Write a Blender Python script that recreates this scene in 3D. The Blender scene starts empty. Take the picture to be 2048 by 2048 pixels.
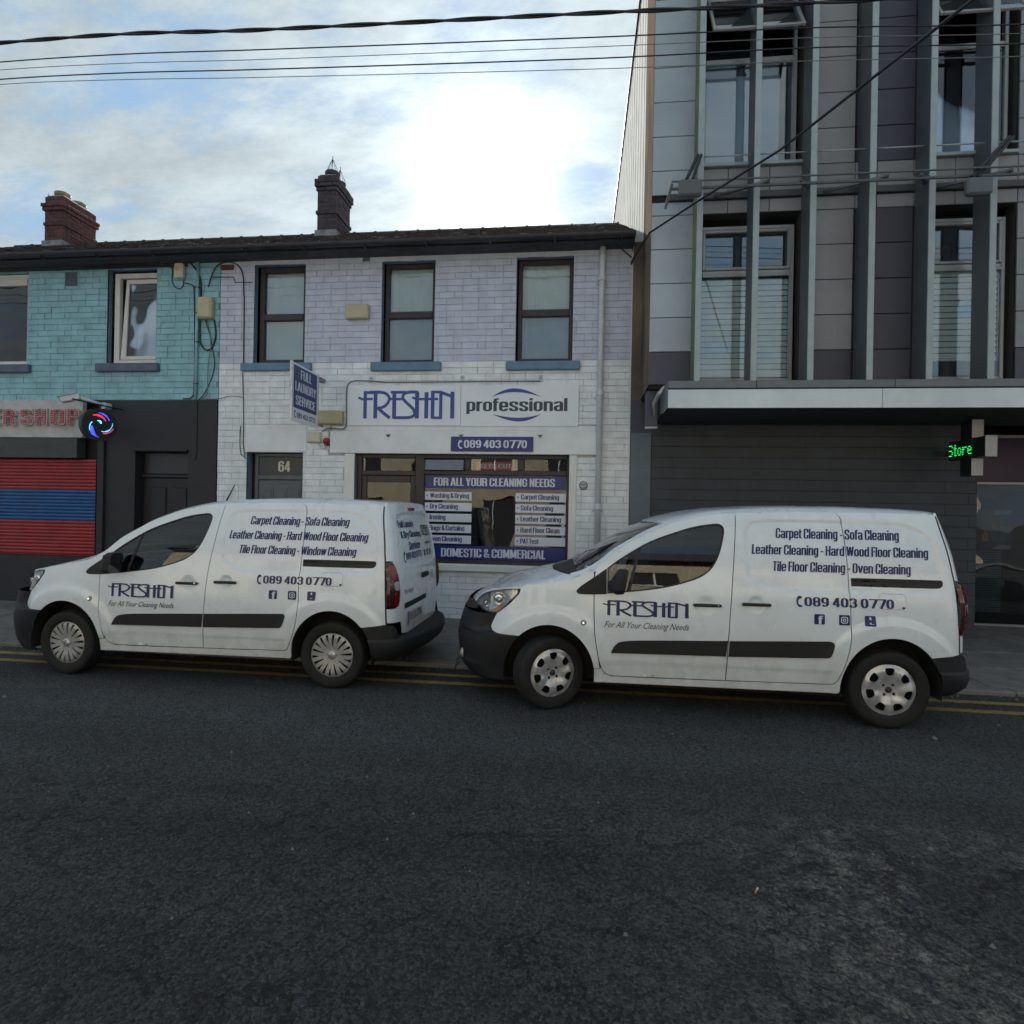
import bpy, bmesh, math, random
import numpy as np
from mathutils import Vector, Matrix, geometry as G
random.seed(7)
rng = np.random.default_rng(7)
SC = bpy.context.scene
C = SC.collection
PI = math.pi

# ------------------------------------------------------------------ camera, sky, sun, exposure
cam_data = bpy.data.cameras.new('camera')
cam = bpy.data.objects.new('camera', cam_data); C.objects.link(cam)
cam_data.sensor_width = 36.0
cam_data.lens = 36.0 * 1157.5 / 2048.0
cam_data.clip_end = 2000
YAW, PITCH, ROLL, CAMH = 0.113558, 0.000397, 0.018697, 1.6886
fw = Vector((-math.sin(YAW) * math.cos(PITCH), math.cos(YAW) * math.cos(PITCH), math.sin(PITCH)))
rt = Vector((math.cos(YAW), math.sin(YAW), 0)); up = rt.cross(fw)
r2 = rt * math.cos(ROLL) + up * math.sin(ROLL); u2 = -rt * math.sin(ROLL) + up * math.cos(ROLL)
cam.matrix_world = Matrix(((r2.x, u2.x, -fw.x, 0), (r2.y, u2.y, -fw.y, 0), (r2.z, u2.z, -fw.z, CAMH), (0, 0, 0, 1)))
SC.camera = cam

SUN = Vector((-0.1396, 0.8515, 0.5053)).normalized()
EL = math.asin(SUN.z); AZ = math.atan2(SUN.x, SUN.y)
SC.view_settings.view_transform = 'Standard'
SC.view_settings.look = 'None'
SC.view_settings.gamma = 1
SC.view_settings.use_curve_mapping = False
SC.view_settings.exposure = 1.52

world = bpy.data.worlds.new('World'); SC.world = world; world.use_nodes = True
nt = world.node_tree; nt.nodes.clear()
def N(t, **kw):
    n = nt.nodes.new(t)
    for k, v in kw.items(): setattr(n, k, v)
    return n
def L(a, b): nt.links.new(a, b)
def vmath(op, a, b=None):
    n = N('ShaderNodeVectorMath', operation=op)
    if isinstance(a, (tuple, Vector)): n.inputs[0].default_value = a
    else: L(a, n.inputs[0])
    if b is not None:
        if isinstance(b, (tuple, Vector)): n.inputs[1].default_value = b
        else: L(b, n.inputs[1])
    return n
def smath(op, a, b=0.0, clamp=False):
    n = N('ShaderNodeMath', operation=op); n.use_clamp = clamp
    for i, v in enumerate((a, b)):
        if isinstance(v, (int, float)): n.inputs[i].default_value = v
        else: L(v, n.inputs[i])
    return n.outputs[0]
out = N('ShaderNodeOutputWorld'); bg = N('ShaderNodeBackground'); bg.inputs[1].default_value = 0.1
sky = N('ShaderNodeTexSky', sky_type='NISHITA'); sky.sun_disc = False
sky.sun_elevation = EL; sky.sun_rotation = AZ
tc = N('ShaderNodeTexCoord')
nrm = vmath('NORMALIZE', tc.outputs['Generated']).outputs[0]
sep = N('ShaderNodeSeparateXYZ'); L(nrm, sep.inputs[0])
zc = smath('ADD', smath('MAXIMUM', sep.outputs[2], 0.0), 0.25)
dv = N('ShaderNodeVectorMath', operation='DIVIDE'); L(nrm, dv.inputs[0])
cmb = N('ShaderNodeCombineXYZ'); L(zc, cmb.inputs[0]); L(zc, cmb.inputs[1]); L(zc, cmb.inputs[2]); L(cmb.outputs[0], dv.inputs[1])
mp = N('ShaderNodeMapping'); L(dv.outputs[0], mp.inputs[0]); mp.inputs['Rotation'].default_value = (0, 0, math.radians(32)); mp.inputs['Scale'].default_value = (0.75, 1.5, 1.0); mp.inputs['Location'].default_value = (3.1, 1.7, 0.4)
n1 = N('ShaderNodeTexNoise'); n1.inputs['Scale'].default_value = 2.7; n1.inputs['Detail'].default_value = 9; n1.inputs['Roughness'].default_value = 0.62; n1.inputs['Distortion'].default_value = 0.2; L(mp.outputs[0], n1.inputs['Vector'])
n2 = N('ShaderNodeTexNoise'); n2.inputs['Scale'].default_value = 6.5; n2.inputs['Detail'].default_value = 8; n2.inputs['Roughness'].default_value = 0.66; L(mp.outputs[0], n2.inputs['Vector'])
cov = N('ShaderNodeMapRange'); cov.interpolation_type = 'SMOOTHSTEP'; cov.inputs['From Min'].default_value = 0.375; cov.inputs['From Max'].default_value = 0.53
L(smath('ADD', smath('MULTIPLY', n1.outputs[0], 0.70), smath('MULTIPLY', n2.outputs[0], 0.30)), cov.inputs['Value'])
dt = vmath('DOT_PRODUCT', nrm, tuple(SUN)).outputs['Value']
dtc = smath('MAXIMUM', dt, 0.0)
g1 = smath('ADD', smath('MULTIPLY', smath('POWER', dtc, 1100.0), 40.0), smath('MULTIPLY', smath('POWER', dtc, 300.0), 4.0))
g2 = smath('MULTIPLY', smath('POWER', dtc, 60.0), 1.15)
g3 = smath('MULTIPLY', smath('POWER', dtc, 9.0), 0.85)
shade = N('ShaderNodeMapRange'); L(n2.outputs[0], shade.inputs['Value']); shade.inputs['From Min'].default_value = 0.3; shade.inputs['From Max'].default_value = 0.7; shade.inputs['To Min'].default_value = 0.80; shade.inputs['To Max'].default_value = 1.20
cb = smath('MULTIPLY', smath('ADD', smath('ADD', g3, 1.95), g2), shade.outputs[0])
cloud = vmath('SCALE', (0.86, 1.0, 1.06)); L(cb, cloud.inputs['Scale'])
glow = vmath('SCALE', (1.0, 0.985, 0.93)); L(smath('ADD', g1, smath('MULTIPLY', g2, 0.35)), glow.inputs['Scale'])
skyb = vmath('SCALE', sky.outputs[0]); skyb.inputs['Scale'].default_value = 1.0
blue = vmath('ADD', vmath('SCALE', sky.outputs[0]).outputs[0], (1.05, 1.70, 2.45)); blue.inputs[0].links[0].from_node.inputs['Scale'].default_value = 0.05
mx = N('ShaderNodeMix', data_type='RGBA'); L(cov.outputs[0], mx.inputs['Factor']); L(blue.outputs[0], mx.inputs['A']); L(cloud.outputs[0], mx.inputs['B'])
fin = vmath('ADD', mx.outputs['Result'], glow.outputs[0])
L(fin.outputs[0], bg.inputs[0]); L(bg.outputs[0], out.inputs[0])

sl = bpy.data.lights.new('sun', 'SUN'); sl.energy = 5.0; sl.angle = math.radians(0.53); sl.color = (1.0, 0.96, 0.90)
so = bpy.data.objects.new('sun', sl); C.objects.link(so)
so.rotation_euler = SUN.to_track_quat('Z', 'Y').to_euler(); so.location = (0, 0, 30)

# ------------------------------------------------------------------ materials
MAT = {}
def mat(name, col, rough=0.6, metal=0.0, var=0.08, vscale=6.0, bump=0.0, bscale=60.0, coat=0.0, spec=0.5, dirt=None, rand=0.0, emit=0.0, col2=None, aniso=None):
    m = bpy.data.materials.new(name); m.use_nodes = True; t = m.node_tree; b = t.nodes['Principled BSDF']
    ln = t.links.new; nn = t.nodes.new
    b.inputs['Roughness'].default_value = rough; b.inputs['Metallic'].default_value = metal
    b.inputs['Coat Weight'].default_value = coat; b.inputs['Coat Roughness'].default_value = 0.06
    b.inputs['Specular IOR Level'].default_value = spec
    tcn = nn('ShaderNodeTexCoord'); geo = nn('ShaderNodeNewGeometry')
    vec = geo.outputs['Position']
    no = nn('ShaderNodeTexNoise'); no.inputs['Scale'].default_value = vscale; no.inputs['Detail'].default_value = 6; no.inputs['Roughness'].default_value = 0.62
    if aniso:
        mpn = nn('ShaderNodeMapping'); mpn.inputs['Scale'].default_value = aniso; ln(vec, mpn.inputs[0]); ln(mpn.outputs[0], no.inputs['Vector'])
    else: ln(vec, no.inputs['Vector'])
    c = Vector(col[:3]); d = Vector(col2[:3]) if col2 else c * (1 - 2.2 * var)
    e = c if col2 else c * (1 + 1.2 * var)
    mr = nn('ShaderNodeMapRange'); mr.inputs['From Min'].default_value = 0.33; mr.inputs['From Max'].default_value = 0.67; ln(no.outputs[0], mr.inputs['Value'])
    mix = nn('ShaderNodeMix'); mix.data_type = 'RGBA'
    ln(mr.outputs[0], mix.inputs['Factor']); mix.inputs['A'].default_value = (*d, 1); mix.inputs['B'].default_value = (*e, 1)
    o = mix.outputs['Result']
    if rand:
        oi = nn('ShaderNodeObjectInfo'); m2 = nn('ShaderNodeMapRange'); ln(oi.outputs['Random'], m2.inputs['Value']); m2.inputs['To Min'].default_value = 1 - rand; m2.inputs['To Max'].default_value = 1 + rand * .6
        vs = nn('ShaderNodeVectorMath'); vs.operation = 'SCALE'; ln(o, vs.inputs[0]); ln(m2.outputs[0], vs.inputs['Scale']); o = vs.outputs[0]
    if dirt:   # (colour, noise scale, threshold lo, hi, amount) grime in irregular patches
        dc, dsc, lo, hi, am = dirt
        n3 = nn('ShaderNodeTexNoise'); n3.inputs['Scale'].default_value = dsc; n3.inputs['Detail'].default_value = 9; n3.inputs['Roughness'].default_value = 0.7; ln(vec, n3.inputs['Vector'])
        r3 = nn('ShaderNodeMapRange'); r3.inputs['From Min'].default_value = lo; r3.inputs['From Max'].default_value = hi; r3.inputs['To Max'].default_value = am; ln(n3.outputs[0], r3.inputs['Value'])
        m3 = nn('ShaderNodeMix'); m3.data_type = 'RGBA'; ln(r3.outputs[0], m3.inputs['Factor']); ln(o, m3.inputs['A']); m3.inputs['B'].default_value = (*dc, 1); o = m3.outputs['Result']
    ln(o, b.inputs['Base Color'])
    rr = nn('ShaderNodeMapRange'); ln(no.outputs[0], rr.inputs['Value']); rr.inputs['To Min'].default_value = max(0, rough - .08); rr.inputs['To Max'].default_value = min(1, rough + .08); ln(rr.outputs[0], b.inputs['Roughness'])
    if bump:
        nb = nn('ShaderNodeTexNoise'); nb.inputs['Scale'].default_value = bscale; nb.inputs['Detail'].default_value = 5; ln(vec, nb.inputs['Vector'])
        bp = nn('ShaderNodeBump'); bp.inputs['Strength'].default_value = min(1, bump); bp.inputs['Distance'].default_value = 0.004; ln(nb.outputs[0], bp.inputs['Height']); ln(bp.outputs[0], b.inputs['Normal'])
    if emit:
        b.inputs['Emission Color'].default_value = (*c, 1); b.inputs['Emission Strength'].default_value = emit
    MAT[name] = m
    return m
def glass(name, tint=(.6, .65, .66), rough=0.0, ior=1.5, refl=None, wav=0.0, k=1.6):
    m = bpy.data.materials.new(name); m.use_nodes = True; t = m.node_tree; t.nodes.clear(); nn = t.nodes.new; ln = t.links.new
    o = nn('ShaderNodeOutputMaterial'); tr = nn('ShaderNodeBsdfTransparent'); tr.inputs[0].default_value = (*tint, 1)
    g = nn('ShaderNodeBsdfGlossy'); g.inputs['Roughness'].default_value = rough; g.inputs[0].default_value = (.95, .97, 1, 1)
    f = nn('ShaderNodeFresnel'); f.inputs[0].default_value = ior
    sc = nn('ShaderNodeMath'); sc.operation = 'MULTIPLY_ADD'; sc.inputs[1].default_value = k; sc.inputs[2].default_value = refl or 0.0; sc.use_clamp = True; ln(f.outputs[0], sc.inputs[0])
    mx = nn('ShaderNodeMixShader'); ln(sc.outputs[0], mx.inputs[0]); ln(tr.outputs[0], mx.inputs[1]); ln(g.outputs[0], mx.inputs[2]); ln(mx.outputs[0], o.inputs[0])
    if wav:
        geo = nn('ShaderNodeNewGeometry'); nb = nn('ShaderNodeTexNoise'); nb.inputs['Scale'].default_value = 1.7; nb.inputs['Detail'].default_value = 1; ln(geo.outputs['Position'], nb.inputs['Vector'])
        bp = nn('ShaderNodeBump'); bp.inputs['Strength'].default_value = wav; bp.inputs['Distance'].default_value = 0.02; ln(nb.outputs[0], bp.inputs['Height']); ln(bp.outputs[0], g.inputs['Normal'])
    MAT[name] = m
    return m

GRIME = (.10, .085, .065)
mat('white_brick', (.78, .83, .88), .55, var=.07, vscale=5, bump=.6, bscale=38, rand=.03, dirt=(GRIME, 7, .60, .85, .55))
mat('lavender_brick', (.53, .58, .72), .6, var=.06, vscale=5, bump=.5, bscale=45, rand=.05, dirt=(GRIME, 7, .62, .9, .4))
mat('teal_brick', (.27, .50, .58), .6, var=.09, vscale=4, bump=.5, bscale=45, rand=.07, dirt=((.06, .08, .08), 6, .56, .85, .55))
mat('white_mortar', (.62, .64, .67), .9, col2=(.30, .30, .31), vscale=3.2)
mat('lavender_mortar', (.44, .48, .60), .9, col2=(.28, .30, .37), vscale=3.2)
mat('teal_mortar', (.18, .35, .40), .9, col2=(.09, .15, .17), vscale=3)
mat('white_render', (.76, .80, .84), .6, var=.05, vscale=2.5, bump=.4, bscale=30, dirt=(GRIME, 5, .60, .9, .45))
mat('trim_white', (.74, .76, .76), .45, var=.05, vscale=3, dirt=(GRIME, 6, .6, .9, .35))
mat('sign_white', (.74, .80, .88), .3, var=.02, vscale=1.5, coat=.2)
mat('sill_blue', (.12, .22, .34), .5, var=.08, vscale=5, bump=.3, dirt=(GRIME, 9, .6, .8, .4))
mat('reveal_blue', (.16, .25, .34), .6, var=.06, bump=.3)
mat('sill_slate', (.10, .13, .19), .6, var=.1, bump=.4, dirt=(GRIME, 9, .55, .8, .5))
mat('brown_frame', (.035, .024, .028), .45, var=.15, vscale=9)
mat('black_paint', (.022, .021, .027), .6, var=.12, vscale=3, bump=.6, bscale=40, dirt=((.05, .055, .06), 5, .6, .85, .3))
mat('black_wood', (.014, .014, .018), .5, var=.15)
mat('barber_board', (.50, .48, .50), .5, var=.06, dirt=(GRIME, 5, .5, .85, .55))
mat('barber_red', (.42, .035, .05), .45, var=.2, vscale=30)
mat('led_bulb_white', (.62, .55, .55), .3)
mat('shutter_red', (.30, .022, .024), .45, var=.1, vscale=4, dirt=(GRIME, 6, .55, .85, .4))
mat('shutter_blue', (.010, .085, .26), .45, var=.1, vscale=4, dirt=(GRIME, 6, .55, .85, .35))
mat('shutter_box_green', (.055, .062, .062), .6, var=.12)
mat('roof_slate', (.055, .046, .048), .8, var=.25, vscale=9, bump=.8, dirt=((.40, .38, .33), 7, .55, .68, .8))
mat('gutter_black', (.028, .030, .042), .4, var=.15)
mat('soffit_dark', (.055, .06, .078), .7, var=.2)
mat('chimney_brick', (.16, .055, .05), .85, col2=(.07, .035, .04), vscale=12, bump=.8, rand=.25)
mat('chimney_brick_dark', (.075, .06, .075), .85, col2=(.045, .04, .055), vscale=12, bump=.8, rand=.25)
mat('chimney_mortar', (.08, .06, .06), .95, var=.2)
mat('flaunching', (.25, .26, .27), .9, var=.2, bump=.6)
mat('pot_buff', (.30, .255, .17), .8, var=.12, bump=.4)
mat('wire_dark', (.012, .012, .02), .5)
mat('cable_grey', (.16, .17, .18), .5)
mat('cable_black', (.016, .017, .022), .5)
mat('cable_red', (.10, .02, .03), .6)
mat('pvc_white', (.58, .62, .68), .35, var=.05, dirt=(GRIME, 8, .6, .85, .4))
mat('beige_box', (.50, .44, .29), .5, var=.06)
mat('cream_box', (.58, .56, .47), .5, var=.05)
mat('alarm_red', (.30, .02, .03), .4)
mat('upvc', (.66, .64, .62), .35, var=.04)
mat('curtain_pale', (.78, .84, .86), .8, var=.05, vscale=2)
mat('curtain_blue', (.46, .55, .70), .8, var=.05, vscale=2)
mat('interior_dark', (.03, .028, .03), .9)
mat('interior_grey', (.10, .11, .12), .9)
mat('navy_print', (.004, .012, .11), .35, var=.03)
mat('banner_blue', (.008, .024, .17), .35, var=.03)
mat('arc_blue', (.030, .065, .30), .35, var=.03)
mat('charcoal_print', (.035, .055, .085), .35)
mat('letter_white', (.62, .66, .76), .4)
mat('strip_white', (.66, .70, .80), .4, var=.03)
mat('keys_red', (.62, .05, .04), .4)
mat('door_grey', (.10, .115, .14), .45, var=.08)
mat('fanlight_dark', (.035, .036, .045), .35)
mat('number_cream', (.60, .58, .48), .4)
mat('panel_greyblue', (.40, .475, .55), .55, var=.05, vscale=1.2, bump=.15, bscale=120, rand=.06, dirt=((.09, .09, .09), 3, .58, .9, .4))
mat('panel_brown', (.28, .29, .32), .6, var=.07, vscale=1.5, bump=.25, bscale=160, rand=.07, dirt=((.08, .075, .07), 3, .58, .9, .4))
mat('panel_purple', (.065, .065, .095), .5, var=.06, vscale=1.5, rand=.06)
mat('clad_back', (.02, .021, .024), .9)
mat('fin_grey', (.105, .125, .145), .5, var=.08, vscale=2, dirt=((.05, .06, .035), 2.5, .6, .9, .5))
mat('fin_moss', (.16, .20, .12), .7, var=.15, vscale=3)
mat('fin_edge', (.34, .41, .43), .4, metal=.1, var=.05)
mat('canopy_fascia', (.62, .70, .76), .45, var=.06, vscale=1.3, dirt=((.25, .25, .2), 3, .55, .9, .35))
mat('canopy_cap', (.14, .165, .195), .5, var=.06)
mat('canopy_soffit', (.045, .05, .055), .7, var=.08)
mat('dark_tile', (.036, .048, .066), .55, var=.12, vscale=3, bump=.3, bscale=90, rand=.02)
mat('dark_joint', (.028, .037, .050), .9)
mat('steel_frame', (.14, .16, .175), .4, metal=.5, var=.06)
mat('alu_frame', (.33, .34, .36), .35, metal=.3, var=.04)
mat('bronze_frame', (.07, .07, .068), .45, var=.08)
mat('blind_white', (.80, .84, .86), .6, var=.04)
mat('cream_cladding', (.72, .72, .68), .95, spec=.0, var=.05, vscale=2, dirt=((.30, .24, .14), 2.2, .52, .85, .4))
mat('tan_stain', (.26, .20, .14), .95, spec=.0, col2=(.09, .08, .09), vscale=1.6, aniso=(1, 1, .35))
mat('grey_door', (.10, .14, .175), .45, var=.05)
mat('shop_purple', (.045, .018, .075), .4, var=.06)
mat('poster_a', (.10, .08, .28), .4)
mat('poster_skin', (.42, .20, .13), .5)
mat('poster_teal', (.03, .26, .27), .5)
mat('poster_pale', (.45, .42, .62), .5)
mat('poster_green', (.07, .14, .07), .5)
mat('cross_black', (.015, .018, .018), .4)
mat('cross_white', (.42, .42, .43), .45)
mat('led_green', (.02, .9, .16), .4, emit=.55)
mat('led_red', (1.0, .03, .05), .4, emit=.8)
mat('led_blue', (.04, .06, 1.0), .4, emit=1.5)
mat('led_cyan', (.05, .45, 1.0), .4, emit=1.4)
mat('paving', (.16, .155, .152), .85, var=.14, vscale=5, bump=.6, bscale=80, rand=.12, dirt=((.06, .058, .055), 4, .5, .8, .5))
mat('kerb_stone', (.17, .165, .16), .85, var=.14, vscale=6, bump=.6, bscale=60, rand=.15, dirt=((.06, .058, .055), 6, .5, .8, .5))
mat('paving_bed', (.05, .05, .05), .95)
mat('yellow_line', (.34, .23, .055), .8, col2=(.16, .125, .05), vscale=14, bump=.6, bscale=150, dirt=((.045, .047, .05), 24, .52, .64, .75))
mat('van_black', (.008, .009, .013), .62, var=.12, vscale=12, bump=.3, bscale=400, dirt=((.035, .034, .032), 5, .55, .9, .35))
mat('van_rubber', (.012, .012, .014), .55)
mat('tyre', (.010, .010, .011), .8, var=.2, vscale=12, bump=.3, bscale=120, dirt=((.035, .033, .03), 6, .55, .9, .3))
mat('van_inner', (.008, .008, .009), .9)
mat('underbody', (.015, .014, .013), .9)
mat('cover_silver', (.56, .57, .59), .33, metal=.55, var=.08, vscale=25, dirt=((.10, .09, .08), 10, .5, .9, .45))
mat('cover_grey', (.42, .42, .42), .42, metal=.4, var=.08, vscale=25, dirt=((.09, .08, .07), 10, .45, .85, .5))
mat('mirror_dark', (.10, .10, .11), .08, metal=.8)
mat('chrome', (.75, .77, .80), .10, metal=1, var=.02)
mat('lamp_amber', (.8, .35, .06), .2)
mat('reflector_silver', (.74, .76, .80), .28, metal=.45, var=.05, vscale=30)
mat('lamp_red', (.20, .012, .016), .18, coat=.6, var=.2, vscale=14)
mat('lamp_dark_red', (.055, .008, .012), .15, coat=.6)
mat('lamp_clear', (.34, .33, .33), .25, coat=.5)
mat('plate_white', (.55, .57, .60), .4)
mat('plate_blue', (.02, .07, .32), .4)
mat('print_black', (.012, .012, .014), .5)
mat('seat_cloth', (.035, .038, .042), .9, bump=.4)
mat('dash_plastic', (.022, .024, .027), .6)
mat('tax_disc', (.10, .35, .38), .5); mat('tax_disc_yellow', (.45, .42, .06), .5)
mat('opposite_yellow', (.44, .375, .255), .8, var=.06, vscale=1.2, bump=.2)
mat('opposite_slate', (.05, .05, .055), .8, var=.2)
mat('butt_paper', (.6, .55, .48), .8); mat('butt_tip', (.5, .22, .04), .8)
glass('window_glass', (.84, .88, .89), wav=.25)
glass('shop_glass', (.62, .64, .64), wav=.3, k=1.0)
glass('van_glass', (.42, .47, .46), refl=.02, k=1.15)
glass('lamp_lens', (.86, .88, .90))
glass('modern_glass', (.86, .91, .93), refl=.05, wav=.04)

def paint_mat(name):
    m = mat(name, (.72, .79, .86), .28, var=.02, vscale=3, coat=.8, dirt=((.50, .49, .46), 5, .55, .98, .2))
    t = m.node_tree; b = t.nodes['Principled BSDF']; ln = t.links.new; nn = t.nodes.new
    src = b.inputs['Base Color'].links[0].from_socket
    tcn = nn('ShaderNodeTexCoord'); g = nn('ShaderNodeNewGeometry'); s = nn('ShaderNodeSeparateXYZ'); ln(g.outputs['Position'], s.inputs[0])
    no = nn('ShaderNodeTexNoise'); no.inputs['Scale'].default_value = 3.5; no.inputs['Detail'].default_value = 9; no.inputs['Roughness'].default_value = .72; ln(g.outputs['Position'], no.inputs['Vector'])
    # road spray thrown up from the wheels along the lower body
    h = nn('ShaderNodeMapRange'); h.inputs['From Min'].default_value = .95; h.inputs['From Max'].default_value = .25; ln(s.outputs[2], h.inputs['Value'])
    a = nn('ShaderNodeMath'); a.operation = 'MULTIPLY'; ln(h.outputs[0], a.inputs[0]); ln(no.outputs[0], a.inputs[1])
    r = nn('ShaderNodeMapRange'); r.inputs['From Min'].default_value = .12; r.inputs['From Max'].default_value = .62; r.inputs['To Max'].default_value = .62; ln(a.outputs[0], r.inputs['Value'])
    mx = nn('ShaderNodeMix'); mx.data_type = 'RGBA'; ln(r.outputs[0], mx.inputs['Factor']); ln(src, mx.inputs['A']); mx.inputs['B'].default_value = (.42, .395, .35, 1)
    ln(mx.outputs['Result'], b.inputs['Base Color'])
    return m
paint_mat('van_white')

def asphalt():
    m = bpy.data.materials.new('asphalt'); m.use_nodes = True; t = m.node_tree; b = t.nodes['Principled BSDF']; nn = t.nodes.new; ln = t.links.new
    g = nn('ShaderNodeNewGeometry'); P = g.outputs['Position']
    def noise(s, d=5, r=.6, dist=0, vec=P):
        n = nn('ShaderNodeTexNoise'); n.inputs['Scale'].default_value = s; n.inputs['Detail'].default_value = d; n.inputs['Roughness'].default_value = r; n.inputs['Distortion'].default_value = dist; ln(vec, n.inputs['Vector']); return n.outputs[0]
    def mrr(v, a, c, x=0., y=1., smooth=False):
        n = nn('ShaderNodeMapRange'); n.inputs['From Min'].default_value = a; n.inputs['From Max'].default_value = c; n.inputs['To Min'].default_value = x; n.inputs['To Max'].default_value = y; ln(v, n.inputs['Value'])
        if smooth: n.interpolation_type = 'SMOOTHSTEP'
        return n.outputs[0]
    def mul(a, c, op='MULTIPLY'):
        n = nn('ShaderNodeMath'); n.operation = op
        for i, v in enumerate((a, c)):
            if isinstance(v, (int, float)): n.inputs[i].default_value = v
            else: ln(v, n.inputs[i])
        return n.outputs[0]
    def mixc(f, a, c):
        n = nn('ShaderNodeMix'); n.data_type = 'RGBA'
        for k, v in (('Factor', f), ('A', a), ('B', c)):
            if isinstance(v, tuple): n.inputs[k].default_value = (*v, 1)
            elif isinstance(v, float): n.inputs[k].default_value = v
            else: ln(v, n.inputs[k])
        return n.outputs['Result']
    sx = nn('ShaderNodeSeparateXYZ'); ln(P, sx.inputs[0]); X, Y = sx.outputs[0], sx.outputs[1]
    big = noise(.55, 4, .6); mid = noise(2.6, 6, .65); fine = noise(55, 4, .75); grit = noise(170, 2, .8)
    col = mixc(mrr(big, .35, .65), (.031, .035, .040), (.042, .047, .053))
    col = mixc(mrr(mid, .35, .7, 0, .35), col, (.024, .025, .028))
    col = mixc(mrr(fine, .45, .72, 0, .55), col, (.075, .076, .080))
    # exposed stone in the binder: every grain its own shade
    def grains(scale, lo, hi):
        v = nn('ShaderNodeTexVoronoi'); v.inputs['Scale'].default_value = scale; ln(P, v.inputs['Vector'])
        s_ = nn('ShaderNodeSeparateColor'); ln(v.outputs['Color'], s_.inputs[0]); return mrr(s_.outputs[1], 0, 1, lo, hi), v.outputs['Distance']
    ga, gd = grains(75, .45, 1.65); gb, gd2 = grains(190, .65, 1.4)
    gv = nn('ShaderNodeVectorMath'); gv.operation = 'SCALE'; ln(col, gv.inputs[0]); ln(mul(ga, gb), gv.inputs['Scale']); col = gv.outputs[0]
    # wheel-polished lanes running along the street
    lm_ = nn('ShaderNodeMapping'); lm_.inputs['Scale'].default_value = (.12, 1.5, 1); ln(P, lm_.inputs[0])
    lane = mrr(noise(1.0, 4, .55, 0, lm_.outputs[0]), .38, .62, .84, 1.18)
    gv2 = nn('ShaderNodeVectorMath'); gv2.operation = 'SCALE'; ln(col, gv2.inputs[0]); ln(lane, gv2.inputs['Scale']); col = gv2.outputs[0]
    # pale chippings
    vo = nn('ShaderNodeTexVoronoi'); vo.inputs['Scale'].default_value = 46; ln(P, vo.inputs['Vector'])
    sepc = nn('ShaderNodeSeparateColor'); ln(vo.outputs['Color'], sepc.inputs[0])
    chip = mul(mrr(vo.outputs['Distance'], .16, .05), mrr(sepc.outputs[0], .955, .985))
    col = mixc(chip, col, (.26, .25, .23))
    # the older, cracked half of the road nearer the camera, with dust worn into it to the right
    wob = mul(noise(1.3, 5, .6), .9)
    line = mul(mul(X, .02), mul(Y, wob, 'ADD'), 'SUBTRACT')
    old = mrr(line, -4.0, -3.6, 0, 1, True)
    right = mrr(X, -.1, 1.5, 0, 1, True)
    band = mrr(noise(1.3, 8, .75, .15), .40, .54)
    streak = mrr(noise(9, 10, .85, .15), .46, .60)
    dust = mul(mul(mul(mul(old, right), band), mul(streak, 1.0)), mul(mrr(ga, .6, 1.5), mrr(fine, .38, .6), 'MAXIMUM'))
    col = mixc(dust, col, (.26, .25, .225))
    dust2 = mul(mul(old, mrr(noise(2.1, 8, .75, .5), .55, .72)), mrr(noise(16, 6, .8), .5, .68, 0, .30))
    col = mixc(dust2, col, (.16, .155, .14))
    od = nn('ShaderNodeVectorMath'); od.operation = 'SCALE'; ln(col, od.inputs[0]); ln(mrr(old, 0, 1, 1.05, .80), od.inputs['Scale']); col = od.outputs[0]
    # cracks
    cv = nn('ShaderNodeVectorMath'); cv.operation = 'ADD'; wn = nn('ShaderNodeTexNoise'); wn.inputs['Scale'].default_value = 3.2; wn.inputs['Detail'].default_value = 8; wn.inputs['Roughness'].default_value = .72; ln(P, wn.inputs['Vector'])
    ws = nn('ShaderNodeVectorMath'); ws.operation = 'SCALE'; ws.inputs['Scale'].default_value = .42; ln(wn.outputs['Color'], ws.inputs[0]); ln(P, cv.inputs[0]); ln(ws.outputs[0], cv.inputs[1])
    def cracks(scale, w):
        v = nn('ShaderNodeTexVoronoi'); v.feature = 'DISTANCE_TO_EDGE'; v.inputs['Scale'].default_value = scale; ln(cv.outputs[0], v.inputs['Vector'])
        return mrr(v.outputs['Distance'], w, 0)
    cr = mul(mul(cracks(1.9, .012), mrr(noise(1.7, 4, .6), .40, .52)), old)
    cr2 = mul(mul(cracks(6.5, .022), mrr(noise(1.2, 4, .6), .45, .58)), old)
    # one long crack running from the back wheel toward the right
    d = mul(mul(mul(X, 1.05), mul(Y, 1.0), 'ADD'), mul(noise(4, 6, .7), .28), 'ADD')
    longc = mul(mrr(mul(mul(d, 8.63, 'SUBTRACT'), 0, 'ADD'), 0, .016), 1.0)
    la = nn('ShaderNodeMath'); la.operation = 'ABSOLUTE'; ln(mul(d, 8.75, 'SUBTRACT'), la.inputs[0])
    longc = mul(mrr(la.outputs[0], .014, 0), mul(mrr(X, 3.2, 3.5), mrr(X, 8, 7)))
    crk = mul(mul(cr, mul(cr2, .7), 'MAXIMUM'), longc, 'MAXIMUM')
    col = mixc(mul(crk, .62), col, (.009, .009, .010))
    ln(col, b.inputs['Base Color'])
    b.inputs['Roughness'].default_value = .88; b.inputs['Specular IOR Level'].default_value = .35
    hgt = mul(mul(mul(mul(fine, .6), mul(grit, .45), 'ADD'), mul(mid, 1.6), 'ADD'), mul(mul(gd, -1.1), mul(ga, .35), 'ADD'), 'ADD')
    hgt = mul(hgt, mul(crk, -2.6), 'ADD')
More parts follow.
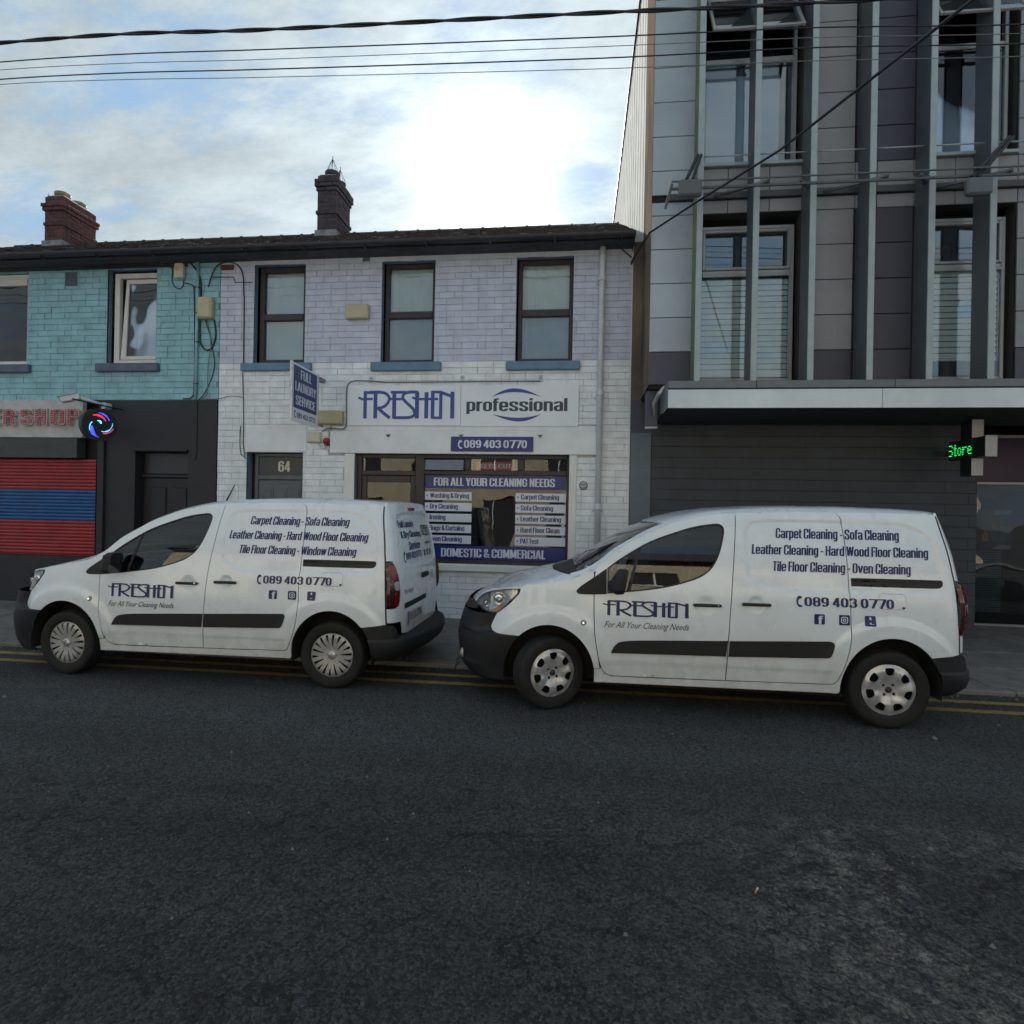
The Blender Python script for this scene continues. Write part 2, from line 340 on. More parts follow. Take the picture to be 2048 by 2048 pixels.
    bp = nn('ShaderNodeBump'); bp.inputs['Strength'].default_value = .9; bp.inputs['Distance'].default_value = .009; ln(hgt, bp.inputs['Height']); ln(bp.outputs[0], b.inputs['Normal'])
    MAT['asphalt'] = m
asphalt()

# ------------------------------------------------------------------ mesh helpers
def wloc(o):
    v = Vector((0, 0, 0))
    while o is not None: v = v + o.location; o = o.parent
    return v
def link(name, me, m=None, parent=None, local=False):
    o = bpy.data.objects.new(name, me); C.objects.link(o)
    if m is not None and not len(me.materials): me.materials.append(MAT[m] if isinstance(m, str) else m)
    if parent is not None: o.parent = parent
    return o
def mesh_obj(name, V, F, m, parent=None, local=False, smooth=False, kind=None):
    """V are world coordinates unless local; they are stored relative to the parent"""
    V = np.asarray(V, float).reshape(-1, 3)
    if parent is not None and not local:
        w = wloc(parent); V = V - np.array([w.x, w.y, w.z])
    me = bpy.data.meshes.new(name); me.from_pydata([tuple(v) for v in V], [], [tuple(int(i) for i in f) for f in F]); me.update()
    if smooth: me.shade_smooth()
    o = link(name, me, m, parent)
    if kind: o['kind'] = kind
    return o
class MB:
    def __init__(s): s.v = []; s.f = []
    def add(s, V, F):
        n = len(s.v); s.v += [tuple(p) for p in V]; s.f += [tuple(i + n for i in f) for f in F]; return s
    def box(s, x0, x1, y0, y1, z0, z1):
        return s.add([(x0, y0, z0), (x1, y0, z0), (x1, y1, z0), (x0, y1, z0), (x0, y0, z1), (x1, y0, z1), (x1, y1, z1), (x0, y1, z1)],
                     [(0, 3, 2, 1), (4, 5, 6, 7), (0, 1, 5, 4), (1, 2, 6, 5), (2, 3, 7, 6), (3, 0, 4, 7)])
    def cbox(s, x0, x1, y0, y1, z0, z1, c=.006):
        """box with chamfered edges"""
        c = min(c, (x1 - x0) * .45, (y1 - y0) * .45, (z1 - z0) * .45)
        V = []
        for sx, X0, X1 in ((0, x0, x1), (1, x0, x1)):
            for sy in (0, 1):
                for sz in (0, 1):
                    x = X1 if sx else X0; y = y1 if sy else y0; z = z1 if sz else z0
                    dx = -c if sx else c; dy = -c if sy else c; dz = -c if sz else c
                    V += [(x, y + dy, z + dz), (x + dx, y, z + dz), (x + dx, y + dy, z)]
        def i(sx, sy, sz, k): return (sx * 4 + sy * 2 + sz) * 3 + k
        F = []
        for sx in (0, 1): F.append([i(sx, 0, 0, 0), i(sx, 0, 1, 0), i(sx, 1, 1, 0), i(sx, 1, 0, 0)][::(1 if sx == 0 else -1)])
        for sy in (0, 1): F.append([i(0, sy, 0, 1), i(1, sy, 0, 1), i(1, sy, 1, 1), i(0, sy, 1, 1)][::(1 if sy == 0 else -1)])
        for sz in (0, 1): F.append([i(0, 0, sz, 2), i(0, 1, sz, 2), i(1, 1, sz, 2), i(1, 0, sz, 2)][::(1 if sz == 0 else -1)])
        for sx in (0, 1):
            for sy in (0, 1): F.append([i(sx, sy, 0, 0), i(sx, sy, 1, 0), i(sx, sy, 1, 1), i(sx, sy, 0, 1)][::(-1 if (sx + sy) % 2 == 0 else 1)])
            for sz in (0, 1): F.append([i(sx, 0, sz, 0), i(sx, 1, sz, 0), i(sx, 1, sz, 2), i(sx, 0, sz, 2)][::(1 if (sx + sz) % 2 == 0 else -1)])
        for sy in (0, 1):
            for sz in (0, 1): F.append([i(0, sy, sz, 1), i(1, sy, sz, 1), i(1, sy, sz, 2), i(0, sy, sz, 2)][::(-1 if (sy + sz) % 2 == 0 else 1)])
        for sx in (0, 1):
            for sy in (0, 1):
                for sz in (0, 1): F.append([i(sx, sy, sz, 0), i(sx, sy, sz, 1), i(sx, sy, sz, 2)][::(1 if (sx + sy + sz) % 2 == 0 else -1)])
        return s.add(V, F)
    def tube(s, pts, r, n=8, closed=False, caps=True):
        pts = [Vector(p) for p in pts]; m = len(pts); rs = r if isinstance(r, (list, tuple)) else [r] * m
        V = []; F = []; prev = None
        for k, p in enumerate(pts):
            a = pts[(k - 1) % m] if (k > 0 or closed) else p; b = pts[(k + 1) % m] if (k < m - 1 or closed) else p
            t = (b - a).normalized()
            if prev is None: u = t.orthogonal().normalized()
            else:
                u = prev - t * prev.dot(t)
                u = u.normalized() if u.length > 1e-6 else t.orthogonal().normalized()
            prev = u; w = t.cross(u)
            for j in range(n):
                a_ = 2 * PI * j / n; V.append(p + (u * math.cos(a_) + w * math.sin(a_)) * rs[k])
        for k in range(m if closed else m - 1):
            for j in range(n):
                a_ = k * n + j; b_ = k * n + (j + 1) % n; c_ = ((k + 1) % m) * n
                F.append((a_, b_, c_ + (j + 1) % n, c_ + j))
        if caps and not closed:
            F.append(tuple(range(n))[::-1]); F.append(tuple((m - 1) * n + j for j in range(n)))
        return s.add(V, F)
    def lathe(s, prof, o, axis='z', n=24, a0=0, a1=2 * PI):
        """prof list of (r, h) turned about an axis through o"""
        full = abs(a1 - a0 - 2 * PI) < 1e-6; m = n if full else n + 1
        V = []
        for r, h in prof:
            for j in range(m):
                a = a0 + (a1 - a0) * j / n; c, d = r * math.cos(a), r * math.sin(a)
                V.append({'z': (o[0] + c, o[1] + d, o[2] + h), 'y': (o[0] + c, o[1] + h, o[2] + d), 'x': (o[0] + h, o[1] + c, o[2] + d)}[axis])
        F = []
        for k in range(len(prof) - 1):
            for j in range(n):
                a = k * m + j; b = k * m + (j + 1) % m
                F.append((a, b, b + m, a + m))
        return s.add(V, F)
    def prism(s, poly, f0, f1):
        """poly in 2D; f0,f1 map (u,v) to the two faces"""
        n = len(poly); V = [f0(u, v) for u, v in poly] + [f1(u, v) for u, v in poly]
        F = [tuple(range(n)), tuple(range(2 * n - 1, n - 1, -1))] + [(i, i + n, (i + 1) % n + n, (i + 1) % n) for i in range(n)]
        return s.add(V, F)
    def build(s, name, m, parent=None, local=False, smooth=False, kind=None):
        o = mesh_obj(name, s.v, s.f, m, parent, local, smooth, kind)
        bm = bmesh.new(); bm.from_mesh(o.data); bmesh.ops.recalc_face_normals(bm, faces=bm.faces); bm.to_mesh(o.data); bm.free()
        if smooth: o.data.shade_smooth()
        return o
def thing(name, label, cat, loc=(0, 0, 0), group=None):
    o = bpy.data.objects.new(name, None); C.objects.link(o); o.location = loc; o.empty_display_size = .1
    o['label'] = label; o['category'] = cat
    if group: o['group'] = group
    return o
def tag(o, label, cat, group=None):
    o['label'] = label; o['category'] = cat
    if group: o['group'] = group
    return o
def struct(o): o['kind'] = 'structure'; return o
def cr(pts, closed=True, k=5):
    """Catmull-Rom; a point with a third entry is a corner"""
    n = len(pts); P = [np.array(p[:2], float) for p in pts]; S = [len(p) > 2 for p in pts]; out_ = []
    for i in range(n if closed else n - 1):
        a, b = P[i], P[(i + 1) % n]
        ta = (b - P[i - 1]) * .5 if (not S[i] and (closed or i > 0)) else (b - a) * .5
        tb = (P[(i + 2) % n] - a) * .5 if (not S[(i + 1) % n] and (closed or i < n - 2)) else (b - a) * .5
        dl = np.linalg.norm(b - a); 
        for t_ in (ta, tb):
            l_ = np.linalg.norm(t_)
            if l_ > dl: t_ *= dl / l_
        for j in range(k):
            t = j / k; out_.append((2 * t**3 - 3 * t**2 + 1) * a + (t**3 - 2 * t**2 + t) * ta + (-2 * t**3 + 3 * t**2) * b + (t**3 - t**2) * tb)
    if not closed: out_.append(P[-1])
    return [tuple(p) for p in out_]
def resample(poly, res):
    out_ = []; n = len(poly)
    for i in range(n):
        a = np.array(poly[i][:2], float); b = np.array(poly[(i + 1) % n][:2], float); d = np.linalg.norm(b - a)
        if d < 1e-5: continue
        k = max(1, int(math.ceil(d / res)))
        for j in range(k): out_.append(a + (b - a) * j / k)
    # drop near-duplicates
    q = [out_[0]]
    for p in out_[1:]:
        if np.linalg.norm(p - q[-1]) > res * .18: q.append(p)
    if np.linalg.norm(q[0] - q[-1]) < res * .18: q.pop()
    return np.array(q)
def area(P): x, y = P[:, 0], P[:, 1]; return .5 * np.sum(x * np.roll(y, -1) - y * np.roll(x, -1))
def inset(P, d):
    P = np.array(P, float)
    if area(P) < 0: P = P[::-1]
    a = np.roll(P, 1, 0); b = np.roll(P, -1, 0); t = b - a; t /= np.linalg.norm(t, axis=1)[:, None] + 1e-9
    return P + np.stack([-t[:, 1], t[:, 0]], 1) * d
def inside(Q, P):
    x, y = Q[:, 0], Q[:, 1]; r = np.zeros(len(Q), bool); n = len(P)
    for i in range(n):
        x0, y0 = P[i]; x1, y1 = P[(i + 1) % n]
        if y0 == y1: continue
        c = ((y0 > y) != (y1 > y)) & (x < (x1 - x0) * (y - y0) / (y1 - y0) + x0); r ^= c
    return r
def pdist(Q, P):
    """distance of points Q to closed polyline P"""
    d = np.full(len(Q), 1e9); n = len(P)
    for i in range(n):
        a = P[i]; b = P[(i + 1) % n]; ab = b - a; l2 = ab @ ab + 1e-12
        t = np.clip(((Q - a) @ ab) / l2, 0, 1); e = Q - (a + t[:, None] * ab); d = np.minimum(d, np.einsum('ij,ij->i', e, e))
    return np.sqrt(d)
def sheet_mesh(outline, fn, holes=(), res=.03, rim=0.0, rimdir=(0, 1, 0), gap=0.0, smooth=True):
    """triangulate a 2-D outline (with holes), map it by fn(U,V)->xyz and give it a turned-in edge"""
    O = resample(outline, res)
    if area(O) < 0: O = O[::-1]
    if gap: O = inset(O, gap)
    H = []
    for h in holes:
        h_ = resample(h, res)
        if area(h_) < 0: h_ = h_[::-1]
        H.append(h_)
    lo, hi = O.min(0), O.max(0)
    gx = np.arange(lo[0] + res * .5, hi[0], res); gy = np.arange(lo[1] + res * .5, hi[1], res * .9)
    if len(gx) and len(gy):
        gg = np.array([(x + (j % 2) * res * .5, y) for j, y in enumerate(gy) for x in gx])
        gg = gg[inside(gg, O)]
        if len(gg): gg = gg[pdist(gg, O) > res * .55]
        for h in H:
            if len(gg): gg = gg[~inside(gg, h)]
            if len(gg): gg = gg[pdist(gg, h) > res * .55]
    else: gg = np.zeros((0, 2))
    loops = [O] + H; pts = []; edges = []; st = 0
    for l in loops:
        n = len(l); pts += list(map(tuple, l)); edges += [(st + i, st + (i + 1) % n) for i in range(n)]; st += n
    nb = st; pts += list(map(tuple, gg))
    r = G.delaunay_2d_cdt([Vector(p) for p in pts], edges, [], 0, 1e-7)
    V2 = np.array([tuple(v) for v in r[0]]); T = [tuple(f) for f in r[2]]
    T = np.array([t for t in T if len(t) == 3])
    cen = V2[T].mean(1); k = inside(cen, O)
    for h in H: k &= ~inside(cen, h)
    T = T[k]
    P3 = np.stack(fn(V2[:, 0], V2[:, 1]), 1)
    V = list(map(tuple, P3)); F = [tuple(t) for t in T]
    if rim:
        # outer boundary edges of kept triangles
        cnt = {}
        for t in T:
            for a, b in ((t[0], t[1]), (t[1], t[2]), (t[2], t[0])):
                e = (min(a, b), max(a, b)); cnt[e] = None if e in cnt else (a, b)
        mp_ = {}; rd = np.array(rimdir, float) * rim
        def rv(i, k_):
            if (i, k_) not in mp_:
                mp_[(i, k_)] = len(V); p = P3[i] + (rd if k_ else 0); V.append(tuple(p))
            return mp_[(i, k_)]
        for e, ab in cnt.items():
            if ab is None: continue
            a, b = ab; F.append((rv(b, 0), rv(a, 0), rv(a, 1), rv(b, 1)))
    return V, F
def sheet(name, outline, fn, m, parent, holes=(), res=.03, rim=0.0, rimdir=(0, 1, 0), gap=0.0, smooth=True):
    V, F = sheet_mesh(outline, fn, holes, res, rim, rimdir, gap)
    return mesh_obj(name, V, F, m, parent, local=True, smooth=smooth)
def circ(cx, cy, rx, ry=None, n=24, a0=0, a1=2 * PI):
    ry = ry or rx; full = abs(a1 - a0 - 2 * PI) < 1e-6
    return [(cx + rx * math.cos(a0 + (a1 - a0) * i / n), cy + ry * math.sin(a0 + (a1 - a0) * i / n)) for i in range(n if full else n + 1)]
def rrect(x0, x1, y0, y1, r, n=4):
    r = min(r, (x1 - x0) * .49, (y1 - y0) * .49); P = []
    for cx, cy, a in ((x1 - r, y0 + r, -PI / 2), (x1 - r, y1 - r, 0), (x0 + r, y1 - r, PI / 2), (x0 + r, y0 + r, PI)):
        P += [(cx + r * math.cos(a + PI / 2 * i / n), cy + r * math.sin(a + PI / 2 * i / n)) for i in range(n + 1)]
    return P

# lettering: built-in typeface turned into a flat mesh, fitted to a box
_tc = {}
def text2d(s, bold=.02, shear=0., spacing=1.0, res=2):
    key = (s, bold, shear, spacing)
    if key not in _tc:
        cu = bpy.data.curves.new('t', 'FONT'); cu.body = s; cu.offset = bold; cu.shear = shear; cu.space_character = spacing; cu.resolution_u = res; cu.fill_mode = 'FRONT' if False else 'BOTH'
        o = bpy.data.objects.new('t', cu); C.objects.link(o)
        dg = bpy.context.evaluated_depsgraph_get(); dg.update()
        me = bpy.data.meshes.new_from_object(o.evaluated_get(dg))
        bm = bmesh.new(); bm.from_mesh(me); bmesh.ops.triangulate(bm, faces=bm.faces)
        V = np.array([tuple(v.co[:2]) for v in bm.verts]); F = [tuple(v.index for v in f.verts) for f in bm.faces if f.calc_area() > 1e-9]
        bm.free(); bpy.data.objects.remove(o); bpy.data.curves.remove(cu); bpy.data.meshes.remove(me)
        lo, hi = V.min(0), V.max(0); _tc[key] = ((V - lo) / (hi - lo), F)
    return _tc[key]
def text(name, s, fn, x0, x1, z0, z1, m, parent, bold=.015, shear=0., spacing=1.0, local=False):
    V, F = text2d(s, bold, shear, spacing)
    U = x0 + V[:, 0] * (x1 - x0); W = z0 + V[:, 1] * (z1 - z0)
    P = np.stack(fn(U, W), 1)
    return mesh_obj(name, P, F, m, parent, local)

# heavy condensed block letters drawn as strokes
_S, _H, _X = .094, .060, .75
def _g():
    L_, T, B, C1 = _S, _X - _H, _H, 1 - _H
    def R(w): return w - _S
    def ring(w, t=T): r = R(w); return [(L_, t - .11), (L_ + .035, t - .03), (L_ + .10, t), (r - .10, t), (r - .035, t - .03), (r, t - .11), (r, B + .11), (r - .035, B + .03), (r - .10, B), (L_ + .10, B), (L_ + .035, B + .03), (L_, B + .11), (L_, t - .11)]
    def arch(w, a, t=T): r = R(w); return [(L_, a), (L_ + .03, t - .03), (L_ + .10, t), (r - .10, t), (r - .03, t - .03), (r, t - .11), (r, 0)]
    n, c = .51, .54
    r, q = R(n), R(c)
    def oval(w, b_, t_): return [((w / 2) + (R(w) - w / 2) * math.copysign(abs(math.cos(a))**.75, math.cos(a)), (b_ + t_) / 2 + (t_ - b_) / 2 * math.copysign(abs(math.sin(a))**.75, math.sin(a))) for a in np.linspace(0, 2 * PI, 21)[:-1]] + [(R(w), (b_ + t_) / 2)]
    G = {' ': (.15, []), '-': (.30, [[(.02, .40), (.28, .40)]]), 'o': (n, [ring(n)]), 'O': (c, [ring(c, C1)]),
     'a': (n, [[(L_, .56), (L_, T - .08), (L_ + .03, T - .03), (L_ + .09, T), (r - .09, T), (r - .03, T - .03), (r, T - .1), (r, 0)], [(r, .41), (L_ + .08, .38), (L_, .30), (L_, .14), (L_ + .03, B + .03), (L_ + .09, B), (r - .09, B), (r, .16)]]),
     'c': (n, [[(r, .46), (r, T - .11), (r - .03, T - .03), (r - .1, T), (L_ + .1, T), (L_ + .03, T - .03), (L_, T - .11), (L_, B + .11), (L_ + .03, B + .03), (L_ + .1, B), (r - .1, B), (r - .03, B + .03), (r, B + .11), (r, .28)]]),
     'd': (n, [ring(n), [(r, 0), (r, 1)]]), 'p': (n, [ring(n), [(L_, _X), (L_, -.22)]]), 'b': (n, [ring(n), [(L_, 0), (L_, 1)]]),
     'e': (n, [[(L_, .36), (r, .36), (r, T - .11), (r - .03, T - .03), (r - .1, T), (L_ + .1, T), (L_ + .03, T - .03), (L_, T - .11), (L_, B + .11), (L_ + .03, B + .03), (L_ + .1, B), (r - .1, B), (r - .03, B + .03), (r, B + .10), (r, .20)]]),
     'f': (.30, [[(_S + .03, 0), (_S + .03, .86), (_S + .06, .92), (_S + .12, C1), (.33, C1)], [(-.01, T), (.31, T)]]),
     'g': (n, [ring(n), [(r, _X), (r, -.06), (r - .03, -.13), (r - .1, -.165), (L_ + .1, -.165), (L_, -.10)]]),
     'h': (n, [[(L_, 0), (L_, 1)], arch(n, .5)]), 'i': (2 * _S, [[(_S, 0), (_S, _X)], [(_S, .83), (_S, 1)]]), 'l': (2 * _S, [[(_S, 0), (_S, 1)]]),
     'k': (n, [[(L_, 0), (L_, 1)], [(r + .04, _X), (L_, .30)], [(L_ + .08, .42), (r + .04, 0)]]),
     'n': (n, [[(L_, 0), (L_, _X)], arch(n, .5)]), 'r': (.33, [[(L_, 0), (L_, _X)], [(L_, .5), (L_ + .04, T - .05), (L_ + .12, T), (.34, T)]]),
     's': (n, [[(r, .50), (r, T - .09), (r - .03, T - .02), (r - .1, T), (L_ + .1, T), (L_ + .03, T - .02), (L_, T - .09), (L_, .51), (L_ + .05, .43), (r - .05, .31), (r, .24), (r, B + .09), (r - .03, B + .02), (r - .1, B), (L_ + .1, B), (L_ + .03, B + .02), (L_, B + .09), (L_, .24)]]),
     't': (.30, [[(_S + .03, .92), (_S + .03, .14), (_S + .06, B + .02), (_S + .12, B), (.31, B)], [(-.01, T), (.31, T)]]),
     'u': (n, [[(L_, _X), (L_, B + .11), (L_ + .03, B + .03), (L_ + .1, B), (r - .1, B), (r, .18)], [(r, 0), (r, _X)]]),
     'v': (n, [[(L_ - .02, _X), (n / 2 - .01, .05)], [(R(n) + .02, _X), (n / 2 + .01, .05)]]), 'w': (.70, [[(L_ - .02, _X), (.20, .05)], [(.21, .05), (.35, _X)], [(.35, _X), (.49, .05)], [(.50, .05), (.70 - L_ + .02, _X)]]),
     'y': (n, [[(L_ - .02, _X), (n / 2 + .01, .04)], [(r + .02, _X), (n / 2 - .02, -.12), (L_ - .03, -.16)]]),
     'A': (.54, [[(.07, 0), (.25, 1)], [(.29, 1), (.47, 0)], [(.12, .25), (.42, .25)]]), 'B': (c, [[(L_, 0), (L_, 1)], [(L_, C1), (q - .09, C1), (q - .01, C1 - .08), (q - .01, .61), (q - .08, .53), (L_, .53)], [(q - .08, .53), (q, .44), (q, .16), (q - .08, B), (L_, B)]]),
     'C': (c, [[(q, .64), (q, C1 - .12), (q - .03, C1 - .03), (q - .1, C1), (L_ + .1, C1), (L_ + .03, C1 - .03), (L_, C1 - .12), (L_, B + .12), (L_ + .03, B + .03), (L_ + .1, B), (q - .1, B), (q - .03, B + .03), (q, B + .12), (q, .38)]]),
     'D': (c, [[(L_, 0), (L_, 1)], [(L_, C1), (q - .1, C1), (q - .03, C1 - .04), (q, C1 - .12), (q, B + .12), (q - .03, B + .04), (q - .1, B), (L_, B)]]),
     'E': (.42, [[(L_, 0), (L_, 1)], [(L_, C1), (.42, C1)], [(L_, .53), (.40, .53)], [(L_, B), (.42, B)]]), 'F': (.40, [[(L_, 0), (L_, 1)], [(L_, C1), (.40, C1)], [(L_, .51), (.38, .51)]]),
     'G': (c, [[(q, .66), (q, C1 - .12), (q - .1, C1), (L_ + .1, C1), (L_, C1 - .12), (L_, B + .12), (L_ + .1, B), (q - .1, B), (q, .18), (q, .46), (q - .16, .46)]]),
     'H': (c, [[(L_, 0), (L_, 1)], [(q, 0), (q, 1)], [(L_, .53), (q, .53)]]), 'I': (2 * _S, [[(_S, 0), (_S, 1)]]), 'K': (.54, [[(L_, 0), (L_, 1)], [(.45, 1), (L_ + .02, .42)], [(L_ + .09, .58), (.47, 0)]]),
     'L': (.38, [[(L_, 0), (L_, 1)], [(L_, B), (.38, B)]]), 'M': (.66, [[(L_, 0), (L_, 1)], [(L_ + .02, .96), (.33, .12)], [(.33, .12), (.66 - L_ - .02, .96)], [(.66 - L_, 0), (.66 - L_, 1)]]),
     'N': (.52, [[(L_, 0), (L_, 1)], [(L_ + .01, .95), (.52 - L_ - .01, .05)], [(.52 - L_, 0), (.52 - L_, 1)]]), 'P': (c, [[(L_, 0), (L_, 1)], [(L_, C1), (q - .09, C1), (q, C1 - .1), (q, .55), (q - .08, .46), (L_, .46)]]),
     'R': (c, [[(L_, 0), (L_, 1)], [(L_, C1), (q - .09, C1), (q, C1 - .1), (q, .60), (q - .08, .51), (L_, .51)], [(q - .08, .5), (q - .01, .42), (q, 0)]]),
     'S': (c, [[(q, .68), (q, C1 - .1), (q - .03, C1 - .02), (q - .1, C1), (L_ + .1, C1), (L_ + .03, C1 - .02), (L_, C1 - .1), (L_, .68), (L_ + .05, .59), (q - .05, .42), (q, .33), (q, B + .1), (q - .03, B + .02), (q - .1, B), (L_ + .1, B), (L_ + .03, B + .02), (L_, B + .1), (L_, .32)]]),
     'T': (.44, [[(.22, 0), (.22, 1)], [(0, C1), (.44, C1)]]), 'U': (c, [[(L_, 1), (L_, B + .12), (L_ + .03, B + .03), (L_ + .1, B), (q - .1, B), (q - .03, B + .03), (q, B + .12), (q, 1)]]),
     'V': (.52, [[(.07, 1), (.25, .05)], [(.27, .05), (.45, 1)]]), 'W': (.78, [[(.07, 1), (.21, .05)], [(.23, .05), (.39, .95)], [(.39, .95), (.55, .05)], [(.57, .05), (.71, 1)]]),
     'Y': (.50, [[(.07, 1), (.25, .42)], [(.43, 1), (.25, .42)], [(.25, 0), (.25, .45)]]),
     '&': (.56, [[(.54, 0), (.18, .60), (.11, .74), (.13, .88), (.20, C1), (.30, C1), (.36, .86), (.34, .72), (.12, .40), (.09, .26), (.12, .12), (.20, B), (.30, B), (.42, .18), (.50, .42)]]),
     '0': (c, [oval(c, B, C1)]), '8': (c, [oval(c, B, .55), oval(c, .51, C1)]), '9': (c, [oval(c, .40, C1), [(q, .66), (q, .34), (q - .04, .16), (q - .13, B + .01), (L_ + .1, B + .01), (L_ + .01, .20)]]),
     '3': (c, [[(L_, .74), (L_, C1 - .08), (L_ + .1, C1), (q - .1, C1), (q - .01, C1 - .1), (q - .01, .60), (q - .1, .52), (L_ + .14, .52)], [(q - .1, .52), (q, .42), (q, B + .1), (q - .1, B), (L_ + .1, B), (L_, B + .08), (L_, .27)]]), '7': (c, [[(.0, C1), (c - .02, C1), (.24, 0)]]),
     '6': (c, [ring(c, .60), [(L_, .3), (L_, C1 - .12), (L_ + .1, C1), (q - .1, C1), (q, C1 - .12), (q, .74)]]), '4': (.52, [[(.36, 0), (.36, 1)], [(.33, .95), (.07, .28)], [(.03, .26), (.52, .26)]])}
    return G
GLY = _g()
_sc = {}
def block2d(s, track=.045):
    if s in _sc: return _sc[s]
    V = []; F = []; Z = []; x = 0; k = 0
    for ch in s:
        w, sts = GLY[ch]
        for pl in sts:
            P = np.array(pl, float); n = len(P); Tn = []
            closed = n > 3 and np.allclose(P[0], P[-1])
            for i in range(n):
                if closed and i in (0, n - 1): d0 = P[0] - P[-2]; d1 = P[1] - P[0]
                else: d0 = P[i] - P[i - 1] if i else P[1] - P[0]; d1 = P[i + 1] - P[i] if i < n - 1 else P[i] - P[i - 1]
                d0 = d0 / np.linalg.norm(d0); d1 = d1 / np.linalg.norm(d1); m = d0 + d1; m = m / (np.linalg.norm(m) + 1e-9); nn = np.array((-m[1], m[0])); cs = max(.45, nn @ np.array((-d0[1], d0[0])))
                Tn.append(nn / cs * np.array((_S, _H)))
            b = len(V)
            for i in range(n):
                V.append((x + P[i][0] + Tn[i][0], P[i][1] + Tn[i][1])); V.append((x + P[i][0] - Tn[i][0], P[i][1] - Tn[i][1])); Z += [k, k]
            F += [(b + 2 * i, b + 2 * i + 1, b + 2 * i + 3, b + 2 * i + 2) for i in range(n - 1)]; k = (k + 1) % 4
        x += w + track
    V = np.array(V); lo, hi = V.min(0), V.max(0); _sc[s] = ((V - lo) / (hi - lo), F, np.array(Z)); return _sc[s]
def block(name, s, fn, x0, x1, z0, z1, m, parent, local=False, lift=(0, -1, 0), shear=0.):
    V, F, Z = block2d(s); U = x0 + V[:, 0] * (x1 - x0) + shear * V[:, 1] * (z1 - z0); W_ = z0 + V[:, 1] * (z1 - z0)
    P = np.stack(fn(U, W_), 1) + np.array(lift)[None, :] * (Z[:, None] * .00025)
    return mesh_obj(name, P, F, m, parent, local)
def on_facade(y): return lambda u, w: (u, np.full_like(np.asarray(u, float), y), w)
# hand-drawn wordmark, in a box 34 wide and 10 high: (polyline, thickness)
LOGO = [([(2.45, 9.6), (2.45, .2)], 1.0), ([(1.9, 9.45), (5.3, 9.3)], .75), ([(0.0, 7.6), (1.6, 7.0), (5.2, 7.15)], .62),
        ([(6.15, 9.4), (6.15, .2)], 1.1), ([(3.9, 9.45), (7.5, 9.5), (9.8, 9.0), (11.0, 7.7), (10.9, 6.2), (9.6, 4.6), (7.8, 3.9), (6.6, 3.9)], .8), ([(7.3, 3.7), (9.0, 2.2), (11.4, .35)], .9),
        ([(12.9, 9.4), (12.9, .2)], 1.15), ([(11.6, 9.45), (17.0, 9.4)], .75), ([(11.2, 7.1), (16.2, 7.0)], .62), ([(12.6, .5), (17.6, .5), (19.4, .9), (20.2, 2.0), (19.6, 3.6), (17.0, 6.0), (15.9, 7.6), (16.6, 9.0), (18.6, 9.5), (21.4, 9.4)], .8),
        ([(21.0, 9.4), (21.0, .2)], 1.15), ([(24.3, 9.4), (24.3, .2)], 1.1), ([(19.2, 7.6), (20.8, 7.0), (27.0, 7.0)], .62),
        ([(26.5, 9.4), (26.5, .2)], 1.0), ([(25.6, 7.0), (28.4, 7.0)], .62), ([(25.9, 9.45), (29.6, 9.4)], .7), ([(26.2, .45), (29.8, .45)], .7), ([(29.35, 9.4), (29.35, .2)], .9), ([(29.4, 9.3), (33.2, 7.9)], .8), ([(33.4, 9.5), (33.4, .2)], 1.1)]
def logo(name, fn, x0, x1, z0, z1, m, parent, local=False, dn=(0, -1, 0)):
    sx = (x1 - x0) / 34; sz = (z1 - z0) / 10; V = []; F = []
    for k, (pl, th) in enumerate(LOGO):
        P = [np.array((p[0] * sx, p[1] * sz)) for p in (cr([q for q in pl], False, 4) if len(pl) > 4 else pl)]
        n = len(P); hx = th * .62 * sx; hz_ = th * .66 * sz
        for i in range(n):
            t = P[min(i + 1, n - 1)] - P[max(i - 1, 0)]; t = t / (np.linalg.norm(t) + 1e-9); q = np.array((-t[1] * hx, t[0] * hz_))
            for s_ in (1, -1):
                a = P[i] + q * s_; x, y, z = fn(np.array([x0 + a[0]]), np.array([z0 + a[1]])); V.append((float(x[0]) + dn[0] * k * .00025, float(y[0]) + dn[1] * k * .00025, float(z[0]) + dn[2] * k * .00025))
        b = len(V) - 2 * n
        for i in range(n - 1): F.append((b + 2 * i, b + 2 * i + 1, b + 2 * i + 3, b + 2 * i + 2))
    return mesh_obj(name, V, F, m, parent, local)
HANDSET = cr([(.62, 1.0), (.95, .93), (1.0, .78), (.78, .74), (.60, .66), (.50, .5), (.55, .3), (.75, .2), (.98, .16), (1.0, .04), (.74, 0), (.48, .10), (.31, .34), (.29, .60), (.40, .86)], True, 3)
def flat_poly(name, poly, fn, m, parent, local=False):
    P = np.array(poly, float)
    if area(P) < 0: P = P[::-1]
    tri = G.tessellate_polygon([[Vector((p[0], p[1], 0)) for p in P]])
    x, y, z = fn(P[:, 0], P[:, 1]); return mesh_obj(name, np.stack([x, y, z], 1), [tuple(t) for t in tri], m, parent, local)
def fit(poly, x0, x1, z0, z1, flip=False): return [((x1 - (p[0]) * (x1 - x0)) if flip else (x0 + p[0] * (x1 - x0)), z0 + p[1] * (z1 - z0)) for p in poly]
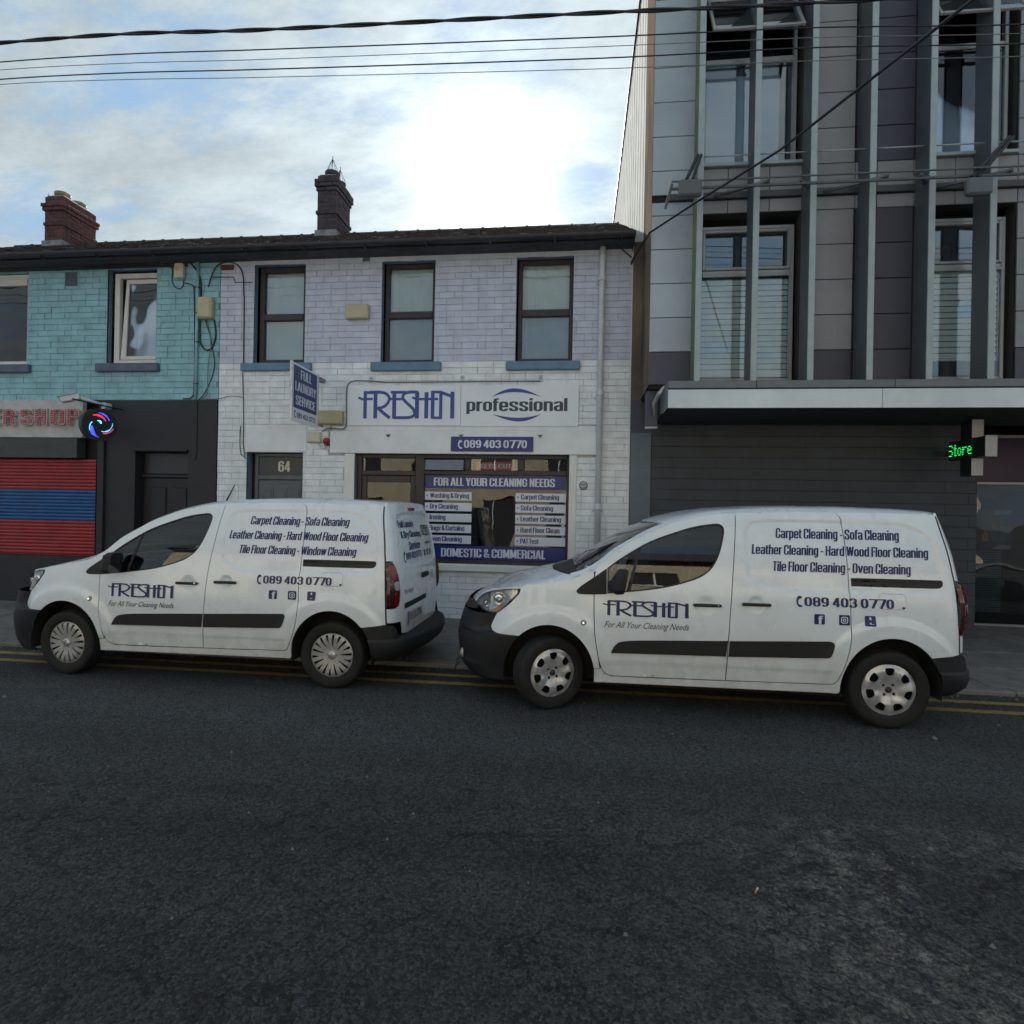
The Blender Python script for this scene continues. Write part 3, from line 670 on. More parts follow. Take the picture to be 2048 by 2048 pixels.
# ------------------------------------------------------------------ the setting
D = 8.45           # front plane of the terrace
KY = 6.10          # kerb line
def quad(name, x0, x1, y0, y1, z, m): return struct(MB().add([(x0, y0, z), (x1, y0, z), (x1, y1, z), (x0, y1, z)], [(0, 1, 2, 3)]).build(name, m))
quad('ground', -200, 200, -120, 200, -.06, 'paving_bed')
quad('road', -120, 120, -2.6, KY + .02, 0.0, 'asphalt')
for i, yc in enumerate((5.565, 5.835)):
    seg = MB(); x = -16.0
    while x < 14: seg.add([(x, yc - .046 + rng.normal(0, .003), .004), (x + 1, yc - .046 + rng.normal(0, .003), .004), (x + 1, yc + .046 + rng.normal(0, .003), .004), (x, yc + .046 + rng.normal(0, .003), .004)], [(0, 1, 2, 3)]); x += 1.0
    struct(seg.build('yellow_line', 'yellow_line'))
def pz(y): return .045 + (y - 6.25) / 2.2 * .055
pave = struct(MB().box(-16, 14, 6.2, 9.6, -.02, .012).build('pavement', 'paving_bed'))
nxs = 0
for r, (ya, yb) in enumerate(((6.262, 6.98), (6.988, 7.71), (7.718, 8.52), (8.528, 9.5))):
    x = -13.0 + .37 * r
    while x < 10:
        if r < 3 or x > 4.5:
            w = .90; za, zb = pz(ya), pz(yb); h = rng.normal(0, .0015)
            b = MB().cbox(x, x + w - .008, ya, yb, .013, .05, .004)
            b.v = [(p[0], p[1], (p[2] if p[2] < .03 else pz(p[1]) + h - (.05 - p[2]))) for p in b.v]
            b.build('paving_slab', 'paving', pave)
        x += .90
kerb = struct(MB().box(-16, 14, 6.11, 6.255, -.03, .02).build('kerb', 'paving_bed'))
x = -13.2
while x < 10:
    MB().cbox(x, x + .91, 6.10 + rng.normal(0, .003), 6.256, .001 - .02, .042 + rng.normal(0, .002), .012).build('kerb_stone', 'kerb_stone', kerb); x += .918
quad('pavement', -120, 120, -4.5, -2.6, .08, 'paving')

# ------------------------------------------------------------------ walls and bricks
def wall_mesh(x0, x1, z0, z1, y, holes):
    """front sheet with openings and their reveals; hole = (x0,x1,z0,z1,depth)"""
    b = MB(); xs = sorted({x0, x1, *[h[0] for h in holes], *[h[1] for h in holes]}); zs = sorted({z0, z1, *[h[2] for h in holes], *[h[3] for h in holes]})
    for i in range(len(xs) - 1):
        for j in range(len(zs) - 1):
            cx, cz = (xs[i] + xs[i + 1]) / 2, (zs[j] + zs[j + 1]) / 2
            if not any(h[0] < cx < h[1] and h[2] < cz < h[3] for h in holes):
                b.add([(xs[i], y, zs[j]), (xs[i + 1], y, zs[j]), (xs[i + 1], y, zs[j + 1]), (xs[i], y, zs[j + 1])], [(0, 1, 2, 3)])
    return b
def reveal(b, h, y):
    X0, X1, Z0, Z1, d = h
    for q in ([(X0, y, Z0), (X0, y, Z1), (X0, y + d, Z1), (X0, y + d, Z0)], [(X1, y, Z1), (X1, y, Z0), (X1, y + d, Z0), (X1, y + d, Z1)],
              [(X0, y, Z1), (X1, y, Z1), (X1, y + d, Z1), (X0, y + d, Z1)], [(X1, y, Z0), (X0, y, Z0), (X0, y + d, Z0), (X1, y + d, Z0)]): b.add(q, [(0, 1, 2, 3)])
_bm = {}
def brick_mesh(w, h, d, m):
    k = (round(w, 2), round(h, 3), round(d, 3), m)
    if k not in _bm:
        b = MB().cbox(-k[0] / 2, k[0] / 2, -k[2] / 2, k[2] / 2, -k[1] / 2, k[1] / 2, .0022)
        me = bpy.data.meshes.new('brick'); me.from_pydata(b.v, [], b.f); me.materials.append(MAT[m]); me.update(); _bm[k] = me
    return _bm[k]
def rect_sub(r, h):
    x0, x1, z0, z1 = r; a0, a1, c0, c1 = h
    if a0 >= x1 or a1 <= x0 or c0 >= z1 or c1 <= z0: return [r]
    o = []
    if a0 > x0: o.append((x0, a0, z0, z1))
    if a1 < x1: o.append((a1, x1, z0, z1))
    X0, X1 = max(x0, a0), min(x1, a1)
    if c0 > z0: o.append((X0, X1, z0, c0))
    if c1 < z1: o.append((X0, X1, c1, z1))
    return o
def hidden_by_vans(x, z):
    for y, xa, xb in ((5.6, -5.5, -1.75), (5.4, -.6, 3.0)):
        t = y / D; X = x * t; Z = CAMH + (z - CAMH) * t
        if xa < X < xb and Z < 1.6: return True
    return False
def bricks(wall, x0, x1, z0, z1, holes, mfn, limit=300, pitch=.24, course=.094, proud=.012, y=D, header=.12):
    L_ = []; row = 0; z = z0
    while z < z1 - .02:
        x = x0 - (pitch / 2 if row % 2 else 0)
        while x < x1:
            w = pitch if rng.random() > header else pitch / 2
            v_ = .0012 if rng.random() < .6 else .0032
            rs = [(max(x + v_, x0), min(x + w - v_, x1), z + .0034, min(z + course - .0034, z1))]
            for h in holes: rs = [q for r in rs for q in rect_sub(r, h)]
            for r in rs:
                if r[1] - r[0] > .025 and r[3] - r[2] > .02 : L_.append(r)
            x += w
        z += course; row += 1
    def key(r):
        cx, cz = (r[0] + r[1]) / 2, (r[2] + r[3]) / 2
        return (r[1] - r[0]) * (r[3] - r[2]) / (cx * cx + y * y + (cz - CAMH)**2) * (0 if hidden_by_vans(cx, cz) else 1)
    L_.sort(key=key, reverse=True)
    w = wloc(wall); rest = {}
    for k, r in enumerate(L_):
        cx, cz = (r[0] + r[1]) / 2, (r[2] + r[3]) / 2; dy = rng.normal(0, .0012); dz = rng.normal(0, .0010); m = mfn(cx, cz)
        if k < limit:
            o = bpy.data.objects.new('brick', brick_mesh(r[1] - r[0], r[3] - r[2], .03, m)); C.objects.link(o); o.parent = wall
            o.location = (cx - w.x, y - proud + .015 + dy - w.y, cz + dz - w.z); o.rotation_euler = (rng.normal(0, .006), rng.normal(0, .004), rng.normal(0, .004))
        else:
            rest.setdefault(m, MB()).cbox(r[0], r[1], y - proud + dy, y - proud + .03 + dy, r[2] + dz, r[3] + dz, .0022)
    return rest
def part(b, name, m, parent, smooth=False): return b.build(name, m, parent, smooth=smooth)
def bx(name, m, parent, *a, c=.005):
    return MB().cbox(*a, c).build(name, m, parent)

# ------------------------------------------------------------------ teal house (left)
teal = thing('terraced_house', 'teal painted brick terraced house over a black barber shopfront with a striped shutter', 'house', (-9, D, 0), 'terraced houses')
TH = [(-9.72, -8.94, 3.94, 5.44), (-7.53, -6.68, 3.94, 5.44), (-12.2, -11.3, 3.94, 5.44)]
wb = wall_mesh(-12.6, -5.61, 3.35, 5.56, D + .006, [(*h, .1) for h in TH])
twall = wb.build('wall', 'teal_mortar', teal)
holes = TH + [(-8.29, -8.07, 5.20, 5.42)]
r_ = bricks(twall, -12.6, -5.612, 3.36, 5.55, holes, lambda x, z: 'teal_brick', 300, y=D + .006, proud=.008)
for m, b in r_.items(): b.build('brickwork', m, twall, kind='stuff')
# black ground-floor front
bh = [(-6.99, -6.09, .1, 2.54), (-13, -7.62, .1, 3.35)]
b = wall_mesh(-12.6, -5.615, .02, 3.352, D - .012, [(*h, .1) for h in bh]); reveal(b, (-6.99, -6.09, .1, 2.54, .22), D - .012)
b.add([(-12.6, D - .012, 3.352), (-5.615, D - .012, 3.352), (-5.615, D + .01, 3.352), (-12.6, D + .01, 3.352)], [(0, 1, 2, 3)])
b.add([(-5.615, D - .012, 3.352), (-5.615, D - .012, .02), (-5.615, D + .01, .02), (-5.615, D + .01, 3.352)], [(0, 1, 2, 3)])
part(b, 'shopfront_wall', 'black_paint', teal)
bx('door_canopy', 'black_paint', teal, -7.0, -6.08, D - .06, D - .013, 2.545, 2.575)
dr = bx('door', 'black_wood', teal, -6.93, -6.10, D + .14, D + .18, .1, 2.13)
for (a, c) in ((-6.82, -6.56), (-6.46, -6.20)):
    for (e, f) in ((.3, 1.0), (1.12, 1.98)):
        bx('door_panel', 'black_wood', dr, a, c, D + .118, D + .139, e, f, c=.012)
bx('door_transom', 'black_wood', teal, -6.97, -6.10, D + .11, D + .19, 2.14, 2.19)
bx('fanlight', 'fanlight_dark', teal, -6.93, -6.12, D + .15, D + .17, 2.2, 2.53)
bx('stall_riser', 'black_paint', teal, -12.6, -7.62, D - .03, D + .1, .03, .86)
bx('pilaster', 'black_paint', teal, -7.61, -7.50, D - .06, D - .013, .1, 2.75)
# shop sign with bulb letters
bd = bx('shop_sign_board', 'barber_board', teal, -12.6, -7.84, D - .10, D - .02, 2.745, 3.35)
for s_, xa, xb in (('B', -11.40, -11.17), ('A', -11.12, -10.84), ('R', -10.78, -10.52), ('B', -10.46, -10.22), ('E', -9.44, -9.24), ('R', -9.20, -8.98), ('S', -8.90, -8.67), ('H', -8.64, -8.42), ('O', -8.37, -8.10), ('P', -8.07, -7.86)):
    if xa < -10: xa += .55; xb += .55
    o = block('shop_letter', s_, on_facade(D - .1502), xa - .004, xb + .004, 2.930, 3.200, 'barber_board', teal)
    block('letter_face', s_, on_facade(D - .154), xa + .010, xb - .010, 2.943, 3.187, 'barber_red', o)
    # returns of the letter box
    Vb, Fb, _z_ = block2d(s_); U = xa - .004 + Vb[:, 0] * (xb - xa + .008); W = 2.930 + Vb[:, 1] * .27
    sb = MB()
    for f in Fb:
        for i in range(4): e = (f[i], f[(i + 1) % 4]); sb.add([(U[e[0]], D - .1499, W[e[0]]), (U[e[1]], D - .1499, W[e[1]]), (U[e[1]], D - .101, W[e[1]]), (U[e[0]], D - .101, W[e[0]])], [(0, 1, 2, 3)])
    sb.build('letter_side', 'barber_board', o)
    # bulbs along the strokes
    lb = MB(); g = np.array([(x, z) for z in np.arange(.07, 1, .145) for x in np.arange(.08, 1, .16)])
    keep = np.zeros(len(g), bool)
    for f in Fb: keep |= inside(g, Vb[list(f)])
    for gx, gz in g[keep]: lb.lathe([(0.011, 0), (.008, -.008), (.001, -.012)], (xa + .012 + gx * (xb - xa - .024), D - .1545, 2.945 + gz * .24), 'y', 6)
    if lb.v: lb.build('bulb', 'led_bulb_white', o, kind='stuff')
bx('shutter_housing', 'shutter_box_green', teal, -12.6, -7.91, D - .12, D + .05, 2.42, 2.735)
bx('shutter_recess', 'interior_dark', teal, -12.6, -7.63, D + .10, D + .13, .86, 2.42)
sh = bx('roller_shutter', 'shutter_red', teal, -12.6, -7.635, D - .045, D - .03, .862, .875)
sh.name = 'roller_shutter'
k = 0; z = .877
while z < 2.40:
    m = 'shutter_blue' if 1.40 < z + .02 < 1.93 else 'shutter_red'
    prof = [(0, 0), (-.007, .010), (-.012, .025), (-.010, .042), (0, .052)]
    sb = MB(); V = []
    for x in (-12.6, -7.635):
        for dy, dz in prof: V.append((x, D - .040 + dy, z + dz))
    sb.add(V, [(i, i + 5, i + 6, i + 1) for i in range(4)])
    so_ = sb.build('slat', m, sh, smooth=True); z += .0545
# windows
def sash_window(parent, x0, x1, z0, z1, split, frame, panes, back, y=D, th=.055, depth=.09, tilt=0):
    fr = MB(); yo = y + depth
    fr.cbox(x0, x0 + th, yo, yo + .06, z0, z1); fr.cbox(x1 - th, x1, yo, yo + .06, z0, z1)
    fr.cbox(x0 + th, x1 - th, yo + .001, yo + .059, z0, z0 + th); fr.cbox(x0 + th, x1 - th, yo + .001, yo + .059, z1 - th, z1)
    w = fr.build('window', frame, parent)
    if split: bx('transom', frame, w, x0 + th, x1 - th, yo - .012, yo + .058, split - .05, split + .05)
    segs = [(z0 + th, z1 - th)] if not split else [(z0 + th, split - .05), (split + .05, z1 - th)]
    for i, (a, c) in enumerate(segs):
        MB().box(x0 + th, x1 - th, yo + .03, yo + .036, a, c).build('pane', panes, w)
        bm_ = back[i] if isinstance(back, (list, tuple)) else back
        if bm_:
            amp = .004 + .010 * rng.random(); f_ = 18 + 22 * rng.random(); ph_ = rng.random() * 6; n_ = 60; V = []; F = []
            for q in range(n_ + 1):
                xx = x0 + th + (x1 - x0 - 2 * th) * q / n_
                for kk, zz in enumerate((a - .03, (a + c) / 2, c + .03)): V.append((xx, yo + .075 + .004 * i + amp * math.sin(f_ * (xx - x0) * (1 + .05 * kk) + ph_ + 1.3 * math.sin(9 * xx)) * (1.0 - .25 * kk), zz))
            for q in range(n_): F += [(3 * q, 3 * q + 3, 3 * q + 4, 3 * q + 1), (3 * q + 1, 3 * q + 4, 3 * q + 5, 3 * q + 2)]
            MB().add(V, F).build('blind', bm_, w, smooth=True)
    MB().add([(x0, yo + .6, z0), (x1, yo + .6, z0), (x1, yo + .6, z1), (x0, yo + .6, z1), (x0, yo + .06, z0), (x1, yo + .06, z0), (x1, yo + .06, z1), (x0, yo + .06, z1)],
             [(0, 1, 2, 3), (0, 4, 5, 1), (2, 6, 7, 3), (1, 5, 6, 2), (0, 3, 7, 4)]).build('room_behind', 'interior_grey', w)
    return w
def wreveal(parent, h, d, m, y=D):
    b = MB(); reveal(b, (*h, d), y - .004); part(b, 'window_reveal', m, parent)
for i, h in enumerate(TH):
    wreveal(teal, h, .1, 'reveal_blue' if i == 1 else 'teal_brick')
    if i == 1:
        fr = MB(); x0, x1, z0, z1 = -7.46, -6.682, 3.95, 5.40; yo = D + .06
        fr.cbox(x0, x0 + .09, yo, yo + .07, z0, z1); fr.cbox(x1 - .02, x1, yo, yo + .07, z0, z1); fr.cbox(x0 + .09, x1 - .02, yo + .001, yo + .069, z1 - .08, z1); fr.cbox(x0 + .09, x1 - .02, yo + .001, yo + .069, z0, z0 + .06)
        w = fr.build('window', 'upvc', teal)
        # the casement tilts a little, so its stile leans
        sa = MB(); 
        def pr(pts, ya, yb): sa.prism(pts, lambda u, v: (u, ya, v), lambda u, v: (u, yb, v))
        pr([(-7.345, 4.02), (-7.265, 4.02), (-7.215, 5.26), (-7.26, 5.30)], yo + .01, yo + .06)
        pr([(-7.26, 5.30), (-7.215, 5.235), (-6.705, 5.235), (-6.705, 5.30)], yo + .011, yo + .059)
        pr([(-7.265, 4.02), (-6.705, 4.02), (-6.705, 4.075), (-7.263, 4.075)], yo + .011, yo + .059)
        sa.build('casement', 'upvc', w)
        MB().prism([(-7.262, 4.076), (-6.706, 4.076), (-6.706, 5.234), (-7.216, 5.234)], lambda u, v: (u, yo + .03, v), lambda u, v: (u, yo + .035, v)).build('pane', 'window_glass', w)
        MB().prism([(-7.17, 4.05), (-6.70, 4.05), (-6.70, 5.17), (-7.10, 5.17)], lambda u, v: (u, yo + .12, v), lambda u, v: (u, yo + .13, v)).build('blind', 'curtain_blue', w)
        MB().box(-7.5, -6.68, yo + .3, yo + .32, 3.95, 5.44).build('room_behind', 'interior_dark', w)
    else:
        w = sash_window(teal, h[0] + .03, h[1] - .002, h[2], h[3] - .02, None, 'upvc', 'window_glass', 'curtain_blue', depth=.05, th=.07)
        bx('vent_strip', 'upvc', w, h[0] + .1, h[1] - .08, D + .045, D + .1, h[3] - .19, h[3] - .09)
for x0, x1 in ((-9.80, -8.86), (-7.68, -6.60), (-12.3, -11.2)):
    bx('window_sill', 'sill_slate', teal, x0, x1, D - .07, D + .09, 3.80, 3.935, c=.012)
# ventilator grille
vg = MB().cbox(-8.288, -8.072, D - .004, D + .02, 5.202, 5.418, .004)
vo_ = vg.build('vent_grille', 'sill_slate', teal)
for i in range(6): bx('louvre', 'sill_slate', vo_, -8.275, -8.085, D - .014, D - .005, 5.215 + i * .033, 5.235 + i * .033, c=.003)

# ------------------------------------------------------------------ white house (number 64)
white = thing('terraced_house', 'white and lavender painted brick terraced house numbered 64 with the laundry shopfront', 'house', (-2.5, D, 0), 'terraced houses')
WH = [(-5.04, -4.21, 3.915, 5.44), (-3.00, -2.18, 3.905, 5.43), (-.96, -.125, 3.90, 5.43)]
DO = (-5.11, -4.20, .08, 2.54); SHH = (-3.37, -.14, .08, 2.535)
allh = WH + [DO, (-3.37, -2.31, .08, 2.535), (-2.31, -.14, .87, 2.535)]
wm = wall_mesh(-5.60, .705, .02, 5.56, D, [(*h, .1) for h in allh])
wm.add([(.705, D, .02), (.705, D, 5.56), (.705, D + 6, 5.56), (.705, D + 6, .02)], [(0, 1, 2, 3)])
wm.v = wm.v
wwall = wm.build('wall', 'white_mortar', white)
part(MB().add([(-5.60, D - .002, 3.90), (.70, D - .002, 3.90), (.70, D - .002, 5.555), (-5.60, D - .002, 5.555)], [(0, 1, 2, 3)]) if False else wall_mesh(-5.599, .700, 3.902, 5.555, D - .002, [(*h, .1) for h in WH]), 'mortar_face', 'lavender_mortar', wwall)
plain = [(-5.14, -4.14, 2.54, 2.97), (-3.78, .26, 2.50, 2.96), (-3.53, -3.37, .1, 2.55), (-.14, -.03, .8, 2.55), (-3.49, -.02, 2.95, 3.55), (-3.31, -3.20, 5.44, 5.50)]
r_ = bricks(wwall, -5.598, .703, .06, 5.55, allh + plain, lambda x, z: 'lavender_brick' if z > 3.90 and not (-9 < x < -99) else 'white_brick', 300, proud=.010)
for m, b in r_.items(): b.build('brickwork', m, wwall, kind='stuff')
bx('corner_strip', 'white_render', white, .704, .722, D - .013, D + .3, .06, 5.45)
bx('door_lintel', 'white_render', white, -5.14, -4.14, D - .016, D + .02, 2.545, 2.97, c=.008)
bx('shop_fascia', 'white_render', white, -3.76, .25, D - .045, D + .02, 2.535, 2.875, c=.008)
bx('shop_fascia_capping', 'white_render', white, -3.74, .24, D - .03, D + .015, 2.876, 2.955, c=.01)
bx('shop_pilaster', 'trim_white', white, -3.53, -3.372, D - .03, D + .02, .1, 2.533)
bx('shop_pilaster', 'trim_white', white, -.138, -.03, D - .03, D + .02, .905, 2.533)
bx('shop_sill', 'trim_white', white, -2.31, -.10, D - .06, D + .10, .80, .905, c=.012)
b = MB(); reveal(b, (-3.37, -.14, .085, 2.535, .12), D - .02); part(b, 'shop_reveal', 'reveal_blue', white)
for h in WH: wreveal(white, h, .1, 'reveal_blue')
sash_window(white, -5.00, -4.212, 3.92, 5.43, 4.655, 'brown_frame', 'window_glass', 'curtain_pale', th=.075)
sash_window(white, -2.975, -2.182, 3.91, 5.42, 4.65, 'brown_frame', 'window_glass', ('curtain_blue', 'curtain_pale'), th=.06)
sash_window(white, -.94, -.127, 3.905, 5.42, 4.64, 'brown_frame', 'window_glass', ('curtain_blue', 'curtain_pale'), th=.06)
for x0, x1, z0, z1 in ((-5.22, -4.08, 3.79, 3.912), (-3.14, -2.06, 3.77, 3.902), (-1.09, -.01, 3.765, 3.895)):
    bx('window_sill', 'sill_blue', white, x0, x1, D - .07, D + .09, z0, z1, c=.012)
# bare red vent brick and the little air vents
bx('vent_brick', 'chimney_brick', white, -5.59, -5.38, D - .022, D - .012, 5.37, 5.455)
bx('air_vent', 'sill_slate', white, -3.31, -3.20, D - .014, D - .001, 5.445, 5.50)
rv = MB().lathe([(.0, -.016), (.055, -.016), (.062, -.010), (.062, .0)], (.07, D - .012, 2.095), 'y', 20).build('round_vent', 'sill_slate', white, smooth=False)
for i in range(5):
    hw_ = .05 * math.sqrt(max(.05, 1 - ((i - 2) / 2.6)**2)); bx('louvre', 'trim_white', rv, .07 - hw_, .07 + hw_, D - .036, D - .029, 2.053 + i * .020, 2.062 + i * .020, c=.002)
# door 64
b = MB(); reveal(b, (*DO, .16), D - .015); part(b, 'door_reveal', 'reveal_blue', white)
b = MB().cbox(-5.04, -4.985, D + .10, D + .16, .09, 2.535).cbox(-4.225, -4.202, D + .10, D + .16, .09, 2.535).cbox(-4.984, -4.226, D + .101, D + .159, 2.485, 2.534)
df = b.build('door_frame', 'door_grey', white)
bx('transom', 'door_grey', df, -4.984, -4.226, D + .085, D + .158, 2.13, 2.20)
fl = bx('fanlight', 'fanlight_dark', white, -4.984, -4.226, D + .12, D + .14, 2.201, 2.484)
block('house_number', '64', on_facade(D + .117), -4.665, -4.47, 2.255, 2.42, 'number_cream', white)
d64 = bx('door', 'door_grey', white, -4.982, -4.228, D + .12, D + .155, .10, 2.128)
for a in (-4.90, -4.675, -4.45):
    for (e, f) in ((.25, .95), (1.1, 2.0)):
        bp_ = MB(); bp_.cbox(a, a + .165, D + .112, D + .1195, e, f, .003)
        o = bp_.build('door_panel', 'door_grey', d64)
        bx('panel_field', 'door_grey', o, a + .03, a + .135, D + .104, D + .1115, e + .04, f - .04, c=.004)
# sign board in two panels
sl_ = thing('shop_sign', 'long white fascia sign in two panels, art deco wordmark left and professional right', 'sign', (-1.75, D - .02, 2.95))
bx('sign_panel', 'sign_white', sl_, -3.49, -1.753, D - .045, D - .012, 2.952, 3.56, c=.003)['label'] = 'left panel with the tall navy wordmark'
bx('sign_panel', 'sign_white', sl_, -1.749, -.02, D - .044, D - .012, 2.945, 3.55, c=.003)['label'] = 'right panel with the grey lettering between two blue arcs'
logo('wordmark', on_facade(D - .0475), -3.32, -1.85, 3.05, 3.475, 'arc_blue', sl_)
block('lettering', 'professional', on_facade(D - .0465), -1.665, -.18, 3.125, 3.355, 'charcoal_print', sl_)
def arc(x0, x1, zb, h, th, up):
    P = []; n = 24
    for i in range(n + 1):
        t = i / n; P.append((x0 + (x1 - x0) * t, zb + up * h * math.sin(PI * t**.88)))
    for i in range(n, -1, -1):
        t = i / n; P.append((x0 + (x1 - x0) * t, zb + up * (h - th) * math.sin(PI * t**.88)))
    return P[:-1]
flat_poly('arc_mark', arc(-1.285, -.56, 3.375, .125, .055, 1), on_facade(D - .0465), 'arc_blue', sl_)
flat_poly('arc_mark', [(-1.845 - x, z) for x, z in arc(-1.285, -.56, 3.125, .11, .055, -1)], on_facade(D - .0465), 'arc_blue', sl_)
ph = thing('phone_sign', 'small blue telephone number plate on the fascia above the shop window', 'sign', (-1.27, D - .05, 2.57))
bx('sign_panel', 'banner_blue', ph, -1.885, -.665, D - .062, D - .046, 2.572, 2.79, c=.002)
flat_poly('handset_mark', fit(HANDSET, -1.80, -1.715, 2.61, 2.74), on_facade(D - .0635), 'letter_white', ph)
block('phone_number', '089 403 0770', on_facade(D - .0632), -1.69, -.755, 2.622, 2.74, 'letter_white', ph)
# shopfront joinery
sf = MB(); y0 = D + .06
def fb(b, *a): b.cbox(*a, .006)
sfm = MB()
for a in ((-3.369, -3.29, y0, y0 + .09, .10, 2.533), (-2.45, -2.31, y0, y0 + .09, .10, 2.533), (-.175, -.141, y0, y0 + .09, .91, 2.533),
          (-3.289, -2.451, y0 + .002, y0 + .088, 2.475, 2.532), (-2.309, -.176, y0 + .002, y0 + .088, 2.475, 2.532), (-3.289, -2.451, y0 - .004, y0 + .088, 2.215, 2.285), (-2.309, -.176, y0 - .004, y0 + .088, 2.235, 2.305), (-2.309, -.176, y0 + .002, y0 + .088, .907, .965),
          (-1.70, -1.61, y0 + .001, y0 + .089, 2.306, 2.474), (-.90, -.80, y0 + .001, y0 + .089, 2.306, 2.474)): sfm.cbox(*a, .006)
sfo = sfm.build('shopfront_frame', 'brown_frame', white)
for a, c, z0_, z1_ in ((-3.289, -2.451, 2.286, 2.474), (-1.609, -.901, 2.306, 2.474), (-.799, -.177, 2.306, 2.474)):
    MB().box(a, c, y0 + .04, y0 + .046, z0_, z1_).build('transom_pane', 'shop_glass' if a != -1.609 else 'window_glass', sfo)
op = MB().box(-2.29, -1.71, 0, .006, -.155, 0).build('transom_pane', 'modern_glass', sfo, local=True)
op.location = Vector((0, y0 - .01, 2.455)) - wloc(sfo); op.rotation_euler = (math.radians(-13), 0, 0)
of = MB().cbox(-2.305, -2.291, -.01, .012, -.165, .01).cbox(-1.709, -1.695, -.01, .012, -.165, .01).cbox(-2.29, -1.71, -.009, .011, -.169, -.156).build('vent_light_frame', 'brown_frame', sfo, local=True)
of.location = op.location; of.rotation_euler = op.rotation_euler
MB().box(-2.309, -.176, y0 + .04, y0 + .046, .965, 2.235).build('shop_pane', 'shop_glass', white)
sd = MB().cbox(-3.289, -3.21, y0 + .02, y0 + .07, .12, 2.213).cbox(-2.53, -2.451, y0 + .02, y0 + .07, .12, 2.213).cbox(-3.209, -2.531, y0 + .021, y0 + .069, 2.11, 2.212).cbox(-3.209, -2.531, y0 + .021, y0 + .069, .12, .4).build('shop_door', 'brown_frame', white)
MB().box(-3.209, -2.531, y0 + .04, y0 + .046, .4, 2.11).build('door_pane', 'shop_glass', sd)
# room behind the shop window with a counter and machines
rm = MB().add([(-3.45, 10.9, .09), (-.05, 10.9, .09), (-.05, 10.9, 2.6), (-3.45, 10.9, 2.6), (-3.45, y0 + .1, .09), (-.05, y0 + .1, .09), (-.05, y0 + .1, 2.6), (-3.45, y0 + .1, 2.6)],
              [(0, 1, 2, 3), (0, 4, 5, 1), (2, 6, 7, 3), (1, 5, 6, 2), (0, 3, 7, 4)]).build('shop_room', 'interior_grey', white)
bx('shop_counter', 'black_wood', rm, -2.2, -.6, 9.9, 10.3, .1, 1.05); bx('shop_machine', 'interior_grey', rm, -1.5, -.9, 10.3, 10.8, .1, 1.75)
# vinyl strips on the shop window
YB = y0 + .036
def banner(x0, x1, z0_, z1_, s_, tx, m, tm, name, label, bold=.045):
    t = thing(name, label, 'sign', ((x0 + x1) / 2, YB, z0_), None)
    MB().cbox(x0, x1, YB - .003, YB, z0_, z1_, .001).build('vinyl', m, t)
    block('lettering', s_, on_facade(YB - .0042), *tx, tm, t)
    return t
banner(-2.305, -.18, 2.03, 2.228, 'FOR ALL YOUR CLEANING NEEDS', (-2.17, -.345, 2.068, 2.192), 'banner_blue', 'letter_white', 'window_banner', 'blue window banner reading for all your cleaning needs, above the white strips')
banner(-2.305, -.18, .972, 1.175, 'DOMESTIC & COMMERCIAL', (-2.04, -.47, 1.00, 1.132), 'banner_blue', 'letter_white', 'window_banner', 'blue window banner reading domestic and commercial along the sill')
for i, (s_, w_) in enumerate((('Washing & Drying', .60), ('Dry Cleaning', .43), ('Ironing', .245), ('Rugs & Curtains', .54), ('Oven Cleaning', .50))):
    z0_ = 1.852 - .163 * i; dsc = any(c in s_ for c in 'gyp')
    t = banner(-2.305, -1.585, z0_, z0_ + .124, s_, (-2.225, -2.225 + w_, z0_ + (.016 if dsc else .03), z0_ + .108), 'strip_white', 'navy_print', 'window_strip', 'white window strip lettered %s, on the left side of the pane' % s_.lower().replace('&', 'and'))
    t['group'] = 'white service strips on the shop window'
    flat_poly('bullet', circ(-2.268, z0_ + .066, .011, n=10), on_facade(YB - .0045), 'navy_print', t)
for i, (s_, w_) in enumerate((('Carpet Cleaning', .565), ('Sofa Cleaning', .48), ('Leather Cleaning', .60), ('Hard Floor Clean', .58), ('PAT Test', .275))):
    z0_ = 1.848 - .163 * i; dsc = any(c in s_ for c in 'gyp')
    t = banner(-.925, -.18, z0_, z0_ + .126, s_, (-.845, -.845 + w_, z0_ + (.016 if dsc else .03), z0_ + .108), 'strip_white', 'navy_print', 'window_strip', 'white window strip lettered %s, on the right side of the pane' % s_.lower())
    t['group'] = 'white service strips on the shop window'
    flat_poly('bullet', circ(-.888, z0_ + .066, .011, n=10), on_facade(YB - .0045), 'navy_print', t)
kc = thing('keys_cut_sign', 'red keys cut sign hanging behind the top pane of the shop window', 'sign', (-1.24, y0 + .10, 2.29))
bx('sign_panel', 'keys_red', kc, -1.53, -.955, y0 + .052, y0 + .058, 2.312, 2.432, c=.001)
block('lettering', 'KEYS CUT', on_facade(y0 + .0505), -1.48, -1.00, 2.338, 2.408, 'letter_white', kc)
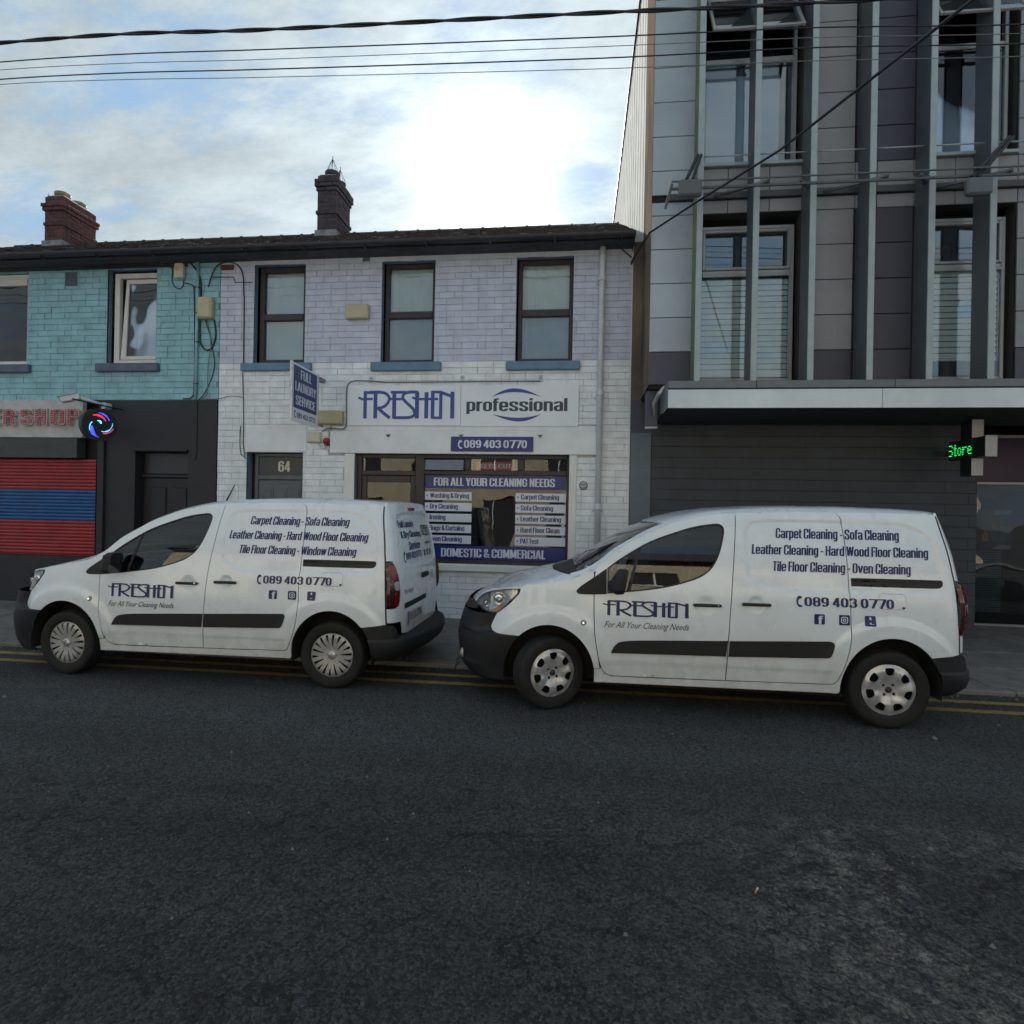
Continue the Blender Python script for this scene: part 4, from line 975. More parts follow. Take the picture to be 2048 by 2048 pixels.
# projecting sign
bs = thing('projecting_sign', 'blue and white projecting sign reading full laundry service, square to the wall', 'sign', (-3.88, 8.1, 2.9))
bx('sign_panel', 'sign_white', bs, -3.905, -3.885, 7.46, 8.24, 2.885, 3.685, c=.002)
bx('sign_frame', 'cover_silver', bs, -3.915, -3.875, 7.445, 7.4595, 2.875, 3.695, c=.002)
bx('sign_frame', 'cover_silver', bs, -3.915, -3.875, 8.2405, 8.255, 2.875, 3.695, c=.002)
bx('sign_face', 'banner_blue', bs, -3.8845, -3.8815, 7.50, 8.20, 3.07, 3.655, c=.001)
sidef = lambda x: (lambda u, w: (np.full_like(np.asarray(u, float), x), u, w))
for s_, a, c, z0_ in (('FULL', 7.69, 8.02, 3.49), ('LAUNDRY', 7.54, 8.17, 3.31), ('SERVICE', 7.56, 8.15, 3.12)):
    block('lettering', s_, sidef(-3.8808), a, c, z0_, z0_ + .13, 'letter_white', bs, lift=(1, 0, 0))
text('phone_number', '089 403 0770', sidef(-3.8835), 7.60, 8.17, 2.94, 3.02, 'navy_print', bs)
flat_poly('handset_mark', fit(HANDSET, 7.51, 7.57, 2.93, 3.04), sidef(-3.8835), 'navy_print', bs)
bx('bracket', 'panel_brown', bs, -3.93, -3.86, 8.256, D - .011, 3.60, 3.66)
bx('bracket', 'panel_brown', bs, -3.905, -3.885, 8.256, D - .011, 2.93, 2.96)
# boxes on the walls
def wall_box(name, label, cat, x0, x1, z0, z1, d, m, group=None, y=D, notch=False, c=.014):
    t = thing(name, label, cat, ((x0 + x1) / 2, y - .01, z0), group)
    MB().cbox(x0, x1, y - d, y - .011, z0, z1, c).build('case', m, t)
    MB().cbox(x0 + .02, x1 - .02, y - d - .006, y - d - .001, z0 + .02, z1 - .02, .003).build('cover', m, t)
    return t
A_ = wall_box('alarm_box', 'square cream sounder box beside the upper corner of the tilted teal house window', 'junction box', -6.335, -6.19, 5.25, 5.48, .09, 'cream_box')
bx('label_plate', 'beige_box', A_, -6.30, -6.23, D - .099, D - .097, 5.35, 5.43)
B_ = wall_box('cable_box', 'tall beige telecom box on the teal wall with black cables looping below', 'junction box', -5.92, -5.685, 4.60, 4.935, .12, 'beige_box', c=.02)
E_ = wall_box('alarm_sounder', 'beige alarm box on the lavender bricks between the first two windows', 'alarm box', -3.54, -3.18, 4.555, 4.775, .09, 'beige_box', 'beige alarm boxes')
F_ = wall_box('alarm_sounder', 'cream box on the white bricks right behind the blue projecting sign', 'alarm box', -3.935, -3.555, 2.965, 3.175, .10, 'beige_box', 'beige alarm boxes')
G_ = wall_box('alarm_sounder', 'smaller pale box beside the little red bell, left of the shop fascia', 'alarm box', -4.11, -3.90, 2.69, 2.855, .08, 'cream_box', 'beige alarm boxes')
rb = thing('alarm_bell', 'small round red bell light at the left end of the shop fascia', 'bell', (-3.815, D - .011, 2.71))
MB().lathe([(.0, -.075), (.03, -.07), (.052, -.045), (.055, -.02), (.04, 0)], (-3.815, D - .012, 2.715), 'y', 16).build('dome', 'alarm_red', rb, smooth=True)
bx('base', 'cable_black', rb, -3.85, -3.755, D - .045, D - .012, 2.645, 2.672)

def cable(name, label, pts, r, m, y=D - .018, group=None, sm=True, cat='cable'):
    P = cr([(*p,) for p in pts], False, 5) if sm else pts
    o = MB().tube([(p[0], y, p[1]) for p in P], r, 6).build(name, m, smooth=True)
    return tag(o, label, cat, group)
g = 'cables clipped to the house fronts'
cable('wall_cable', 'thick black cable dropping from the eaves and looping up under the beige telecom box', [(-6.12, 5.52), (-5.96, 5.31), (-5.92, 5.04), (-5.93, 4.49), (-5.91, 4.24), (-5.81, 4.13), (-5.71, 4.18), (-5.66, 4.37), (-5.69, 4.60)], .013, 'cable_black', group=g)
cable('wall_cable', 'thin dark cable looping down to the square cream box', [(-6.62, 5.51), (-6.47, 5.48), (-6.41, 5.40), (-6.41, 5.21), (-6.31, 5.10), (-6.23, 5.14), (-6.21, 5.25)], .007, 'cable_black', group=g)
cable('wall_cable', 'dark cable running down the teal wall just left of the thin waste pipe', [(-6.19, 5.19), (-6.08, 5.16), (-6.04, 5.10), (-6.01, 4.30), (-6.01, 3.46), (-6.07, 3.38), (-6.19, 3.38)], .009, 'cable_black', group=g)
cable('wall_cable', 'slack grey cable curving from the telecom box down to the teal wall bottom', [(-5.84, 4.60), (-5.75, 4.34), (-5.70, 4.10), (-5.67, 3.91), (-5.72, 3.68), (-5.84, 3.44), (-5.92, 3.36)], .007, 'cable_black', group=g)
cable('wall_cable', 'thin grey cable hanging straight beneath the telecom box', [(-5.80, 4.60), (-5.73, 4.24), (-5.77, 3.91), (-5.78, 3.44), (-5.86, 3.37)], .006, 'cable_grey', y=D - .03, group=g)
cable('wall_cable', 'black cable down the black shopfront to the lintel of the barber door', [(-5.95, 3.33), (-5.95, 2.47), (-5.99, 2.41)], .008, 'cable_black', y=D - .022, group=g)
cable('wall_cable', 'dark cable arching over the bare red vent brick', [(-5.79, 5.11), (-5.74, 5.28), (-5.65, 5.44), (-5.47, 5.49), (-5.30, 5.43), (-5.22, 5.27), (-5.20, 4.96)], .009, 'cable_black', y=D - .03, group=g)
cable('wall_cable', 'dark red stretch of cable left of the first lavender wall window', [(-5.20, 4.96), (-5.195, 4.48), (-5.19, 3.92)], .010, 'cable_red', group=g)
cable('wall_cable', 'grey cable down the white bricks to the top of door 64', [(-5.205, 3.78), (-5.18, 3.33), (-5.17, 2.94), (-5.17, 2.67), (-5.14, 2.46), (-5.13, 2.44)], .009, 'cable_grey', group=g)
cable('wall_cable', 'second grey cable strand just left of door 64', [(-5.22, 2.95), (-5.225, 2.66), (-5.20, 2.50), (-5.14, 2.47)], .006, 'cable_black', group=g)
cable('wall_cable', 'sagging thin cable crossing from the teal wall to the white wall', [(-5.90, 3.37), (-5.59, 3.37), (-5.39, 3.41), (-5.19, 3.39)], .005, 'cable_grey', y=D - .026, group=g)
cable('wall_cable', 'thin stepped cable running into the first lavender wall window', [(-5.73, 5.27), (-5.38, 5.26), (-5.36, 5.18), (-5.07, 5.17)], .006, 'cable_black', group=g, sm=False)
cable('wall_cable', 'grey flex wrapping round the left end and along the top of the fascia sign', [(-3.88, 2.86), (-3.78, 2.905), (-3.55, 2.90), (-3.50, 2.96), (-3.505, 3.5), (-3.43, 3.615), (-3.15, 3.62), (-2.9, 3.60), (-1.74, 3.60), (-.58, 3.60)], .010, 'cable_grey', y=D - .056, group=g)
cable('wall_cable', 'short curl of flex under the small red bell', [(-3.95, 2.70), (-3.93, 2.64), (-3.88, 2.60), (-3.83, 2.63), (-3.82, 2.67)], .008, 'pvc_white', y=D - .04, group=g)
def eave_cable(pts, y, lab):
    tag(MB().tube([(p[0], y, p[1]) for p in cr(pts, False, 4)], .017, 6).build('eaves_cable', 'cable_black', smooth=True), lab, 'cable', 'black cables slung under the eaves')
eave_cable([(-12.6, 5.52), (-9.42, 5.505), (-8.3, 5.50), (-7.21, 5.485), (-6.58, 5.50), (-6.12, 5.50)], D - .05, 'upper black cable slung under the teal house eaves')
eave_cable([(-12.6, 5.47), (-9.42, 5.465), (-7.86, 5.46), (-6.15, 5.46)], D - .03, 'lower black cable slung under the teal house eaves')
for i, xx in enumerate((-3.14, -1.74, -.58)):
    t = thing('sign_lamp_bracket', ('small white bracket above the left end of the wordmark', 'small white bracket above the joint of the fascia sign', 'small white bracket above the right half of the fascia sign')[i], 'bracket', (xx, D, 3.6), 'white lamp brackets over the fascia sign')
    bx('back_plate', 'pvc_white', t, xx - .03, xx + .03, D - .022, D - .011, 3.60, 3.70); bx('stub', 'pvc_white', t, xx - .014, xx + .014, D - .075, D - .0225, 3.655, 3.685)
for i, xx in enumerate((-2.845, -1.736, -.567)):
    tag(MB().lathe([(0, -.03), (.018, -.03), (.02, 0)], (xx, D - .046, 2.80), 'y', 10).cbox(xx - .035, xx + .035, D - .052, D - .0465, 2.806, 2.822).build('old_fixing', 'sill_slate'), ('rusty bracket stub on the fascia below the wordmark', 'rusty bracket stub on the fascia just above the telephone plate', 'rusty bracket stub on the fascia right of the telephone plate')[i], 'bracket', 'old bracket stubs on the fascia')
wp = thing('waste_pipe', 'thin teal painted pipe down the teal wall beside the black cable', 'pipe', (-5.97, D, 3.35))
MB().tube([(-5.965, D - .035, 5.5), (-5.97, D - .035, 3.36)], .022, 10).build('pipe', 'teal_brick', wp, smooth=True)
for z in (3.6, 4.25, 4.7, 5.1): bx('clip', 'cable_red', wp, -6.0, -5.935, D - .06, D - .004, z, z + .014)
dp = thing('downpipe', 'pale painted downpipe at the right end of the white house', 'drainpipe', (.29, D, .1))
MB().tube([(.285, D - .09, 5.50), (.285, D - .085, 5.35), (.282, D - .075, 5.2), (.28, D - .075, .12)], .043, 14).build('pipe', 'pvc_white', dp, smooth=True)
for z in (1.75, 3.38, 5.02):
    c_ = MB().lathe([(.044, 0), (.056, .004), (.056, .075), (.044, .08)], (.28, D - .075, z), 'z', 16).build('collar', 'pvc_white', dp, smooth=False)
    bx('pipe_clip', 'pvc_white', dp, .20, .36, D - .035, D - .012, z - .03, z - .004)

# ------------------------------------------------------------------ roofs, gutters, chimneys
EY, EZ, RY, RZ = 8.13, 5.60, 11.6, 7.41
def roof(house, x0, x1):
    s = (RZ - EZ) / (RY - EY)
    b = MB().prism([(EY, EZ), (RY, RZ), (15.0, 5.7), (14.8, 5.55), (RY, RZ - .12), (EY + .03, EZ - .06)], lambda u, v: (x0, u, v), lambda u, v: (x1, u, v))
    ro = b.build('roof', 'roof_slate', house)
    sl = MB(); nrow = 15; ln = math.hypot(RY - EY, RZ - EZ); cy, cz = (RY - EY) / ln, (RZ - EZ) / ln
    for r in range(nrow):
        x = x0 - (.13 if r % 2 else 0)
        while x < x1:
            a, c = max(x, x0) + .003, min(x + .26, x1) - .003
            if c - a > .04:
                l0 = r * ln / nrow - .03 + rng.normal(0, .006); l1 = l0 + ln / nrow + .05; t = .016 + abs(rng.normal(0, .005)); lift = .024 + rng.normal(0, .004)
                def P(l, h): return (EY + cy * l - cz * h, EZ + cz * l + cy * h)
                q0, q1, q2, q3 = P(l0, lift), P(l1, .006), P(l1, .001), P(l0, lift - t)
                sl.add([(a, *q0), (c, *q0), (c, *q1), (a, *q1), (a, *q3), (c, *q3)], [(0, 1, 2, 3), (4, 5, 1, 0)])
            x += .26
    sl.build('slates', 'roof_slate', ro, kind='stuff')
    # ridge tiles
    x = x0
    while x < x1 - .02:
        e = min(x + .45, x1)
        MB().tube([(x, RY, RZ - .035), (e - .05, RY, RZ - .035), (e - .049, RY, RZ - .035), (e - .004, RY, RZ - .035)], [.075, .075, .088, .088], 10).build('ridge_tile', 'roof_slate', ro, smooth=False); x += .45
    part(MB().box(x0, x1, 8.16, D + .2, 5.50, 5.52), 'soffit', 'soffit_dark', house)
    part(MB().cbox(x0, x1, 8.135, 8.16, 5.485, 5.575, .004), 'fascia_board', 'gutter_black', house)
    gb = MB(); n = 10; V = []
    for x in (x0, x1):
        for rr in (.062, .056):
            for i in range(n + 1):
                a = PI + PI * i / n; V.append((x, 8.066 + rr * math.cos(a), 5.560 + rr * math.sin(a)))
    m1 = n + 1; F = []
    for i in range(n): F += [(i, i + 1, 2 * m1 + i + 1, 2 * m1 + i), (m1 + i, 3 * m1 + i, 3 * m1 + i + 1, m1 + i + 1)]
    F += [(0, 2 * m1, 3 * m1, m1), (n, m1 + n, 3 * m1 + n, 2 * m1 + n)]
    gb.add(V, F); go_ = gb.build('gutter', 'gutter_black', house, smooth=False)
    x = x0 + .6
    while x < x1:
        part(MB().cbox(x, x + .025, 8.0, 8.13, 5.484, 5.498, .002), 'gutter_bracket', 'gutter_black', go_); x += .92
for hs, xa, xb in ((teal, -12.6, -5.62), (white, -5.59, .69)):
    part(MB().box(xa, xb, 14.5, 14.7, 0, 5.6), 'back_wall', 'chimney_mortar', hs)
    part(MB().box(xa, xb, 11.3, 11.4, 0, 5.48), 'light_stop', 'interior_dark', hs)  # added unseen slab, stops light leaking through the hollow house
part(MB().box(-12.6, -12.5, D + .02, 14.5, 0, 5.6), 'end_wall', 'chimney_mortar', teal)
part(MB().box(-12.5, .6, D + .25, 11.3, 3.3, 3.36), 'upper_floor', 'interior_dark', white)
part(MB().box(-12.6, -7.0, D + .14, D + .2, 0, 3.36).box(-6.99, -6.0, D + .181, D + .2, 0, 3.0), 'leak_backing', 'interior_dark', teal)  # dark slabs added behind shutter and door to block leaking light
part(MB().box(-5.15, -4.15, D + .181, D + .2, 0, 3.0), 'leak_backing', 'interior_dark', white)  # same added light-blocking slab behind the numbered door
roof(teal, -12.6, -5.60); roof(white, -5.598, .715)
part(MB().prism([(D, 5.5), (D + .01, 5.6), (RY, RZ - .13), (14.7, 5.5)], lambda u, v: (.69, u, v), lambda u, v: (.704, u, v)), 'gable', 'white_render', white)
def chimney(house, x0, x1, y0, y1, z0, z1, m, bands, pots, label, cages=False):
    ch = MB().box(x0 + .006, x1 - .006, y0 + .006, y1 - .006, z0, z1 - .01).build('chimney', 'chimney_mortar', house); ch['label'] = label
    w = wloc(ch); z = z0 + .12; k = 0
    def add(xa, xb, ya, yb, za, zb):
        o = bpy.data.objects.new('brick', brick_box(xb - xa, yb - ya, zb - za, m)); C.objects.link(o); o.parent = ch; o.location = ((xa + xb) / 2 - w.x, (ya + yb) / 2 - w.y, (za + zb) / 2 - w.z)
    while z < z1 - .03:
        out_ = 0.0
        for za, zb, e in bands:
            if za <= z - z0 < zb: out_ = e
        X0, X1, Y0, Y1 = x0 - out_, x1 + out_, y0 - out_, y1 + out_; h = .068
        wx = (X1 - X0) / 2; n = 2
        sp = [X0 + .0, X0 + (.12 if k % 2 else wx), X1 - (.12 if k % 2 else 0), X1] if k % 2 else [X0, X0 + wx, X1]
        for a, c in zip(sp[:-1], sp[1:]): add(a + .004, c - .004, Y0 + rng.normal(0, .003), Y0 + .1, z + .004, z + h + .004)
        yy = Y0 + .104; q = .11 if k % 2 else .22
        while yy < Y1 - .03:
            e_ = min(yy + q, Y1); add(X1 - .1 + rng.normal(0, .003), X1 + rng.normal(0, .003), yy + .004, e_ - .004, z + .004, z + h + .004); yy = e_; q = .22
        part(MB().box(X0, X0 + .05, Y0 + .104, Y1, z + .004, z + h + .004), 'back_course', m, ch)
        z += .078; k += 1
    part(MB().cbox(x0 - .03, x1 + .03, y0 - .04, y1 + .03, z0 - .25, z0 + .11, .01), 'lead_flashing', 'flaunching', ch)
    for i, (px_, py_, s) in enumerate(pots):
        pot = MB().lathe([(.13 * s, -.05), (.125 * s, .04), (.12 * s, .09), (.145 * s, .11), (.15 * s, .16), (.135 * s, .175), (.10 * s, .175), (.09 * s, .05)], (px_, py_, z1 - .02), 'z', 18).build('chimney_pot', 'pot_buff' if not cages else m, ch, smooth=False)
        if cages:
            cg = MB()
            for j in range(10):
                a = 2 * PI * j / 10; cg.tube([(px_ + .125 * math.cos(a), py_ + .125 * math.sin(a), z1 + .13), (px_ + .085 * math.cos(a), py_ + .085 * math.sin(a), z1 + .25), (px_, py_, z1 + .44)], .004, 4)
            cg.tube([(px_, py_, z1 + .40), (px_, py_, z1 + .49)], .008, 5)
            cg.build('pot_cage', 'wire_dark', ch)
    part(MB().cbox(x0 + .02, x1 - .02, y0 + .02, y1 - .02, z1 - .012, z1 + .03, .02), 'mortar_cap', 'flaunching', ch)
    return ch
_bb = {}
def brick_box(w, d, h, m):
    k = (round(w, 2), round(d, 2), round(h, 3), m)
    if k not in _bb:
        b = MB().cbox(-w / 2, w / 2, -d / 2, d / 2, -h / 2, h / 2, .006); me = bpy.data.meshes.new('brick'); me.from_pydata(b.v, [], b.f); me.materials.append(MAT[m]); me.update(); _bb[k] = me
    return _bb[k]
c1 = chimney(teal, -11.35, -10.92, 11.05, 11.9, 7.14, 8.20, 'chimney_brick', [(.38, .46, .02), (.72, .80, .035), (.80, .88, .05)], [(-11.13, 11.25, 1.0), (-11.13, 11.65, 1.0)], 'red brick stack with two buff pots')
c2 = chimney(white, -5.30, -4.90, 11.05, 11.75, 7.14, 8.36, 'chimney_brick_dark', [(.40, .46, .025), (.86, .94, .025), (.94, 1.1, .05)], [(-5.08, 11.25, 1.0), (-5.08, 11.62, .8)], 'dark brick stack with wire cages on its pots', True)
ae = thing('tv_aerial', 'thin television aerial on the far side of the red chimney', 'aerial', (-11.45, 11.6, 7.6))
MB().tube([(-11.37, 11.6, 8.1), (-11.75, 11.6, 8.25)], .008, 5).tube([(-11.45, 11.6, 8.3), (-11.85, 11.6, 8.55)], .005, 5).build('boom', 'wire_dark', ae)
b = MB()
for i in range(4): b.tube([(-11.5 - .1 * i, 11.6, 8.12 + .06 * i), (-11.52 - .1 * i, 11.6, 8.52 + .02 * i)], .004, 4)
b.build('elements', 'wire_dark', ae)
# ------------------------------------------------------------------ modern building (right)
mod = thing('modern_building', 'modern clad building with upright fins over a long pale canopy and dark tiled ground floor', 'building', (3.5, 7.6, 0))
PX, UY = .86, 7.545          # left corner and panel plane of the upper floors
MH = [(1.47, 2.68, 3.37, 5.50), (1.47, 2.68, 6.07, 8.42), (4.02, 5.12, 3.37, 5.50), (4.02, 5.12, 6.07, 8.42), (6.6, 7.8, 3.37, 5.5), (6.6, 7.8, 6.07, 8.42)]
part(wall_mesh(PX + .01, 9.0, 3.33, 9.35, UY + .02, [(*h, .2) for h in MH]), 'wall', 'clad_back', mod)
b = MB(); b.add([(PX + .01, UY + .02, 3.33), (9, UY + .02, 3.33), (9, D, 3.33), (PX + .01, D, 3.33)], [(0, 1, 2, 3)]); part(b, 'upper_soffit', 'canopy_soffit', mod)
# left flank: pale standing-seam cladding, stained where it meets the terrace
fl_ = part(MB().box(PX + .004, PX + .2, D + .0, 22.0, 3.33, 10.0), 'flank_wall', 'cream_cladding', mod)
part(MB().box(PX - .001, PX + .003, UY - .014, D - .001, 3.33, 10.0), 'flank_return', 'tan_stain', mod)
y = D + .25
while y < 22:
    bx('seam', 'cream_cladding', fl_, PX - .002, PX + .003, y, y + .012, 5.2, 10.0, c=.002); y += .43
bx('parapet_capping', 'wire_dark', mod, PX - .03, PX + .25, UY, 22.0, 10.001, 10.06)
tw = MB().add([(.724, D - .005, .08), (PX + .3, D - .005, .08), (PX + .3, D - .005, 5.6), (.724, D - .005, 5.6)], [(0, 1, 2, 3)]).build('stained_strip', 'tan_stain', mod)
def panel(x0, x1, z0, z1, m): bx('cladding_panel', m, mod, x0 + .004, x1 - .004, UY - .012, UY + .012, z0 + .005, z1 - .005, c=.003)
part(MB().box(PX + .2, 9.2, 21.8, 22, 0, 9.3).box(9.0, 9.2, UY + .03, 21.8, 0, 9.3).box(PX + .2, 9.0, UY + .03, 21.8, 9.2, 9.3), 'back_walls', 'clad_back', mod)
part(MB().box(PX + .2, 9.0, UY + .32, 21.8, 3.34, 3.37).box(PX + .2, 9.0, UY + .26, 21.8, 5.60, 5.95), 'floor_slab', 'interior_grey', mod)
rows = [(3.345, 3.765), (3.765, 4.20), (4.20, 4.635), (4.635, 5.07), (5.07, 5.50), (5.50, 5.67), (5.76, 6.07), (6.07, 6.505), (6.505, 6.945), (6.945, 7.385), (7.385, 7.82), (7.82, 8.255), (8.255, 8.69), (8.69, 9.125)]
for i, (a, c) in enumerate(rows):
    low = i == 0
    panel(PX, 1.455, a, c, 'panel_purple' if low else 'panel_greyblue')
    band = i in (5, 6)
    if band:
        for xa, xb in ((1.455, 1.80), (1.80, 2.30), (2.30, 2.72), (2.72, 3.31), (3.31, 3.56), (3.56, 3.98), (3.98, 4.45), (4.45, 5.14), (5.14, 5.9), (5.9, 6.6)): panel(xa, xb, a, c, 'panel_brown')
    else:
        panel(2.70, 3.30, a, c, 'panel_purple' if low else 'panel_brown')
        panel(3.32, 3.98, a, c, 'panel_purple')
        panel(5.14, 5.86, a, c, 'panel_purple' if low else 'panel_brown'); panel(5.86, 6.58, a, c, 'panel_purple' if low else 'panel_brown')
        panel(7.82, 8.6, a, c, 'panel_brown')
        if a > 8.4: panel(1.455, 2.70, a, c, 'panel_brown'); panel(3.98, 5.14, a, c, 'panel_brown')
bx('dark_band', 'bronze_frame', mod, PX + .2, 9.0, UY - .05, UY + .012, 5.672, 5.755)  # solid dark bar between the two panel rows
part(MB().box(3.302, 3.318, UY - .002, UY + .018, 3.35, 9.1), 'joint_strip', 'clad_back', mod)
def mod_window(x0, x1, low):
    Z0, Z1 = (3.40, 5.50) if low else (6.07, 8.42)
    b = MB(); reveal(b, (x0, x1, Z0, Z1, .17), UY + .0); 
    part(b, 'window_reveal', 'bronze_frame', mod)
    yo = UY + .08; sp = (4.82, 5.38) if low else (7.52, 8.30)
    f = MB(); f.cbox(x0 + .01, x0 + .05, yo, yo + .07, Z0, sp[1]); f.cbox(x1 - .085, x1 - .04, yo, yo + .07, Z0, sp[1])
    f.cbox(x0 + .051, x1 - .086, yo + .001, yo + .069, sp[0] - .055, sp[0] - .005).cbox(x0 + .051, x1 - .086, yo + .001, yo + .069, Z0, Z0 + .045).cbox(x0 + .051, x1 - .086, yo + .001, yo + .069, sp[1] - .045, sp[1])
    f.cbox(x0 + .05, x1 - .085, yo - .02, yo - .001, sp[0] - .09, sp[0] - .058)
    w = f.build('window', 'alu_frame', mod)
    MB().box(x0 + .051, x1 - .086, yo + .03, yo + .04, Z0 + .045, sp[0] - .056).build('pane', 'modern_glass', w)
    if low:
        MB().box(x0 + .051, x1 - .086, yo + .03, yo + .04, sp[0] - .004, sp[1] - .046).build('pane', 'modern_glass', w)
        f2 = MB().cbox(x0 + .051, x0 + .085, yo - .01, yo + .028, sp[0], sp[1] - .05).cbox(x1 - .12, x1 - .087, yo - .01, yo + .028, sp[0], sp[1] - .05).cbox(x0 + .086, x1 - .121, yo - .009, yo + .027, sp[0], sp[0] + .035).cbox(x0 + .086, x1 - .121, yo - .009, yo + .027, sp[1] - .085, sp[1] - .05)
        f2.build('casement', 'alu_frame', w)
        z = Z0 + .10; bl = 0
        stop = Z0 + .10 if x0 < 3 else Z0 + .28
        z = stop
        while z < sp[0] - .10:
            q = MB(); q.prism([(yo + .055, z + .002), (yo + .075, z + .066), (yo + .077, z + .066), (yo + .057, z)], lambda u, v: (x0 + .055, u, v), lambda u, v: (x1 - .09, u, v))
            q.build('blind_slat', 'blind_white', w); z += .072
        bx('blind_rail', 'blind_white', w, x0 + .055, x1 - .09, yo + .05, yo + .085, stop - .03, stop - .002)
    else:
        # top-hung light standing open
        g_ = MB().box(x0 + .07, x1 - .10, 0, .01, -.74, 0).build('pane', 'modern_glass', w)
        h_ = MB().cbox(x0 + .05, x0 + .09, -.015, .02, -.78, .02).cbox(x1 - .13, x1 - .09, -.015, .02, -.78, .02).cbox(x0 + .091, x1 - .131, -.014, .019, -.779, -.74).build('casement', 'alu_frame', w, local=True)
        for o_ in (g_, h_): o_.rotation_euler = (math.radians(-30), 0, 0)
        w0 = wloc(w); h_.location = Vector((0, yo - .01, sp[1] - .06)) - w0
        g_.data.transform(Matrix.Translation(w0 - Vector((0, 0, 0)))); g_.location = h_.location
        MB().box(x0 + .1, x1 - .2, yo + .16, yo + .17, Z0, 7.4).build('blind', 'curtain_blue', w)
    MB().box(x0 - .05, x1 + .05, yo + 1.2, yo + 1.25, Z0 - .1, Z1 + .1).build('room_behind', 'interior_grey', w)
    return w
for x0, x1 in ((1.47, 2.68), (4.02, 5.12), (6.6, 7.8)):
    mod_window(x0, x1, True); mod_window(x0, x1, False)
    bx('window_sill', 'fin_edge', mod, x0 + .02, x1 - .0, UY - .06, UY + .08, 6.075, 6.115)
for i, xx in enumerate((1.375, 2.03, 2.675, 3.335, 3.985, 4.64)):
    fo = bx('fin', 'fin_moss' if i == 0 else 'fin_grey', mod, xx, xx + .022, 7.215, 7.52, 3.30, 9.32, c=.002)
    if i == 0: fo['label'] = 'fin with green moss staining on its side'
    bx('fin_edge', 'fin_edge', fo, xx - .012, xx + .058, 7.195, 7.214, 3.30, 9.32, c=.003)
    for zz in (4.4, 5.9, 7.4): bx('fin_bracket', 'fin_grey', fo, xx + .023, xx + .035, 7.42, 7.53, zz, zz + .05, c=.002)
# rails and outrigger truss at first-floor level
b = MB()
for xa, xb in ((1.44, 2.02), (2.10, 2.66), (2.74, 3.32), (3.40, 3.97), (4.05, 4.62), (4.72, 6.4)): b.tube([(xa, 7.30, 6.085), (xb, 7.30, 6.085)], .009, 8)
b.build('safety_rail', 'fin_edge', mod, smooth=True)
tr_ = MB().cbox(1.02, 6.6, 6.94, 6.96, 5.592, 5.610, .004).cbox(1.02, 6.6, 6.99, 7.0, 5.62, 5.628, .002).build('outrigger', 'fin_grey', mod)
b = MB().cbox(1.02, 6.6, 7.02, 7.045, 5.545, 5.575, .004)
for i in range(5):
    x_ = 1.18 + i * 1.3
    b.tube([(x_, 7.0, 5.59), (x_ + .32, 7.50, 5.70)], .02, 4); b.tube([(x_ + .95, 7.0, 5.59), (x_ + .45, 7.50, 5.70)], .02, 4)
b.tube([(1.03, 6.97, 5.59), (.97, 7.1, 5.36)], .022, 4)
b.build('outrigger_strut', 'steel_frame', tr_)
for (a, e) in (((1.19, 6.95, 5.62), (1.35, 7.15, 6.02)), ((4.27, 6.95, 5.50), (4.75, 7.10, 6.02))):
    ft = thing('floodlight', 'dark floodlight arm clamped to the truss beside the mossy first fin' if a[0] < 2 else 'dark slanting floodlight arm between the last two fins', 'floodlight', a, 'floodlights on the building truss')
    MB().tube([a, e], .022, 6).tube([(a[0] + .07, a[1], a[2]), (e[0] + .04, e[1], e[2])], .018, 6).build('arm', 'wire_dark', ft)
    MB().cbox(a[0] - .10, a[0] + .16, 6.84, 6.93, a[2] - .24, a[2] - .05, .02).build('lamp_head', 'fin_grey', ft)
# canopy
cp = bx('canopy', 'canopy_soffit', mod, 1.05, 10.0, 7.10, D + .1, 2.985, 3.27)
for xa, xb in ((1.045, 3.448), (3.454, 7.0), (7.006, 10)): bx('fascia_panel', 'canopy_fascia', cp, xa, xb, 7.085, 7.099, 2.970, 3.190, c=.003)
for xa, xb in ((1.045, 2.052), (2.058, 3.578), (3.584, 5.3), (5.306, 8)): bx('capping', 'canopy_cap', cp, xa, xb, 7.075, 7.22, 3.205, 3.292, c=.004)
bx('capping_side', 'canopy_cap', cp, 1.03, 1.044, 7.085, D, 2.98, 3.285)
bx('fascia_side', 'canopy_fascia', cp, 1.036, 1.0445, 7.10, 7.5, 2.975, 3.19, c=.002)
part(MB().box(PX + .02, 1.03, 7.56, D, 3.30, 3.33), 'recess', 'clad_back', mod)
bx('bracket_plate', 'fin_edge', mod, .84, 1.00, 7.62, 7.66, 2.80, 2.83)
bx('dark_box', 'panel_purple', mod, .86, 1.0, 7.66, 7.86, 2.84, 3.30)  # plain dark box filling the dark recess left of the canopy
part(MB().tube([(1.03, 7.3, 3.28), (.98, 7.35, 3.20), (.93, 7.5, 3.10), (.95, 7.6, 2.95)], [.012, .03, .022, .008], 6), 'torn_sheeting', 'cover_silver', mod)
